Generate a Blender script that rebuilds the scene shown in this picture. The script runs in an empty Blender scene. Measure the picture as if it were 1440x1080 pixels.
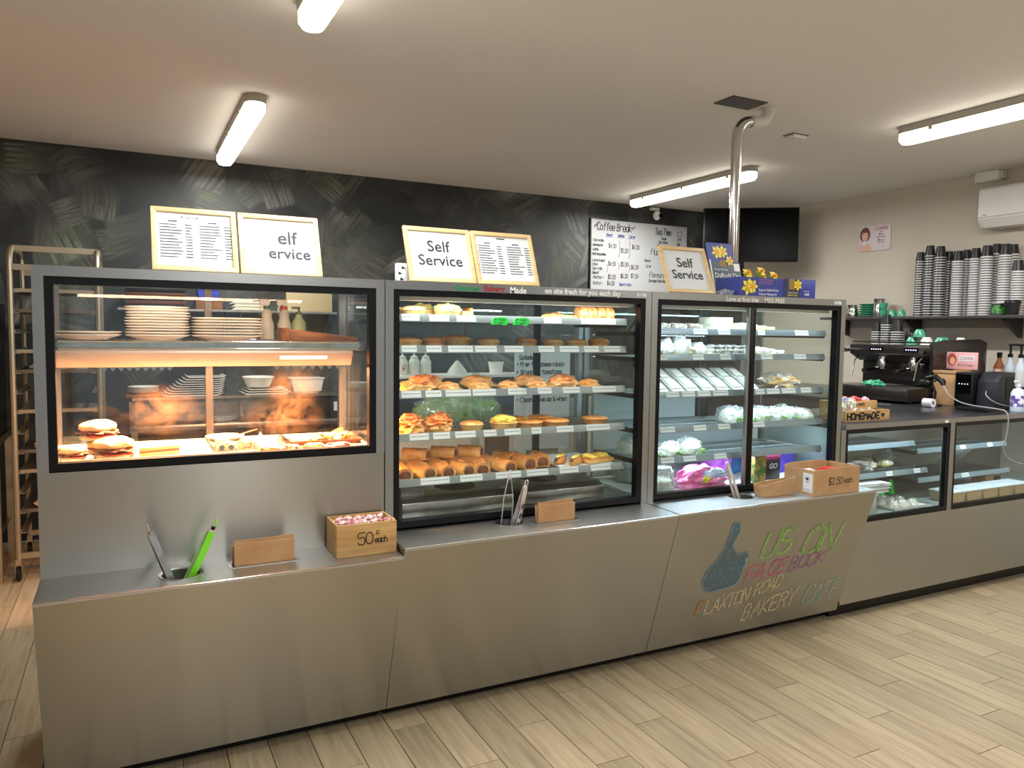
import bpy, bmesh, math, random
from mathutils import Matrix, Vector, noise
random.seed(7)
C = bpy.context.scene.collection
SC = bpy.context.scene
PI = math.pi

# ---------------------------------------------------------------- camera, world, exposure
YAW, PITCH, ROLL = 0.46914, 0.06923, 0.01274
cam_d = bpy.data.cameras.new('camera'); cam = bpy.data.objects.new('camera', cam_d); C.objects.link(cam)
cam_d.sensor_width = 36.0; cam_d.lens = 1066.5 / 1440 * 36.0; cam_d.clip_start = 0.05; cam_d.clip_end = 100
_f = Vector((math.sin(YAW)*math.cos(PITCH), math.cos(YAW)*math.cos(PITCH), -math.sin(PITCH)))
_r = Vector((math.cos(YAW), -math.sin(YAW), 0)); _u = _r.cross(_f)
_r2 = math.cos(ROLL)*_r + math.sin(ROLL)*_u; _u2 = -math.sin(ROLL)*_r + math.cos(ROLL)*_u
cam.matrix_world = Matrix(((_r2.x,_u2.x,-_f.x,0),(_r2.y,_u2.y,-_f.y,-2.9227),(_r2.z,_u2.z,-_f.z,1.6),(0,0,0,1)))
SC.camera = cam
SC.view_settings.view_transform = 'Standard'
try: SC.view_settings.look = 'None'
except Exception: pass
SC.view_settings.gamma = 1.0
SC.view_settings.use_curve_mapping = False
SC.view_settings.exposure = -0.22
SC.cycles.use_denoising = True
SC.cycles.max_bounces = 10; SC.cycles.transparent_max_bounces = 24
SC.cycles.sample_clamp_indirect = 6.0
W = bpy.data.worlds.new('world'); SC.world = W; W.use_nodes = True
_bg = W.node_tree.nodes['Background']
_bg.inputs[0].default_value = (0.80, 0.88, 1.0, 1); _bg.inputs[1].default_value = 0.7

def lin(c):
    return tuple(((v/255)/12.92 if v/255 <= 0.04045 else ((v/255+0.055)/1.055)**2.4) for v in c) + (1.0,)

def area(name, loc, sx, sy, power, col, rot=(0,0,0), spread=PI):
    d = bpy.data.lights.new(name, 'AREA'); d.shape = 'RECTANGLE'; d.size = sx; d.size_y = sy
    d.energy = power; d.color = col; d.spread = spread
    o = bpy.data.objects.new(name, d); o.location = loc; o.rotation_euler = rot; C.objects.link(o); return o

# lamps of the place: the four ceiling battens in view and two nearer the street
BATTENS = [(0.68, 1.66, 3.31), (4.44, 1.64, 3.28), (4.46, -1.25, 0.40), (0.70, -1.28, 0.37), (0.70, -4.2, -2.55), (4.46, -4.2, -2.55)]
BATTEN_W = 60
for _x, _a, _b in BATTENS:
    area('batten_lamp', (_x, (_a+_b)/2, 2.805), 0.09, _b-_a-0.1, BATTEN_W, (1.0, 0.985, 0.965))
# heat lamps under the canopy of the hot cabinet
for _xa, _xb in ((-0.07, 0.13), (0.52, 0.80)):
    area('heat_lamp', ((_xa+_xb)/2, 0.25, 1.452), _xb-_xa, 0.10, 58, (1.0, 0.47, 0.22))
area('heat_lamp', (0.30, 0.25, 1.452), 0.85, 0.06, 46, (1.0, 0.47, 0.22))
area('strip_or_fill_lamp', (0.30, 0.075, 1.738), 1.0, 0.03, 4.5, (1.0, 0.62, 0.42), (math.radians(25),0,0))
# cold strips of the refrigerated cabinets
area('strip_or_fill_lamp', (2.87, 0.06, 1.718), 1.1, 0.03, 5, (0.70, 0.88, 1.0), (math.radians(25),0,0))
for _z in (1.585, 1.455, 1.27, 1.10, 0.945):
    area('strip_or_fill_lamp', (2.87, 0.12, _z), 1.1, 0.02, 3.8, (0.70, 0.88, 1.0), (math.radians(15),0,0))
for _z in (1.505, 1.317, 1.138): area('strip_or_fill_lamp', (1.55, 0.09, _z-0.004), 1.0, 0.02, 1.3, (1.0, 0.90, 0.78), (math.radians(15),0,0))  # added fill lamps under the pie shelves, to brighten the food
area('strip_or_fill_lamp', (1.57, 0.06, 1.718), 1.1, 0.03, 6.5, (0.95, 0.96, 0.95), (math.radians(20),0,0))
area('strip_or_fill_lamp', (4.03, 0.10, 1.035), 0.8, 0.03, 3.2, (0.74, 0.92, 1.0), (math.radians(10),0,0))
area('strip_or_fill_lamp', (5.20, 0.10, 1.035), 1.2, 0.03, 4.5, (0.74, 0.92, 1.0), (math.radians(10),0,0))

# ---------------------------------------------------------------- materials
MATS = {}
def mat(name, col, col2=None, scale=8, rough=0.5, metal=0.0, bump=0.0, bscale=None, stretch=(1,1,1), contrast=(0.35,0.65), emit=0, emit_col=None, coat=0, aniso=0, trans=0, sub=0, spec=None, top=None, rnd=False, detail=4):
    if name in MATS: return MATS[name]
    m = bpy.data.materials.new(name); m.use_nodes = True; nt = m.node_tree; b = nt.nodes['Principled BSDF']
    b.inputs['Base Color'].default_value = lin(col); b.inputs['Roughness'].default_value = rough; b.inputs['Metallic'].default_value = metal
    if spec is not None: b.inputs['Specular IOR Level'].default_value = spec
    if coat: b.inputs['Coat Weight'].default_value = coat
    if emit:
        b.inputs['Emission Color'].default_value = lin(emit_col or col); b.inputs['Emission Strength'].default_value = emit
    if aniso:
        b.inputs['Anisotropic'].default_value = aniso
        cx = nt.nodes.new('ShaderNodeCombineXYZ'); cx.inputs[2].default_value = 1.0
        nt.links.new(cx.outputs[0], b.inputs['Tangent'])
    if col2 or bump:
        tc = nt.nodes.new('ShaderNodeTexCoord'); mp = nt.nodes.new('ShaderNodeMapping'); mp.inputs['Scale'].default_value = stretch
        nt.links.new(tc.outputs['Object'], mp.inputs['Vector'])
        if rnd:
            oi = nt.nodes.new('ShaderNodeObjectInfo'); ml = nt.nodes.new('ShaderNodeMath'); ml.operation = 'MULTIPLY'; ml.inputs[1].default_value = 40
            nt.links.new(oi.outputs['Random'], ml.inputs[0]); nt.links.new(ml.outputs[0], mp.inputs['Location'])
    if col2:
        n = nt.nodes.new('ShaderNodeTexNoise'); n.inputs['Scale'].default_value = scale; n.inputs['Detail'].default_value = detail
        nt.links.new(mp.outputs[0], n.inputs['Vector'])
        r = nt.nodes.new('ShaderNodeValToRGB'); r.color_ramp.elements[0].position = contrast[0]; r.color_ramp.elements[1].position = contrast[1]
        r.color_ramp.elements[0].color = lin(col); r.color_ramp.elements[1].color = lin(col2)
        nt.links.new(n.outputs['Fac'], r.inputs[0]); nt.links.new(r.outputs[0], b.inputs['Base Color'])
        if top:   # baked browner on the upper side of the piece
            sx = nt.nodes.new('ShaderNodeSeparateXYZ'); nt.links.new(tc.outputs['Generated'], sx.inputs[0])
            ad = nt.nodes.new('ShaderNodeMath'); ad.operation = 'MULTIPLY_ADD'; ad.inputs[1].default_value = 0.5; nt.links.new(n.outputs['Fac'], ad.inputs[0]); nt.links.new(sx.outputs['Z'], ad.inputs[2])
            mr = nt.nodes.new('ShaderNodeMapRange'); mr.inputs[1].default_value = 0.75; mr.inputs[2].default_value = 1.3; mr.inputs[4].default_value = 0.85; nt.links.new(ad.outputs[0], mr.inputs[0])
            mxc = nt.nodes.new('ShaderNodeMix'); mxc.data_type = 'RGBA'; mxc.inputs[7].default_value = lin(top); nt.links.new(mr.outputs[0], mxc.inputs[0]); nt.links.new(r.outputs[0], mxc.inputs[6]); nt.links.new(mxc.outputs[2], b.inputs['Base Color'])
    if bump:
        n2 = nt.nodes.new('ShaderNodeTexNoise'); n2.inputs['Scale'].default_value = bscale or scale; n2.inputs['Detail'].default_value = detail
        nt.links.new(mp.outputs[0], n2.inputs['Vector'])
        bp = nt.nodes.new('ShaderNodeBump'); bp.inputs['Strength'].default_value = bump; bp.inputs['Distance'].default_value = 0.01
        nt.links.new(n2.outputs['Fac'], bp.inputs['Height']); nt.links.new(bp.outputs[0], b.inputs['Normal'])
    MATS[name] = m; return m

def glass_mat(name, tint=(250,253,252), refl=1.0, smudge=None, base=0.0, film=0.0):
    """thin clear pane: transparent with a fresnel reflection, and grease smudges where SMUDGE says"""
    if name in MATS: return MATS[name]
    m = bpy.data.materials.new(name); m.use_nodes = True; nt = m.node_tree; nt.nodes.clear()
    out = nt.nodes.new('ShaderNodeOutputMaterial'); t = nt.nodes.new('ShaderNodeBsdfTransparent'); t.inputs[0].default_value = lin(tint)
    g = nt.nodes.new('ShaderNodeBsdfGlossy'); g.inputs['Roughness'].default_value = 0.02 if not film else 0.15
    lw = nt.nodes.new('ShaderNodeLayerWeight'); pw = nt.nodes.new('ShaderNodeMath'); pw.operation = 'POWER'; pw.inputs[1].default_value = 5
    nt.links.new(lw.outputs['Facing'], pw.inputs[0]); fr = nt.nodes.new('ShaderNodeMath'); fr.operation = 'MULTIPLY_ADD'; fr.inputs[1].default_value = 0.9; fr.inputs[2].default_value = 0.035
    nt.links.new(pw.outputs[0], fr.inputs[0])
    ml = nt.nodes.new('ShaderNodeMath'); ml.operation = 'MULTIPLY_ADD'; ml.inputs[1].default_value = refl; ml.inputs[2].default_value = base
    nt.links.new(fr.outputs[0], ml.inputs[0])
    mx = nt.nodes.new('ShaderNodeMixShader'); nt.links.new(ml.outputs[0], mx.inputs[0]); nt.links.new(t.outputs[0], mx.inputs[1]); nt.links.new(g.outputs[0], mx.inputs[2])
    last = mx
    if film:
        d = nt.nodes.new('ShaderNodeBsdfDiffuse'); d.inputs[0].default_value = lin((245,248,248))
        tc = nt.nodes.new('ShaderNodeTexCoord'); n = nt.nodes.new('ShaderNodeTexNoise'); n.inputs['Scale'].default_value = 45
        nt.links.new(tc.outputs['Object'], n.inputs['Vector'])
        mr = nt.nodes.new('ShaderNodeMapRange'); mr.inputs[1].default_value = 0.45; mr.inputs[2].default_value = 0.7; mr.inputs[3].default_value = film*0.3; mr.inputs[4].default_value = film
        nt.links.new(n.outputs['Fac'], mr.inputs[0])
        m2 = nt.nodes.new('ShaderNodeMixShader'); nt.links.new(mr.outputs[0], m2.inputs[0]); nt.links.new(last.outputs[0], m2.inputs[1]); nt.links.new(d.outputs[0], m2.inputs[2]); last = m2
    if smudge:
        d = nt.nodes.new('ShaderNodeBsdfTranslucent'); d.inputs[0].default_value = lin((240,190,140))
        d2 = nt.nodes.new('ShaderNodeBsdfDiffuse'); d2.inputs[0].default_value = lin((240,190,140))
        ad = nt.nodes.new('ShaderNodeMixShader'); nt.links.new(d.outputs[0], ad.inputs[1]); nt.links.new(d2.outputs[0], ad.inputs[2])
        geo = nt.nodes.new('ShaderNodeNewGeometry'); tot = None
        n = nt.nodes.new('ShaderNodeTexNoise'); n.inputs['Scale'].default_value = 12; n.inputs['Detail'].default_value = 12; n.inputs['Roughness'].default_value = 0.72; n.inputs['Distortion'].default_value = 0.6
        nt.links.new(geo.outputs['Position'], n.inputs['Vector'])
        for (c, rx, rz) in smudge:
            sb = nt.nodes.new('ShaderNodeVectorMath'); sb.operation = 'SUBTRACT'; sb.inputs[1].default_value = c; nt.links.new(geo.outputs['Position'], sb.inputs[0])
            sc = nt.nodes.new('ShaderNodeVectorMath'); sc.operation = 'MULTIPLY'; sc.inputs[1].default_value = (1/rx, 0, 1/rz); nt.links.new(sb.outputs[0], sc.inputs[0])
            ln = nt.nodes.new('ShaderNodeVectorMath'); ln.operation = 'LENGTH'; nt.links.new(sc.outputs[0], ln.inputs[0])
            mr = nt.nodes.new('ShaderNodeMapRange'); mr.inputs[1].default_value = 1.1; mr.inputs[2].default_value = 0.0; mr.inputs[3].default_value = 0; mr.inputs[4].default_value = 1; nt.links.new(ln.outputs['Value'], mr.inputs[0])
            if tot is None: tot = mr.outputs[0]
            else:
                a = nt.nodes.new('ShaderNodeMath'); a.operation = 'MAXIMUM'; nt.links.new(tot, a.inputs[0]); nt.links.new(mr.outputs[0], a.inputs[1]); tot = a.outputs[0]
        nr = nt.nodes.new('ShaderNodeMapRange'); nr.inputs[1].default_value = 0.38; nr.inputs[2].default_value = 0.75; nr.inputs[4].default_value = 0.24; nt.links.new(n.outputs['Fac'], nr.inputs[0])
        pm = nt.nodes.new('ShaderNodeMath'); pm.operation = 'MULTIPLY'; nt.links.new(tot, pm.inputs[0]); nt.links.new(nr.outputs[0], pm.inputs[1])
        m2 = nt.nodes.new('ShaderNodeMixShader'); nt.links.new(pm.outputs[0], m2.inputs[0]); nt.links.new(last.outputs[0], m2.inputs[1]); nt.links.new(ad.outputs[0], m2.inputs[2]); last = m2
    nt.links.new(last.outputs[0], out.inputs[0]); MATS[name] = m; return m

STEEL = mat('brushed_steel', (166,166,160), rough=0.30, metal=1.0, aniso=0.85)
STEEL_TOP = mat('bench_steel', (188,190,190), rough=0.42, metal=1.0, aniso=0.5)
WORKTOP = mat('dark_worktop', (118,121,132), rough=0.30, metal=1.0)
FRAME = mat('satin_frame', (158,160,160), rough=0.34, metal=1.0, aniso=0.4)
CHROME = mat('chrome', (205,205,205), rough=0.12, metal=1.0)
SATIN = mat('satin_steel', (190,190,188), (165,165,162), scale=20, rough=0.3, metal=1.0)
BLACK = mat('black_rubber', (8,9,12), rough=0.35, spec=0.25)
BLACKG = mat('black_gloss', (4,5,7), rough=0.25, spec=0.08)
BLACKP = mat('black_plastic', (13,13,15), rough=0.38, spec=0.35)
DARK = mat('dark_interior', (40,42,44), rough=0.5)
WHITE = mat('white_plastic', (232,232,228), rough=0.4)
CERAMIC = mat('white_ceramic', (238,234,226), rough=0.18, coat=0.3)
PAPER = mat('white_paper', (214,220,224), rough=0.7)
TAG = mat('tag_paper', (225,230,232), rough=0.6)
INK = mat('black_ink', (45,52,60), rough=0.7)
INKB = mat('black_marker', (22,22,24), rough=0.7)
INKBL = mat('blue_marker', (50,50,130), rough=0.7)
GREYINK = mat('grey_ink', (120,130,138), rough=0.7)
PINE = mat('pale_pine', (222,196,148), (206,176,126), scale=3, rough=0.5, stretch=(1,1,14))
BOXWOOD = mat('box_wood', (186,150,94), (160,122,70), scale=4, rough=0.5, stretch=(1,6,12))
CARD = mat('cardboard', (182,146,104), (172,134,94), scale=14, rough=0.8)
KRAFT = mat('kraft_paper', (178,140,98), (164,122,80), scale=9, rough=0.8, bump=0.15, bscale=18)
GLASS = glass_mat('clear_glass')
FILM = glass_mat('clear_film', film=0.4, refl=1.3, base=0.05)
CLEARP = glass_mat('clear_plastic', tint=(248,250,251), refl=1.4, base=0.04)
TONGM = mat('tong_steel', (222,222,224), rough=0.32, metal=0.75)
PASTRY = mat('golden_pastry', (222,150,72), (246,204,136), scale=18, rough=0.34, top=(200,112,44), bump=0.4, bscale=60, rnd=True)
PASTRY_D = mat('brown_pastry', (202,128,58), (232,170,96), scale=18, rough=0.34, top=(164,90,34), bump=0.4, bscale=60, rnd=True)
PASTRY_L = mat('pale_pastry', (200,146,76), (228,188,122), scale=20, rough=0.5, bump=0.3, bscale=60, rnd=True)
CHEESE = mat('grilled_cheese', (196,92,38), (240,176,104), scale=34, rough=0.4, bump=0.6, bscale=50, rnd=True)
MEAT = mat('sausage_meat', (104,58,34), (134,82,52), scale=60, rough=0.6, bump=0.5, bscale=120)
MASH = mat('mash_topping', (226,196,70), (242,222,116), scale=40, rough=0.55, bump=0.5, bscale=90)
CREAMB = mat('cream_bread', (232,214,180), (214,186,140), scale=20, rough=0.6, rnd=True)
BREAD = mat('white_bread', (240,236,224), (228,220,200), scale=24, rough=0.7, rnd=True)
LETTUCE = mat('green_leaf', (70,140,50), (150,196,92), scale=30, rough=0.5, bump=0.4)

# ---------------------------------------------------------------- geometry helpers
class G:
    def __init__(s): s.bm = bmesh.new(); s.mi = 0; s.M = Matrix.Identity(4)
    def add(s, vs, fs):
        v = [s.bm.verts.new(s.M @ Vector(p)) for p in vs]
        out = []
        for f in fs:
            try: fc = s.bm.faces.new([v[i] for i in f]); fc.material_index = s.mi; out.append(fc)
            except ValueError: pass
        return v, out
    def box(s, x0, x1, y0, y1, z0, z1, bev=0, seg=2):
        vs, fs = s.add([(x0,y0,z0),(x1,y0,z0),(x1,y1,z0),(x0,y1,z0),(x0,y0,z1),(x1,y0,z1),(x1,y1,z1),(x0,y1,z1)],
                       [(0,3,2,1),(4,5,6,7),(0,1,5,4),(1,2,6,5),(2,3,7,6),(3,0,4,7)])
        if bev:
            es = list({e for f in fs for e in f.edges})
            bmesh.ops.bevel(s.bm, geom=es, offset=bev, segments=seg, profile=0.5, affect='EDGES')
        return s
    def prism(s, poly, a, b, axis='x', bev=0):
        n = len(poly)
        def P(p, t): return (t,p[0],p[1]) if axis == 'x' else ((p[0],t,p[1]) if axis == 'y' else (p[0],p[1],t))
        vs, fs = s.add([P(p,a) for p in poly]+[P(p,b) for p in poly], [tuple(range(n)), tuple(range(2*n-1,n-1,-1))]+[(i,(i+1)%n,n+(i+1)%n,n+i) for i in range(n)])
        if bev:
            bmesh.ops.bevel(s.bm, geom=list({e for f in fs for e in f.edges}), offset=bev, segments=2, profile=0.5, affect='EDGES')
        return s
    def tube(s, pts, r, n=8, closed=False, cap=True):
        pts = [Vector(p) for p in pts]; rs = r if isinstance(r, (list,tuple)) else [r]*len(pts)
        rings = []; ref = None
        for i, p in enumerate(pts):
            if closed: d = pts[(i+1)%len(pts)]-pts[i-1]
            else: d = pts[min(i+1,len(pts)-1)]-pts[max(i-1,0)]
            d.normalize()
            if ref is None:
                ref = d.orthogonal().normalized()
            ref = (ref - d*ref.dot(d)).normalized(); b = d.cross(ref)
            rings.append([p + (ref*math.cos(t)+b*math.sin(t))*rs[i] for t in [2*PI*k/n for k in range(n)]])
        vs = [q for ring in rings for q in ring]; fs = []
        m = len(rings)
        for i in range(m if closed else m-1):
            j = (i+1)%m
            for k in range(n): fs.append((i*n+k, i*n+(k+1)%n, j*n+(k+1)%n, j*n+k))
        if cap and not closed: fs += [tuple(range(n-1,-1,-1)), tuple(range((m-1)*n, m*n))]
        s.add(vs, fs); return s
    def lathe(s, prof, c=(0,0,0), n=24, wob=None):
        vs = []; fs = []; idx = []
        for (r, z) in prof:
            if r <= 1e-6: idx.append([len(vs)]); vs.append((c[0], c[1], c[2]+z))
            else:
                idx.append(list(range(len(vs), len(vs)+n)))
                for k in range(n):
                    t = 2*PI*k/n; w = wob(t, z) if wob else 1
                    vs.append((c[0]+r*w*math.cos(t), c[1]+r*w*math.sin(t), c[2]+z))
        for a, b in zip(idx, idx[1:]):
            for k in range(n):
                k2 = (k+1) % n
                if len(a) == 1 and len(b) == 1: continue
                if len(a) == 1: fs.append((a[0], b[k2], b[k]))
                elif len(b) == 1: fs.append((a[k], a[k2], b[0]))
                else: fs.append((a[k], a[k2], b[k2], b[k]))
        s.add(vs, fs); return s
    def blob(s, c, r, amp=0.12, freq=3.0, sub=3, flat=True, seed=0):
        t = bmesh.new(); bmesh.ops.create_icosphere(t, subdivisions=sub, radius=1)
        vs = []
        for v in t.verts:
            p = v.co.copy(); k = 1 + amp*noise.noise(p*freq+Vector((seed*7.1, seed*3.3, 0))) * 1.6
            q = Vector((p.x*r[0]*k, p.y*r[1]*k, p.z*r[2]*k))
            if flat and q.z < -r[2]*0.55: q.z = -r[2]*0.55
            vs.append((c[0]+q.x, c[1]+q.y, c[2]+q.z+(r[2]*0.55 if flat else 0)))
        t.verts.index_update(); fs = [tuple(v.index for v in f.verts) for f in t.faces]; t.free()
        s.add(vs, fs); return s
    def quad(s, a, b, c, d): s.add([a,b,c,d], [(0,1,2,3)]); return s

def world_off(o):
    v = Vector((0,0,0))
    while o is not None: v += o.location; o = o.parent
    return v
def obj(name, g, m, parent=None, smooth=35, local=False):
    """link a builder as ONE mesh object; geometry is in world coordinates unless LOCAL (then relative to the parent)"""
    me = bpy.data.meshes.new(name); bm = g.bm
    bmesh.ops.recalc_face_normals(bm, faces=bm.faces)
    if parent is not None and not local:
        o_ = world_off(parent); bmesh.ops.translate(bm, verts=bm.verts, vec=-o_)
    loc = None
    if parent is None and not local:
        xs = [v.co for v in bm.verts]
        lo = [min(p[i] for p in xs) for i in range(3)]; hi = [max(p[i] for p in xs) for i in range(3)]
        loc = Vector(((lo[0]+hi[0])/2, (lo[1]+hi[1])/2, lo[2])); bmesh.ops.translate(bm, verts=bm.verts, vec=-loc)
    bm.to_mesh(me); bm.free()
    for x in (m if isinstance(m, (list,tuple)) else [m]): me.materials.append(x)
    if smooth:
        me.polygons.foreach_set('use_smooth', [True]*len(me.polygons)); me.set_sharp_from_angle(angle=math.radians(smooth))
    o = bpy.data.objects.new(name, me); C.objects.link(o)
    if parent is not None: o.parent = parent
    if loc is not None: o.location = loc
    return o
def tag(o, label, cat, group=None):
    o['label'] = label; o['category'] = cat
    if group: o['group'] = group
    return o
def thing(name, label, cat, loc=(0,0,0), rz=0, group=None):
    o = bpy.data.objects.new(name, None); C.objects.link(o); o.empty_display_size = 0.05
    o.location = loc; o.rotation_euler = (0,0,rz); return tag(o, label, cat, group)
def struct(name, g, m, smooth=0):
    o = obj(name, g, m, None, smooth); o['kind'] = 'structure'; return o
def dup(root, label, loc, rz=0, group=None, rot=None, scale=None):
    r = root.copy(); C.objects.link(r); r.location = loc; r.rotation_euler = rot if rot else (0,0,rz)
    if scale: r.scale = scale
    r['label'] = label
    if group: r['group'] = group
    for ch in list(root.children):
        c = ch.copy(); C.objects.link(c); c.parent = r
        for g in list(ch.children):
            d = g.copy(); C.objects.link(d); d.parent = c
    return r
class Proto:
    """the first placement moves the prototype itself, later ones copy it"""
    def __init__(s, o): s.o = o; s.used = False
    def put(s, label, loc, rz=0, group=None, rot=None, scale=None):
        if s.used: return dup(s.o, label, loc, rz, group, rot, scale)
        s.used = True; o = s.o; o.location = loc; o.rotation_euler = rot if rot else (0,0,rz); o['label'] = label
        if group: o['group'] = group
        if scale: o.scale = scale
        s.o = o; return o
ORD = ['first','second','third','fourth','fifth','sixth','seventh','eighth','ninth','tenth','eleventh','twelfth','thirteenth','fourteenth','fifteenth','sixteenth','seventeenth','eighteenth','nineteenth','twentieth','twenty-first','twenty-second','twenty-third','twenty-fourth','twenty-fifth','twenty-sixth','twenty-seventh','twenty-eighth','twenty-ninth','thirtieth']
NUMW = ['one','two','three','four','five','six','seven','eight','nine','ten','eleven','twelve','thirteen']

# lettering: printed (built-in font) and handwritten (single strokes)
def lettering(parent, s, o, r, u, m, width=None, height=None, align='CENTER', bold=0.0, shear=0.0, name='lettering', line=1.0, squash=None):
    cu = bpy.data.curves.new('t', 'FONT'); cu.body = s; cu.align_x = align; cu.offset = bold; cu.shear = shear; cu.space_line = line; cu.resolution_u = 3
    t = bpy.data.objects.new('t', cu); C.objects.link(t); dg = bpy.context.evaluated_depsgraph_get()
    me0 = bpy.data.meshes.new_from_object(t.evaluated_get(dg)); bpy.data.objects.remove(t); bpy.data.curves.remove(cu)
    co = [v.co.copy() for v in me0.vertices]; fs = [tuple(p.vertices) for p in me0.polygons]; bpy.data.meshes.remove(me0)
    x0 = min(c.x for c in co); x1 = max(c.x for c in co); y0 = min(c.y for c in co); y1 = max(c.y for c in co)
    k = width/(x1-x0) if width else height/(y1-y0)
    ky = k if not (width and height) else height/(y1-y0)
    r = Vector(r).normalized(); u = Vector(u).normalized(); n = r.cross(u)
    cx = (x0+x1)/2 if align == 'CENTER' else x0
    g = G(); g.add([Vector(o)+r*((c.x-cx)*k)+u*((c.y-(y0+y1)/2)*ky)+n*0.0008 for c in co], fs)
    return obj(name, g, m, parent, 0)
FONT = {'A':'00 26 40,12 32','B':'00 06 26 35 34 23 03,23 32 31 20 00','C':'45 36 16 05 01 10 30 41','D':'00 06 26 44 42 20 00','E':'40 00 06 46,03 33','F':'00 06 46,03 33','G':'45 36 16 05 01 10 30 41 43 23','H':'00 06,40 46,03 43','I':'20 26','J':'36 31 20 10 01','K':'00 06,46 03 40','L':'06 00 40','M':'00 06 23 46 40','N':'00 06 40 46','O':'26 05 01 20 41 45 26','P':'00 06 26 45 44 23 03','R':'00 06 26 45 44 23 03,23 40','S':'45 36 16 05 04 13 33 42 41 30 10 01','T':'20 26,06 46','U':'06 01 10 30 41 46','V':'06 20 46','W':'06 10 24 30 46','X':'00 46,06 40','Y':'06 23 46,23 20','Z':'06 46 00 40',
 '0':'26 05 01 20 41 45 26','1':'15 26 20','2':'05 16 36 45 44 00 40','3':'05 16 36 45 34 23 34 42 41 30 10 01','4':'30 36 02 42','5':'46 06 03 34 43 41 30 10 01','6':'46 26 04 01 10 30 41 42 33 03','7':'06 46 10','8':'23 05 16 36 45 23 01 10 30 41 23','9':'43 13 04 05 16 36 45 43 20','$':'45 36 16 05 04 13 33 42 41 30 10 01,27 20',
 'a':'34 14 03 01 10 30 43,44 40','b':'06 00 30 41 43 34 03','c':'43 34 14 03 01 10 30 41','d':'46 40 10 01 03 14 43','e':'02 42 43 34 14 03 01 10 30 41','f':'46 36 25 20,14 34','g':'43 14 03 01 10 42,44 40 20','h':'06 00,03 14 34 43 40','i':'24 20,25 26','k':'06 00,44 02 40','l':'26 20','m':'04 00,03 14 23 20,23 34 43 40','n':'04 00,03 14 34 43 40','o':'14 03 01 10 30 41 43 34 14','p':'04 00,03 14 34 43 32 02','r':'04 00,03 14 34','s':'43 34 14 03 12 32 41 30 10 01','t':'26 21 30 40,04 44','u':'04 01 10 30 41 44,44 40','v':'04 20 44','w':'04 10 23 30 44','y':'04 22 44,22 10','z':'04 44 00 40','.':'20 21','-':'03 43','~':'02 14 33 45','\'':'26 25','*':'13 33,22 24','&':'40 05 16 25 01 10 42','q':'43 14 03 01 10 42,44 40','x':'00 44,04 40','j':'24 20 10'}
def chaikin(p, closed=False):
    q = [p[0]]
    for a, b in zip(p, p[1:]): q += [a.lerp(b, 0.25), a.lerp(b, 0.75)]
    return q + [p[-1]]
def ribbon(g, pts, w, o, r, u, n, lift=0.001):
    P = [Vector(p) for p in pts]
    if len(P) < 2: return
    L = []; R = []
    for i, p in enumerate(P):
        d = (P[min(i+1,len(P)-1)]-P[max(i-1,0)])
        if d.length < 1e-9: d = Vector((1,0))
        d.normalize(); nn = Vector((-d.y, d.x))*w*0.5
        e = d*w*0.4*(-1 if i == 0 else (1 if i == len(P)-1 else 0))
        L.append(p+nn+e); R.append(p-nn+e)
    vs = [o+r*q.x+u*q.y+n*lift for q in L+R]; m = len(P)
    g.add(vs, [(i, m+i, m+i+1, i+1) for i in range(m-1)])
def handwrite(parent, s, o, r, u, h, pen, m, width=None, slant=0.0, jit=0.0, name='lettering', widths=0.62, smooth=1, rise=0.0):
    r = Vector(r).normalized(); u = Vector(u).normalized(); n = r.cross(u); o = Vector(o); g = G(); x = 0.0
    k = h/6; strokes = []
    for ch in s:
        if ch == ' ': x += h*0.45; continue
        for st in FONT.get(ch, '').split(','):
            if not st: continue
            pts = [Vector((x+int(a[0])*k*widths/0.62+int(a[1])*k*slant+random.uniform(-1,1)*jit, int(a[1])*k+random.uniform(-1,1)*jit)) for a in st.split()]
            for _ in range(smooth): pts = chaikin(pts)
            strokes.append(pts)
        x += h*widths*(1.28 if ch not in "il.'1I" else 0.8)
    f = width/x if width else 1
    for st in strokes:
        q = [Vector((p.x*f, p.y+rise*p.x*f)) for p in st]
        if smooth: ribbon(g, q, pen, o, r, u, n)
        else:
            for a, b in zip(q, q[1:]): ribbon(g, [a, b], pen, o, r, u, n)   # sharp corners stay full width
    return obj(name, g, m, parent, 0)
def scribble_lines(parent, rows, o, r, u, w, dy, pen, m, name='small_print', fill=0.8, seed=1):
    rd = random.Random(seed); r = Vector(r).normalized(); u = Vector(u).normalized(); n = r.cross(u); g = G()
    for i in range(rows):
        x = 0; end = min(w*0.999, w*rd.uniform(fill*0.6, fill))
        while x < end:
            l = min(rd.uniform(0.04,0.12)*w, w*1.001-x)
            ribbon(g, [Vector((x,-i*dy)), Vector((x+l,-i*dy))], pen, Vector(o), r, u, n); x += l+0.018*w
    return obj(name, g, m, parent, 0)
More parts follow.
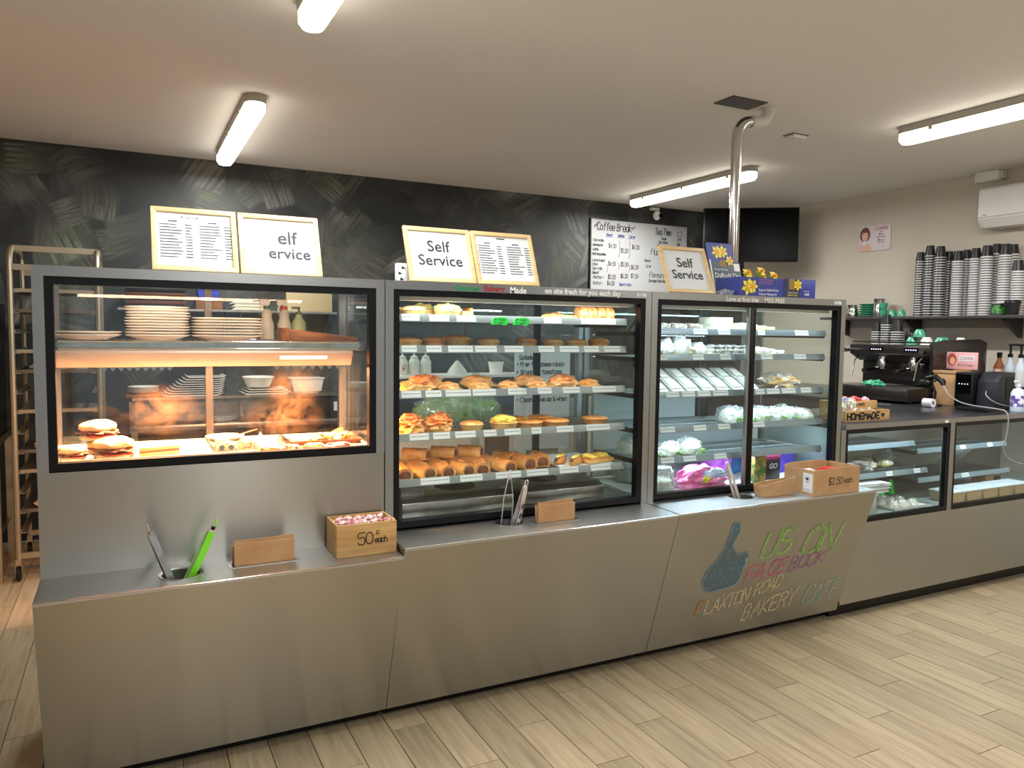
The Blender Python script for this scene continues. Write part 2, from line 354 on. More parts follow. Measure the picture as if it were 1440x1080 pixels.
# ---------------------------------------------------------------- the room
XL, XR, YF, YB, ZC = -3.2, 6.265, -5.2, 3.647, 2.929
CEILING = mat('ceiling_paint', (236,233,229), rough=0.75)
BEIGE = mat('beige_paint', (206,198,183), (201,193,178), scale=1.5, rough=0.7)
def chalk_wall_mat():
    m = bpy.data.materials.new('dark_brushed_wall'); m.use_nodes = True; nt = m.node_tree; b = nt.nodes['Principled BSDF']; b.inputs['Roughness'].default_value = 0.55
    geo = nt.nodes.new('ShaderNodeNewGeometry'); total = None
    L = nt.links.new; N = nt.nodes.new
    for k, (sc, seed, amp) in enumerate(((1.3, 0.0, 0.6), (1.9, 5.3, 0.9), (2.4, 11.7, 0.8))):
        off = N('ShaderNodeVectorMath'); off.operation = 'ADD'; off.inputs[1].default_value = (seed, 0, seed*1.7); L(geo.outputs['Position'], off.inputs[0])
        wn = N('ShaderNodeTexNoise'); wn.inputs['Scale'].default_value = 1.1; L(off.outputs[0], wn.inputs['Vector'])
        wa = N('ShaderNodeVectorMath'); wa.operation = 'MULTIPLY_ADD'; wa.inputs[1].default_value = (0.12,0.12,0.12); L(wn.outputs['Color'], wa.inputs[0]); L(off.outputs[0], wa.inputs[2])
        fl = N('ShaderNodeVectorMath'); fl.operation = 'MULTIPLY'; fl.inputs[1].default_value = (1,0,1); L(wa.outputs[0], fl.inputs[0])
        vo = N('ShaderNodeTexVoronoi'); vo.inputs['Scale'].default_value = sc; vo.inputs['Randomness'].default_value = 1.0; L(fl.outputs[0], vo.inputs['Vector'])
        sep = N('ShaderNodeSeparateColor'); L(vo.outputs['Color'], sep.inputs[0])
        ang = N('ShaderNodeMath'); ang.operation = 'MULTIPLY'; ang.inputs[1].default_value = 6.28; L(sep.outputs[0], ang.inputs[0])
        rt = N('ShaderNodeVectorRotate'); rt.rotation_type = 'Y_AXIS'; L(fl.outputs[0], rt.inputs['Vector']); L(ang.outputs[0], rt.inputs['Angle'])
        st = N('ShaderNodeVectorMath'); st.operation = 'MULTIPLY'; st.inputs[1].default_value = (1.0, 1, 26); L(rt.outputs[0], st.inputs[0])
        no = N('ShaderNodeTexNoise'); no.inputs['Scale'].default_value = 1.0; no.inputs['Detail'].default_value = 3; L(st.outputs[0], no.inputs['Vector'])
        sm = N('ShaderNodeMapRange'); sm.inputs[1].default_value = 0.32; sm.inputs[2].default_value = 0.75; sm.inputs[3].default_value = 0.15; L(no.outputs['Fac'], sm.inputs[0])
        # only some strokes carry pale paint, fading away from the stroke's middle
        br = N('ShaderNodeMapRange'); br.inputs[1].default_value = 0.35; br.inputs[2].default_value = 1.0; br.inputs[4].default_value = amp; L(sep.outputs[1], br.inputs[0])
        fd = N('ShaderNodeMapRange'); fd.inputs[1].default_value = 0.62; fd.inputs[2].default_value = 0.25; L(vo.outputs['Distance'], fd.inputs[0])
        a = N('ShaderNodeMath'); a.operation = 'MULTIPLY'; L(sm.outputs[0], a.inputs[0]); L(br.outputs[0], a.inputs[1])
        c = N('ShaderNodeMath'); c.operation = 'MULTIPLY'; L(a.outputs[0], c.inputs[0]); L(fd.outputs[0], c.inputs[1])
        if total is None: total = c.outputs[0]
        else:
            mx = N('ShaderNodeMath'); mx.operation = 'MAXIMUM'; L(total, mx.inputs[0]); L(c.outputs[0], mx.inputs[1]); total = mx.outputs[0]
    big = N('ShaderNodeTexNoise'); big.inputs['Scale'].default_value = 1.1; L(geo.outputs['Position'], big.inputs['Vector'])
    bm_ = N('ShaderNodeMath'); bm_.operation = 'MULTIPLY_ADD'; bm_.inputs[1].default_value = 0.22; L(big.outputs['Fac'], bm_.inputs[0]); L(total, bm_.inputs[2])
    rp = N('ShaderNodeValToRGB'); e = rp.color_ramp.elements; e[0].position = 0.08; e[0].color = lin((30,33,36)); e[1].position = 0.72; e[1].color = lin((124,124,114))
    x = rp.color_ramp.elements.new(0.3); x.color = lin((56,59,59))
    L(bm_.outputs[0], rp.inputs[0]); L(rp.outputs[0], b.inputs['Base Color']); return m
CHALKWALL = chalk_wall_mat()
def plank_mat():
    m = bpy.data.materials.new('oak_plank'); m.use_nodes = True; nt = m.node_tree; b = nt.nodes['Principled BSDF']; b.inputs['Roughness'].default_value = 0.42
    N = nt.nodes.new; L = nt.links.new
    geo = N('ShaderNodeNewGeometry'); oi = N('ShaderNodeObjectInfo')
    off = N('ShaderNodeMath'); off.operation = 'MULTIPLY'; off.inputs[1].default_value = 90; L(oi.outputs['Random'], off.inputs[0])
    cb = N('ShaderNodeCombineXYZ'); L(off.outputs[0], cb.inputs[0]); L(off.outputs[0], cb.inputs[1])
    ad = N('ShaderNodeVectorMath'); ad.operation = 'ADD'; L(geo.outputs['Position'], ad.inputs[0]); L(cb.outputs[0], ad.inputs[1])
    mp = N('ShaderNodeMapping'); mp.inputs['Scale'].default_value = (26, 1.5, 1); L(ad.outputs[0], mp.inputs['Vector'])
    n = N('ShaderNodeTexNoise'); n.inputs['Scale'].default_value = 1.6; n.inputs['Detail'].default_value = 7; n.inputs['Distortion'].default_value = 0.7; L(mp.outputs[0], n.inputs['Vector'])
    rp = N('ShaderNodeValToRGB'); e = rp.color_ramp.elements; e[0].position = 0.3; e[0].color = lin((146,131,106)); e[1].position = 0.68; e[1].color = lin((176,161,133)); L(n.outputs['Fac'], rp.inputs[0])
    x = e.new(0.48); x.color = lin((164,149,121))
    mr = N('ShaderNodeMapRange'); mr.inputs[3].default_value = 0.84; mr.inputs[4].default_value = 1.10; L(oi.outputs['Random'], mr.inputs[0])
    ml = N('ShaderNodeVectorMath'); ml.operation = 'SCALE'; L(rp.outputs[0], ml.inputs[0]); L(mr.outputs[0], ml.inputs['Scale'])
    L(ml.outputs[0], b.inputs['Base Color'])
    bp = N('ShaderNodeBump'); bp.inputs['Strength'].default_value = 0.12; bp.inputs['Distance'].default_value = 0.004; L(n.outputs['Fac'], bp.inputs['Height']); L(bp.outputs[0], b.inputs['Normal'])
    return m
PLANK = plank_mat()
JOINT = mat('plank_joint', (86,74,58), rough=0.8)
# floor: a slab with planks one by one where the camera sees them
PW, PL = 0.152, 0.914
floor = struct('floor', G().box(XL, XR, YF, YB, -0.05, -0.006), [JOINT])
_pm = None
def plank(i, y0, y1):
    global _pm
    x0 = i*PW
    key = round(y1-y0, 3)
    if key not in plank.cache:
        g = G(); w = PW-0.0022; l = y1-y0-0.0022
        g.add([(0,0,0),(w,0,0),(w,l,0),(0,l,0),(0.001,0.001,0.006),(w-0.001,0.001,0.006),(w-0.001,l-0.001,0.006),(0.001,l-0.001,0.006)],
              [(4,5,6,7),(0,1,5,4),(1,2,6,5),(2,3,7,6),(3,0,4,7)])
        o = obj('plank', g, PLANK, floor, 0, local=True); plank.cache[key] = o
    else:
        o = plank.cache[key].copy(); C.objects.link(o); o.parent = floor
    o.location = Vector((x0, y0, -0.006)) - floor.location
plank.cache = {}
_rows = []
for i in range(int(XL/PW)-1, int(XR/PW)+1):
    st = (i*0.371*7) % 1.0
    y = YF + (st-1)*PL
    while y < YB:
        a, bq = max(y, YF), min(y+PL, YB); xm = i*PW+PW/2
        if bq-a > 0.02 and XL < i*PW and (i+1)*PW < XR:
            vis = (0.2 < xm < 6.1 and bq > -1.75 and a < 0.0) or (-1.3 < xm < -0.2 and bq > -0.6 and a < 3.4)
            _rows.append((i, a, bq, vis))
        y += PL
g = G()
for (i, a, b_, vis) in _rows:
    if vis: plank(i, a, b_)
    else: g.add([(i*PW,a,0),((i+1)*PW-0.0022,a,0),((i+1)*PW-0.0022,b_-0.0022,0),(i*PW,b_-0.0022,0)], [(0,1,2,3)])
g.box(XL,XL+0.16,YF,YB,-0.0059,0); g.box(XR-0.2,XR,YF,YB,-0.0059,0)
st_ = obj('planks_beyond', g, PLANK, floor, 0); st_['kind'] = 'stuff'
struct('ceiling', G().box(XL, XR, YF, YB, ZC, ZC+0.1), [CEILING])
WB_ = struct('wall_back', G().box(XL, XR, YB, YB+0.1, 0, ZC), [CHALKWALL])
def stroke_mat():
    m = bpy.data.materials.new('dry_brush_paint'); m.use_nodes = True; nt = m.node_tree; nt.nodes.clear(); N = nt.nodes.new; L = nt.links.new
    out = N('ShaderNodeOutputMaterial'); d = N('ShaderNodeBsdfDiffuse'); t = N('ShaderNodeBsdfTransparent'); mx = N('ShaderNodeMixShader')
    uv = N('ShaderNodeUVMap'); uv.uv_map = 'uv'; at = N('ShaderNodeAttribute'); at.attribute_name = 'paint'
    sp_ = N('ShaderNodeSeparateColor'); L(at.outputs['Color'], sp_.inputs[0])
    cb = N('ShaderNodeCombineXYZ'); off = N('ShaderNodeMath'); off.operation = 'MULTIPLY'; off.inputs[1].default_value = 57; L(sp_.outputs[2], off.inputs[0]); L(off.outputs[0], cb.inputs[2])
    mp = N('ShaderNodeVectorMath'); mp.operation = 'MULTIPLY_ADD'; mp.inputs[1].default_value = (1.6, 15, 0); L(uv.outputs[0], mp.inputs[0]); L(cb.outputs[0], mp.inputs[2])
    n = N('ShaderNodeTexNoise'); n.inputs['Scale'].default_value = 1; n.inputs['Detail'].default_value = 5; n.inputs['Distortion'].default_value = 0.25; L(mp.outputs[0], n.inputs['Vector'])
    r = N('ShaderNodeMapRange'); r.inputs[1].default_value = 0.30; r.inputs[2].default_value = 0.56; L(n.outputs['Fac'], r.inputs[0])
    s = N('ShaderNodeSeparateXYZ'); L(uv.outputs[0], s.inputs[0])
    # paint runs out along the stroke; ragged start and edges
    f1 = N('ShaderNodeMapRange'); f1.inputs[1].default_value = 1.0; f1.inputs[2].default_value = 0.25; L(s.outputs[0], f1.inputs[0])
    f0 = N('ShaderNodeMapRange'); f0.inputs[1].default_value = 0.0; f0.inputs[2].default_value = 0.08; L(s.outputs[0], f0.inputs[0])
    ab = N('ShaderNodeMath'); ab.operation = 'PINGPONG'; ab.inputs[1].default_value = 0.5; L(s.outputs[1], ab.inputs[0])
    f2 = N('ShaderNodeMapRange'); f2.inputs[1].default_value = 0.0; f2.inputs[2].default_value = 0.10; L(ab.outputs[0], f2.inputs[0])
    p = None
    for q in (r.outputs[0], f1.outputs[0], f0.outputs[0], f2.outputs[0], sp_.outputs[0]):
        if p is None: p = q
        else:
            k = N('ShaderNodeMath'); k.operation = 'MULTIPLY'; L(p, k.inputs[0]); L(q, k.inputs[1]); p = k.outputs[0]
    cm = N('ShaderNodeMix'); cm.data_type = 'RGBA'; cm.inputs[6].default_value = lin((124,130,114)); cm.inputs[7].default_value = lin((100,98,102)); L(sp_.outputs[1], cm.inputs[0]); L(cm.outputs[2], d.inputs[0])
    L(p, mx.inputs[0]); L(t.outputs[0], mx.inputs[1]); L(d.outputs[0], mx.inputs[2]); L(mx.outputs[0], out.inputs[0]); return m
_rs = random.Random(21); _sb = bmesh.new(); _uv = _sb.loops.layers.uv.new('uv'); _cl = _sb.loops.layers.float_color.new('paint')
for k in range(250):
    cx = _rs.uniform(-2.6, 6.2); cz = _rs.uniform(1.0, 2.88) if k < 170 else _rs.uniform(2.1, 2.85); L_ = _rs.uniform(0.30, 0.60); w_ = _rs.uniform(0.16, 0.30); a = _rs.choice((0.7, -0.7, 2.3, 1.5, 0.2, -2.4))+_rs.uniform(-0.35, 0.35); bend = _rs.uniform(-0.5, 0.5)
    st_a = _rs.choice((0.2,0.35,0.5,0.75,1.0))*(1.0 if cx < 2.0 else 0.55); col = (st_a, _rs.random(), _rs.random(), 1); y = YB-0.0003-k*0.000012; rows = []
    px_, pz_, ang = cx-math.cos(a)*L_/2, cz-math.sin(a)*L_/2, a-bend/2
    for i in range(7):
        nx_, nz_ = -math.sin(ang), math.cos(ang)
        rows.append([_sb.verts.new((px_+nx_*w_/2*s_, y, min(pz_+nz_*w_/2*s_, ZC-0.002))) for s_ in (-1, 1)])
        px_ += math.cos(ang)*L_/6; pz_ += math.sin(ang)*L_/6; ang += bend/6
    for i in range(6):
        f = _sb.faces.new((rows[i][0], rows[i+1][0], rows[i+1][1], rows[i][1]))
        for lp, (u_, v_) in zip(f.loops, ((i/6,0),((i+1)/6,0),((i+1)/6,1),(i/6,1))): lp[_uv].uv = (u_, v_); lp[_cl] = col
_me = bpy.data.meshes.new('brush_strokes'); bmesh.ops.translate(_sb, verts=_sb.verts, vec=-WB_.location); _sb.to_mesh(_me); _sb.free(); _me.materials.append(stroke_mat())
_o = bpy.data.objects.new('brush_strokes', _me); C.objects.link(_o); _o.parent = WB_; _o['kind'] = 'stuff'
struct('wall_right', G().box(XR, XR+0.1, YF, YB+0.1, 0, ZC), [BEIGE])
struct('wall_left', G().box(XL-0.1, XL, YF, YB+0.1, 0, ZC), [BEIGE])
# shop front behind the photographer: wall with two window openings and a door opening
wf = G()
for x0, x1, z0, z1 in ((XL,-2.2,0,ZC),(-2.2,1.2,0,0.5),(-2.2,1.2,2.5,ZC),(1.2,1.9,0,ZC),(1.9,5.2,0,0.5),(1.9,5.2,2.5,ZC),(5.2,XR,0,ZC)):
    wf.box(x0, x1, YF-0.1, YF, z0, z1)
struct('wall_front', wf, [BEIGE])
for k, (x0, x1) in enumerate(((-2.2,1.2),(1.9,5.2))):
    g = G()
    for a, b_ in ((x0,x0+0.05),((x0+x1)/2-0.025,(x0+x1)/2+0.025),(x1-0.05,x1)): g.box(a, b_, YF-0.08, YF-0.02, 0.5, 2.5)
    g.box(x0+0.05, x1-0.05, YF-0.08, YF-0.02, 0.5, 0.55); g.box(x0+0.05, x1-0.05, YF-0.08, YF-0.02, 2.45, 2.5)
    w_ = struct('window_%d' % (k+1), g, [FRAME])
    obj('pane', G().box(x0+0.05, x1-0.05, YF-0.055, YF-0.049, 0.55, 2.45), GLASS, w_, 0)
    p_ = area('window_portal', ((x0+x1)/2, YF-0.12, 1.5), x1-x0, 2.0, 1, (1,1,1), (-PI/2,0,PI)); p_.data.cycles.is_portal = True
    p_.rotation_euler = (PI/2, 0, 0)
    # skirting
struct('baseboard_right', G().box(XR-0.012, XR, YF, 0.0, 0.0, 0.09), [WHITE])

# ceiling battens
DIFF = mat('batten_diffuser', (255,252,246), rough=0.5, emit=7.0, emit_col=(255,246,228))
BGREY = mat('batten_body', (170,168,160), rough=0.5)
def batten(x, a, b, label):
    t = thing('ceiling_light', label, 'light', (x, (a+b)/2, ZC), 0, 'ceiling batten lights')
    def stad(w, l0, l1, n=8):
        pts = []
        for k in range(n+1): tt = PI*k/n; pts.append((x+w*math.cos(tt), l1-w+w*math.sin(tt)))
        for k in range(n+1): tt = PI+PI*k/n; pts.append((x+w*math.cos(tt), l0+w+w*math.sin(tt)))
        return pts
    obj('housing', G().prism(stad(0.062, a, b), ZC-0.045, ZC, 'z', 0.004), BGREY, t)
    g = G(); o1 = stad(0.057, a+0.006, b-0.006); o2 = stad(0.042, a+0.022, b-0.022); n = len(o1)
    g.add([(p[0],p[1],ZC-0.0455) for p in o1]+[(p[0],p[1],ZC-0.085) for p in o1]+[(p[0],p[1],ZC-0.105) for p in o2],
          [(i,(i+1)%n,n+(i+1)%n,n+i) for i in range(n)]+[(n+i,n+(i+1)%n,2*n+(i+1)%n,2*n+i) for i in range(n)]+[tuple(range(2*n,3*n))])
    obj('diffuser', g, DIFF, t)
    for yy in (a+0.25, (a+b)/2, b-0.25):
        for s in (-1,1): obj('clip', G().box(x+s*0.060-0.006, x+s*0.060+0.006, yy-0.012, yy+0.012, ZC-0.065, ZC-0.02), BGREY, t)
BL = ['batten light on the ceiling above the hot food cabinet, nearest the dark wall','batten light behind the steel pole near the dark wall','long batten light at the picture edge in front of the air conditioner','batten light cut by the top edge of the picture','batten light over the shop floor towards the left wall','batten light over the shop floor towards the right wall']
for (x, a, b), l in zip(BATTENS, BL): batten(x, a, b, l)
# ---------------------------------------------------------------- the three tall display cabinets
X0, X1, X2, X3 = -0.277, 0.909, 2.21, 3.531
ZT, DEP = 1.796, 0.62
YO, YB0, ZB = -0.257, -0.032, 0.06      # ledge edge, panel foot, height of the foot
def holed(g_plate, cutters):
    """cut real openings through a plate and return a builder"""
    me = bpy.data.meshes.new('t'); bmesh.ops.recalc_face_normals(g_plate.bm, faces=g_plate.bm.faces); g_plate.bm.to_mesh(me); g_plate.bm.free()
    o = bpy.data.objects.new('t', me); C.objects.link(o); tmp = []
    for gc in cutters:
        mc = bpy.data.meshes.new('t'); bmesh.ops.recalc_face_normals(gc.bm, faces=gc.bm.faces); gc.bm.to_mesh(mc); gc.bm.free()
        oc = bpy.data.objects.new('t', mc); C.objects.link(oc); tmp.append(oc)
        md = o.modifiers.new('b', 'BOOLEAN'); md.operation = 'DIFFERENCE'; md.object = oc; md.solver = 'EXACT'
    dg = bpy.context.evaluated_depsgraph_get(); me2 = bpy.data.meshes.new_from_object(o.evaluated_get(dg))
    g = G(); g.bm.from_mesh(me2)
    for q in tmp+[o]: bpy.data.objects.remove(q)
    return g
def cabinet(name, label, xa, xb, zl, zs, wells, slots, back_panel):
    xa += 0.0015; xb -= 0.0015
    t = thing(name, label, 'display cabinet', (xa, 0, 0))
    # slanted front, thin steel sheet
    s = (YB0-YO)/(zl-ZB)
    g = G(); g.prism([(YO,zl),(YO+0.012,zl),(YB0+0.012,ZB),(YB0,ZB)], xa, xb, 'x'); obj('front_panel', g, STEEL, t)
    plate = G().box(xa, xb, YO+0.0005, 0.02, zl-0.010, zl+0.001)
    cut = []
    for (cx, cy, r) in wells: cut.append(G().lathe([(0,-0.1),(r,-0.1),(r,0.1),(0,0.1)], (cx,cy,zl), 28))
    for (a, b, c, d) in slots: cut.append(G().box(a, b, c, d, zl-0.1, zl+0.1))
    obj('ledge', holed(plate, cut) if cut else plate, STEEL_TOP, t)
    obj('ledge_edge', G().tube([(xa,YO+0.0005,zl-0.0012),(xb,YO+0.0005,zl-0.0012)], 0.0030, 8), CHROME, t)
    for (cx, cy, r) in wells:
        g = G(); g.lathe([(r-0.0005,-0.15),(r-0.0005,0.001),(r+0.010,0.0035),(r+0.010,0.0012),(r+0.001,0.0005),(r+0.001,-0.151),(0,-0.151),(0,-0.15),(r-0.0005,-0.15)], (cx,cy,zl), 28)
        obj('tong_well', g, SATIN, t)
    for (a, b, c, d) in slots:
        g = G(); w = 0.012
        g.box(a-w,b+w,c-w,c,zl+0.001,zl+0.004); g.box(a-w,b+w,d,d+w,zl+0.001,zl+0.004); g.box(a-w,a,c,d,zl+0.001,zl+0.004); g.box(b,b+w,c,d,zl+0.001,zl+0.004)
        obj('slot_rim', g, SATIN, t)
    for x, n in ((xa,'side_panel'),(xb-0.012,'side_panel')):
        obj(n, G().prism([(YO+0.012,zl-0.011),(YB0+0.013,ZB),(DEP,ZB),(DEP,zl-0.011)], x+0.0005, x+0.0115, 'x'), STEEL, t)
    obj('plinth', G().box(xa+0.01, xb-0.01, 0.05, DEP-0.03, 0.0, ZB), BLACKP, t)
    obj('back_panel', G().box(xa+0.012, xb-0.012, DEP-0.012, DEP, ZB, zs), STEEL, t)
    obj('floor_pan', G().box(xa+0.012, xb-0.012, YB0+0.03, DEP-0.012, ZB, ZB+0.012), DARK, t)
    if back_panel:
        obj('apron', G().box(xa, xb, -0.006, 0.006, zl+0.001, zs), STEEL, t)
    # mitred frame round the glazing
    fw = 0.034; zb = zs
    def bar(poly, nm): obj(nm, G().prism(poly, -0.012, 0.05, 'y'), FRAME, t)
    bar([(xa,ZT),(xb,ZT),(xb-fw,ZT-fw),(xa+fw,ZT-fw)], 'frame_rail')
    if back_panel:
        bar([(xa,ZT),(xa+fw,ZT-fw),(xa+fw,zb),(xa,zb)], 'frame_post'); bar([(xb,ZT),(xb-fw,ZT-fw),(xb-fw,zb),(xb,zb)], 'frame_post')
    else:
        bar([(xa,ZT),(xa+fw,ZT-fw),(xa+fw,zl+0.001),(xa,zl+0.001)], 'frame_post'); bar([(xb,ZT),(xb-fw,ZT-fw),(xb-fw,zl+0.001),(xb,zl+0.001)], 'frame_post')
    # black gasket
    z0 = zb+0.004 if back_panel else zl+0.012; gw = 0.026
    g = G()
    a, b_, c, d = xa+fw, xb-fw, z0, ZT-fw
    g.box(a, b_, -0.008, 0.03, d-gw, d); g.box(a, b_, -0.008, 0.03, c, c+gw); g.box(a, a+gw, -0.008, 0.03, c+gw, d-gw); g.box(b_-gw, b_, -0.008, 0.03, c+gw, d-gw)
    obj('gasket', g, BLACK, t)
    # top sheet, rear posts, side glass
    obj('top_sheet', G().box(xa+0.004, xb-0.004, 0.05, DEP, ZT-0.018, ZT-0.0005), FRAME, t)
    for x in (xa+0.004, xb-0.034): obj('rear_post', G().box(x, x+0.03, DEP-0.04, DEP-0.006, zs, ZT-0.018), FRAME, t)
    for x in (xa+0.010, xb-0.016): obj('side_glass', G().box(x, x+0.006, 0.05, DEP-0.041, zs+0.004, ZT-0.018), GLASS, t, 0)
    return t, (a+gw, b_-gw, c+gw, d-gw)
GLASS_SMUDGE = glass_mat('smudged_glass', tint=(248,246,244), refl=0.8, smudge=[((0.13,0.55,1.25),0.13,0.11),((0.66,0.55,1.32),0.11,0.16),((0.62,0.55,1.20),0.17,0.10)])
TINTED = glass_mat('tinted_glass', tint=(236,243,243), refl=0.9)
# hot cabinet
HOT, (a, b, c, d) = cabinet('hot_food_cabinet', 'stainless steel hot food cabinet with orange heat lamps and plates', X0, X1, 0.753, 1.110, [(0.148,-0.132,0.062)], [(0.315,0.535,-0.135,-0.095)], True)
for x0, x1 in ((a,0.312),(0.318,b)): obj('front_pane', G().box(x0, x1, 0.006, 0.012, c, d), GLASS, HOT, 0)
g = G()
for x in (0.299, 0.331):
    g.lathe([(0,0),(0.009,0),(0.009,0.004),(0,0.004)], (0,0,0), 14)
for x in (0.299,0.331): obj('pane_clip', G().tube([(x,0.002,1.163),(x,0.006,1.163)], 0.010, 14), CHROME, HOT)
for x in (0.3105,0.3182): obj('pane_edge', G().box(x,x+0.0013,0.0045,0.0058,c,d), CLEARP, HOT, 0)
DECK = mat('hot_deck', (214,196,176), rough=0.35, metal=0.3)
obj('deck', G().box(X0+0.015, X1-0.015, 0.031, DEP-0.045, 1.112, 1.124), DECK, HOT)
obj('well_lining', G().box(X0+0.015, X1-0.015, 0.006, DEP-0.013, 1.085, 1.111), DARK, HOT)
for x0, x1, y in ((X0+0.04,0.33,0.553),(0.29,X1-0.04,0.561)): obj('rear_pane', G().box(x0, x1, y, y+0.005, 1.13, ZT-0.02), GLASS_SMUDGE, HOT, 0)
obj('rear_mullion', G().box(0.296, 0.324, 0.567, 0.585, 1.125, ZT-0.02), FRAME, HOT)
# canopy with louvres, quartz tubes and a wire rack above
can = obj('canopy', G().prism([(0.066,1.515),(0.064,1.508),(0.092,1.458),(0.096,1.456),(0.104,1.456),(0.080,1.503),(0.42,1.503),(0.415,1.456),(0.425,1.456),(0.438,1.470),(0.438,1.515)], X0+0.045, 0.800, 'x'), mat('glow_tinted_canopy', (226,206,192), rough=0.35, metal=0.85), HOT)  # the deck's warm glow is put into the steel's copper tint
TUBE = mat('quartz_tube', (255,170,90), rough=0.4, emit=14, emit_col=(255,140,60))
for xa_, xb_ in ((-0.075,0.135),(0.515,0.80)):
    obj('lamp_tube', G().tube([(xa_,0.25,1.470),(min(xb_,0.785),0.25,1.470)], 0.007, 10), TUBE, can)
g = G()
for xa_, xb_, n in ((-0.075,0.135,8),(0.515,0.785,8)):
    for k in range(n+1):
        x = xa_+(xb_-xa_)*k/n; g.prism([(x-0.013,1.456),(x+0.013,1.456),(x,1.440)], 0.106, 0.109, 'y')
obj('louvre', g, SATIN, can)
obj('light_slot', G().prism([(0.0775,1.482),(0.0705,1.494),(0.0725,1.495),(0.0795,1.483)], 0.52, 0.70, 'x'), mat('slot_glow', (255,240,220), emit=2.2), can)
for zz, n in ((1.522,'rack_rail'),(1.548,'rack_rail')):
    obj(n, G().tube([(X0+0.04,0.06,zz),(0.83,0.06,zz)], 0.0045, 8).tube([(X0+0.04,0.44,zz),(0.83,0.44,zz)], 0.0045, 8), CHROME, HOT)
obj('rack_front', G().box(X0+0.042, 0.828, 0.0585, 0.0605, 1.526, 1.545), SATIN, HOT)
g = G()
for k in range(44): x = X0+0.05+k*0.0252; g.tube([(x,0.056,1.549),(x,0.44,1.549)], 0.0022, 6)
w_ = obj('rack_wires', g, CHROME, HOT)
obj('rack_bracket', G().box(X0+0.03,X0+0.04,0.06,0.56,1.515,1.551).box(0.83,0.858,0.06,0.56,1.515,1.551), FRAME, HOT)
obj('top_light', G().prism([(0.05,1.742),(0.085,1.742),(0.085,1.758),(0.05,1.758)], X0+0.05, X1-0.05, 'x', 0.003), mat('light_cover', (214,200,190), rough=0.3), HOT)

# pie cabinet
PIE, (a, b, c, d) = cabinet('pie_cabinet', 'five shelf glass pie cabinet full of pies and sausage rolls', X1, X2, 0.782, 0.800, [(1.440,-0.066,0.056)], [(1.545,1.735,-0.138,-0.098)], False)
for x0, x1, y in ((a,1.552,0.006),(1.541,b,0.014)): obj('front_pane', G().box(x0, x1, y, y+0.006, c, d), GLASS, PIE, 0)
for x in (1.5522,1.5392): obj('pane_edge', G().box(x,x+0.0016,0.0040,0.0056,c,d), CLEARP, PIE, 0)
obj('deck', G().box(X1+0.015, X2-0.015, 0.031, DEP-0.045, 0.793, 0.803), SATIN, PIE)
for x0, x1, y in ((X1+0.04,1.58,0.553),(1.54,X2-0.04,0.561)): obj('rear_pane', G().box(x0, x1, y, y+0.005, 0.81, ZT-0.02), TINTED, PIE, 0)
obj('rear_mullion', G().box(1.90, 1.935, 0.567, 0.585, 0.80, ZT-0.02), BLACKP, PIE)
obj('light_housing', G().box(X1+0.06, X2-0.06, 0.05, 0.11, 1.722, 1.742), WHITE, PIE)
g = G(); g.prism([(0.10,0.804),(0.10,0.865),(0.14,0.885),(0.54,0.885),(0.54,0.804)], 1.02, 1.55, 'x', 0.004); hb = obj('heater_box', g, SATIN, PIE)
g = G(); g.prism([(0.12,0.804),(0.12,0.862),(0.16,0.880),(0.54,0.880),(0.54,0.804)], 1.60, 2.05, 'x', 0.004); hb2 = obj('heater_box', g, SATIN, PIE)
for hb_, cx, cy, z in ((hb,1.34,0.30,0.8853),(hb2,1.80,0.33,0.8803)):
    g = G(); g.lathe([(0.095,0),(0.095,0.004),(0.088,0.004),(0.085,0.001),(0,0.001),(0,0)], (cx,cy,z), 28)
    for k in range(1,6): r = 0.014*k; g.lathe([(r,0.001),(r,0.003),(r+0.004,0.003),(r+0.004,0.001)], (cx,cy,z), 24)
    obj('vent_grille', g, BLACKP, hb_)

# refrigerated cabinet
COLD, (a, b, c, d) = cabinet('refrigerated_cabinet', 'brightly lit refrigerated cabinet with sliding glass doors and wrapped food', X2, X3, 0.785, 0.802, [(2.737,-0.085,0.058)], [], False)
MX0, MX1 = 2.841, 2.876
for x0, x1, y in ((a,MX0+0.01,0.004),(MX1-0.01,b,0.016)):
    obj('sliding_pane', G().box(x0, x1, y, y+0.006, c, d), GLASS, COLD, 0)
obj('door_stile', G().box(MX0,MX1,-0.010,0.026,c,d,0.003), BLACK, COLD); obj('door_stile_trim', G().box(MX0-0.014,MX0,-0.006,0.012,c,d), FRAME, COLD)
obj('deck', G().box(X2+0.015, X3-0.015, 0.031, DEP-0.045, 0.793, 0.803), WHITE, COLD)
for x0, x1, y in ((X2+0.04,2.90,0.553),(2.85,X3-0.04,0.561)): obj('rear_pane', G().box(x0, x1, y, y+0.005, 0.81, ZT-0.02), glass_mat('cold_rear_glass', tint=(206,216,220), refl=0.9), COLD, 0)
obj('rear_mullion', G().box(3.02, 3.06, 0.567, 0.585, 0.80, ZT-0.02), FRAME, COLD)
PALEG = mat('pale_grey_panel', (176,186,186), rough=0.5)
obj('rear_panel', G().box(X2+0.04, 2.95, 0.530, 0.545, 1.12, 1.29), PALEG, COLD)
obj('rear_panel', G().box(X2+0.04, 3.45, 0.530, 0.545, 0.81, 1.10), PALEG, COLD)
obj('light_housing', G().box(X2+0.06, X3-0.06, 0.05, 0.10, 1.722, 1.745), WHITE, COLD)

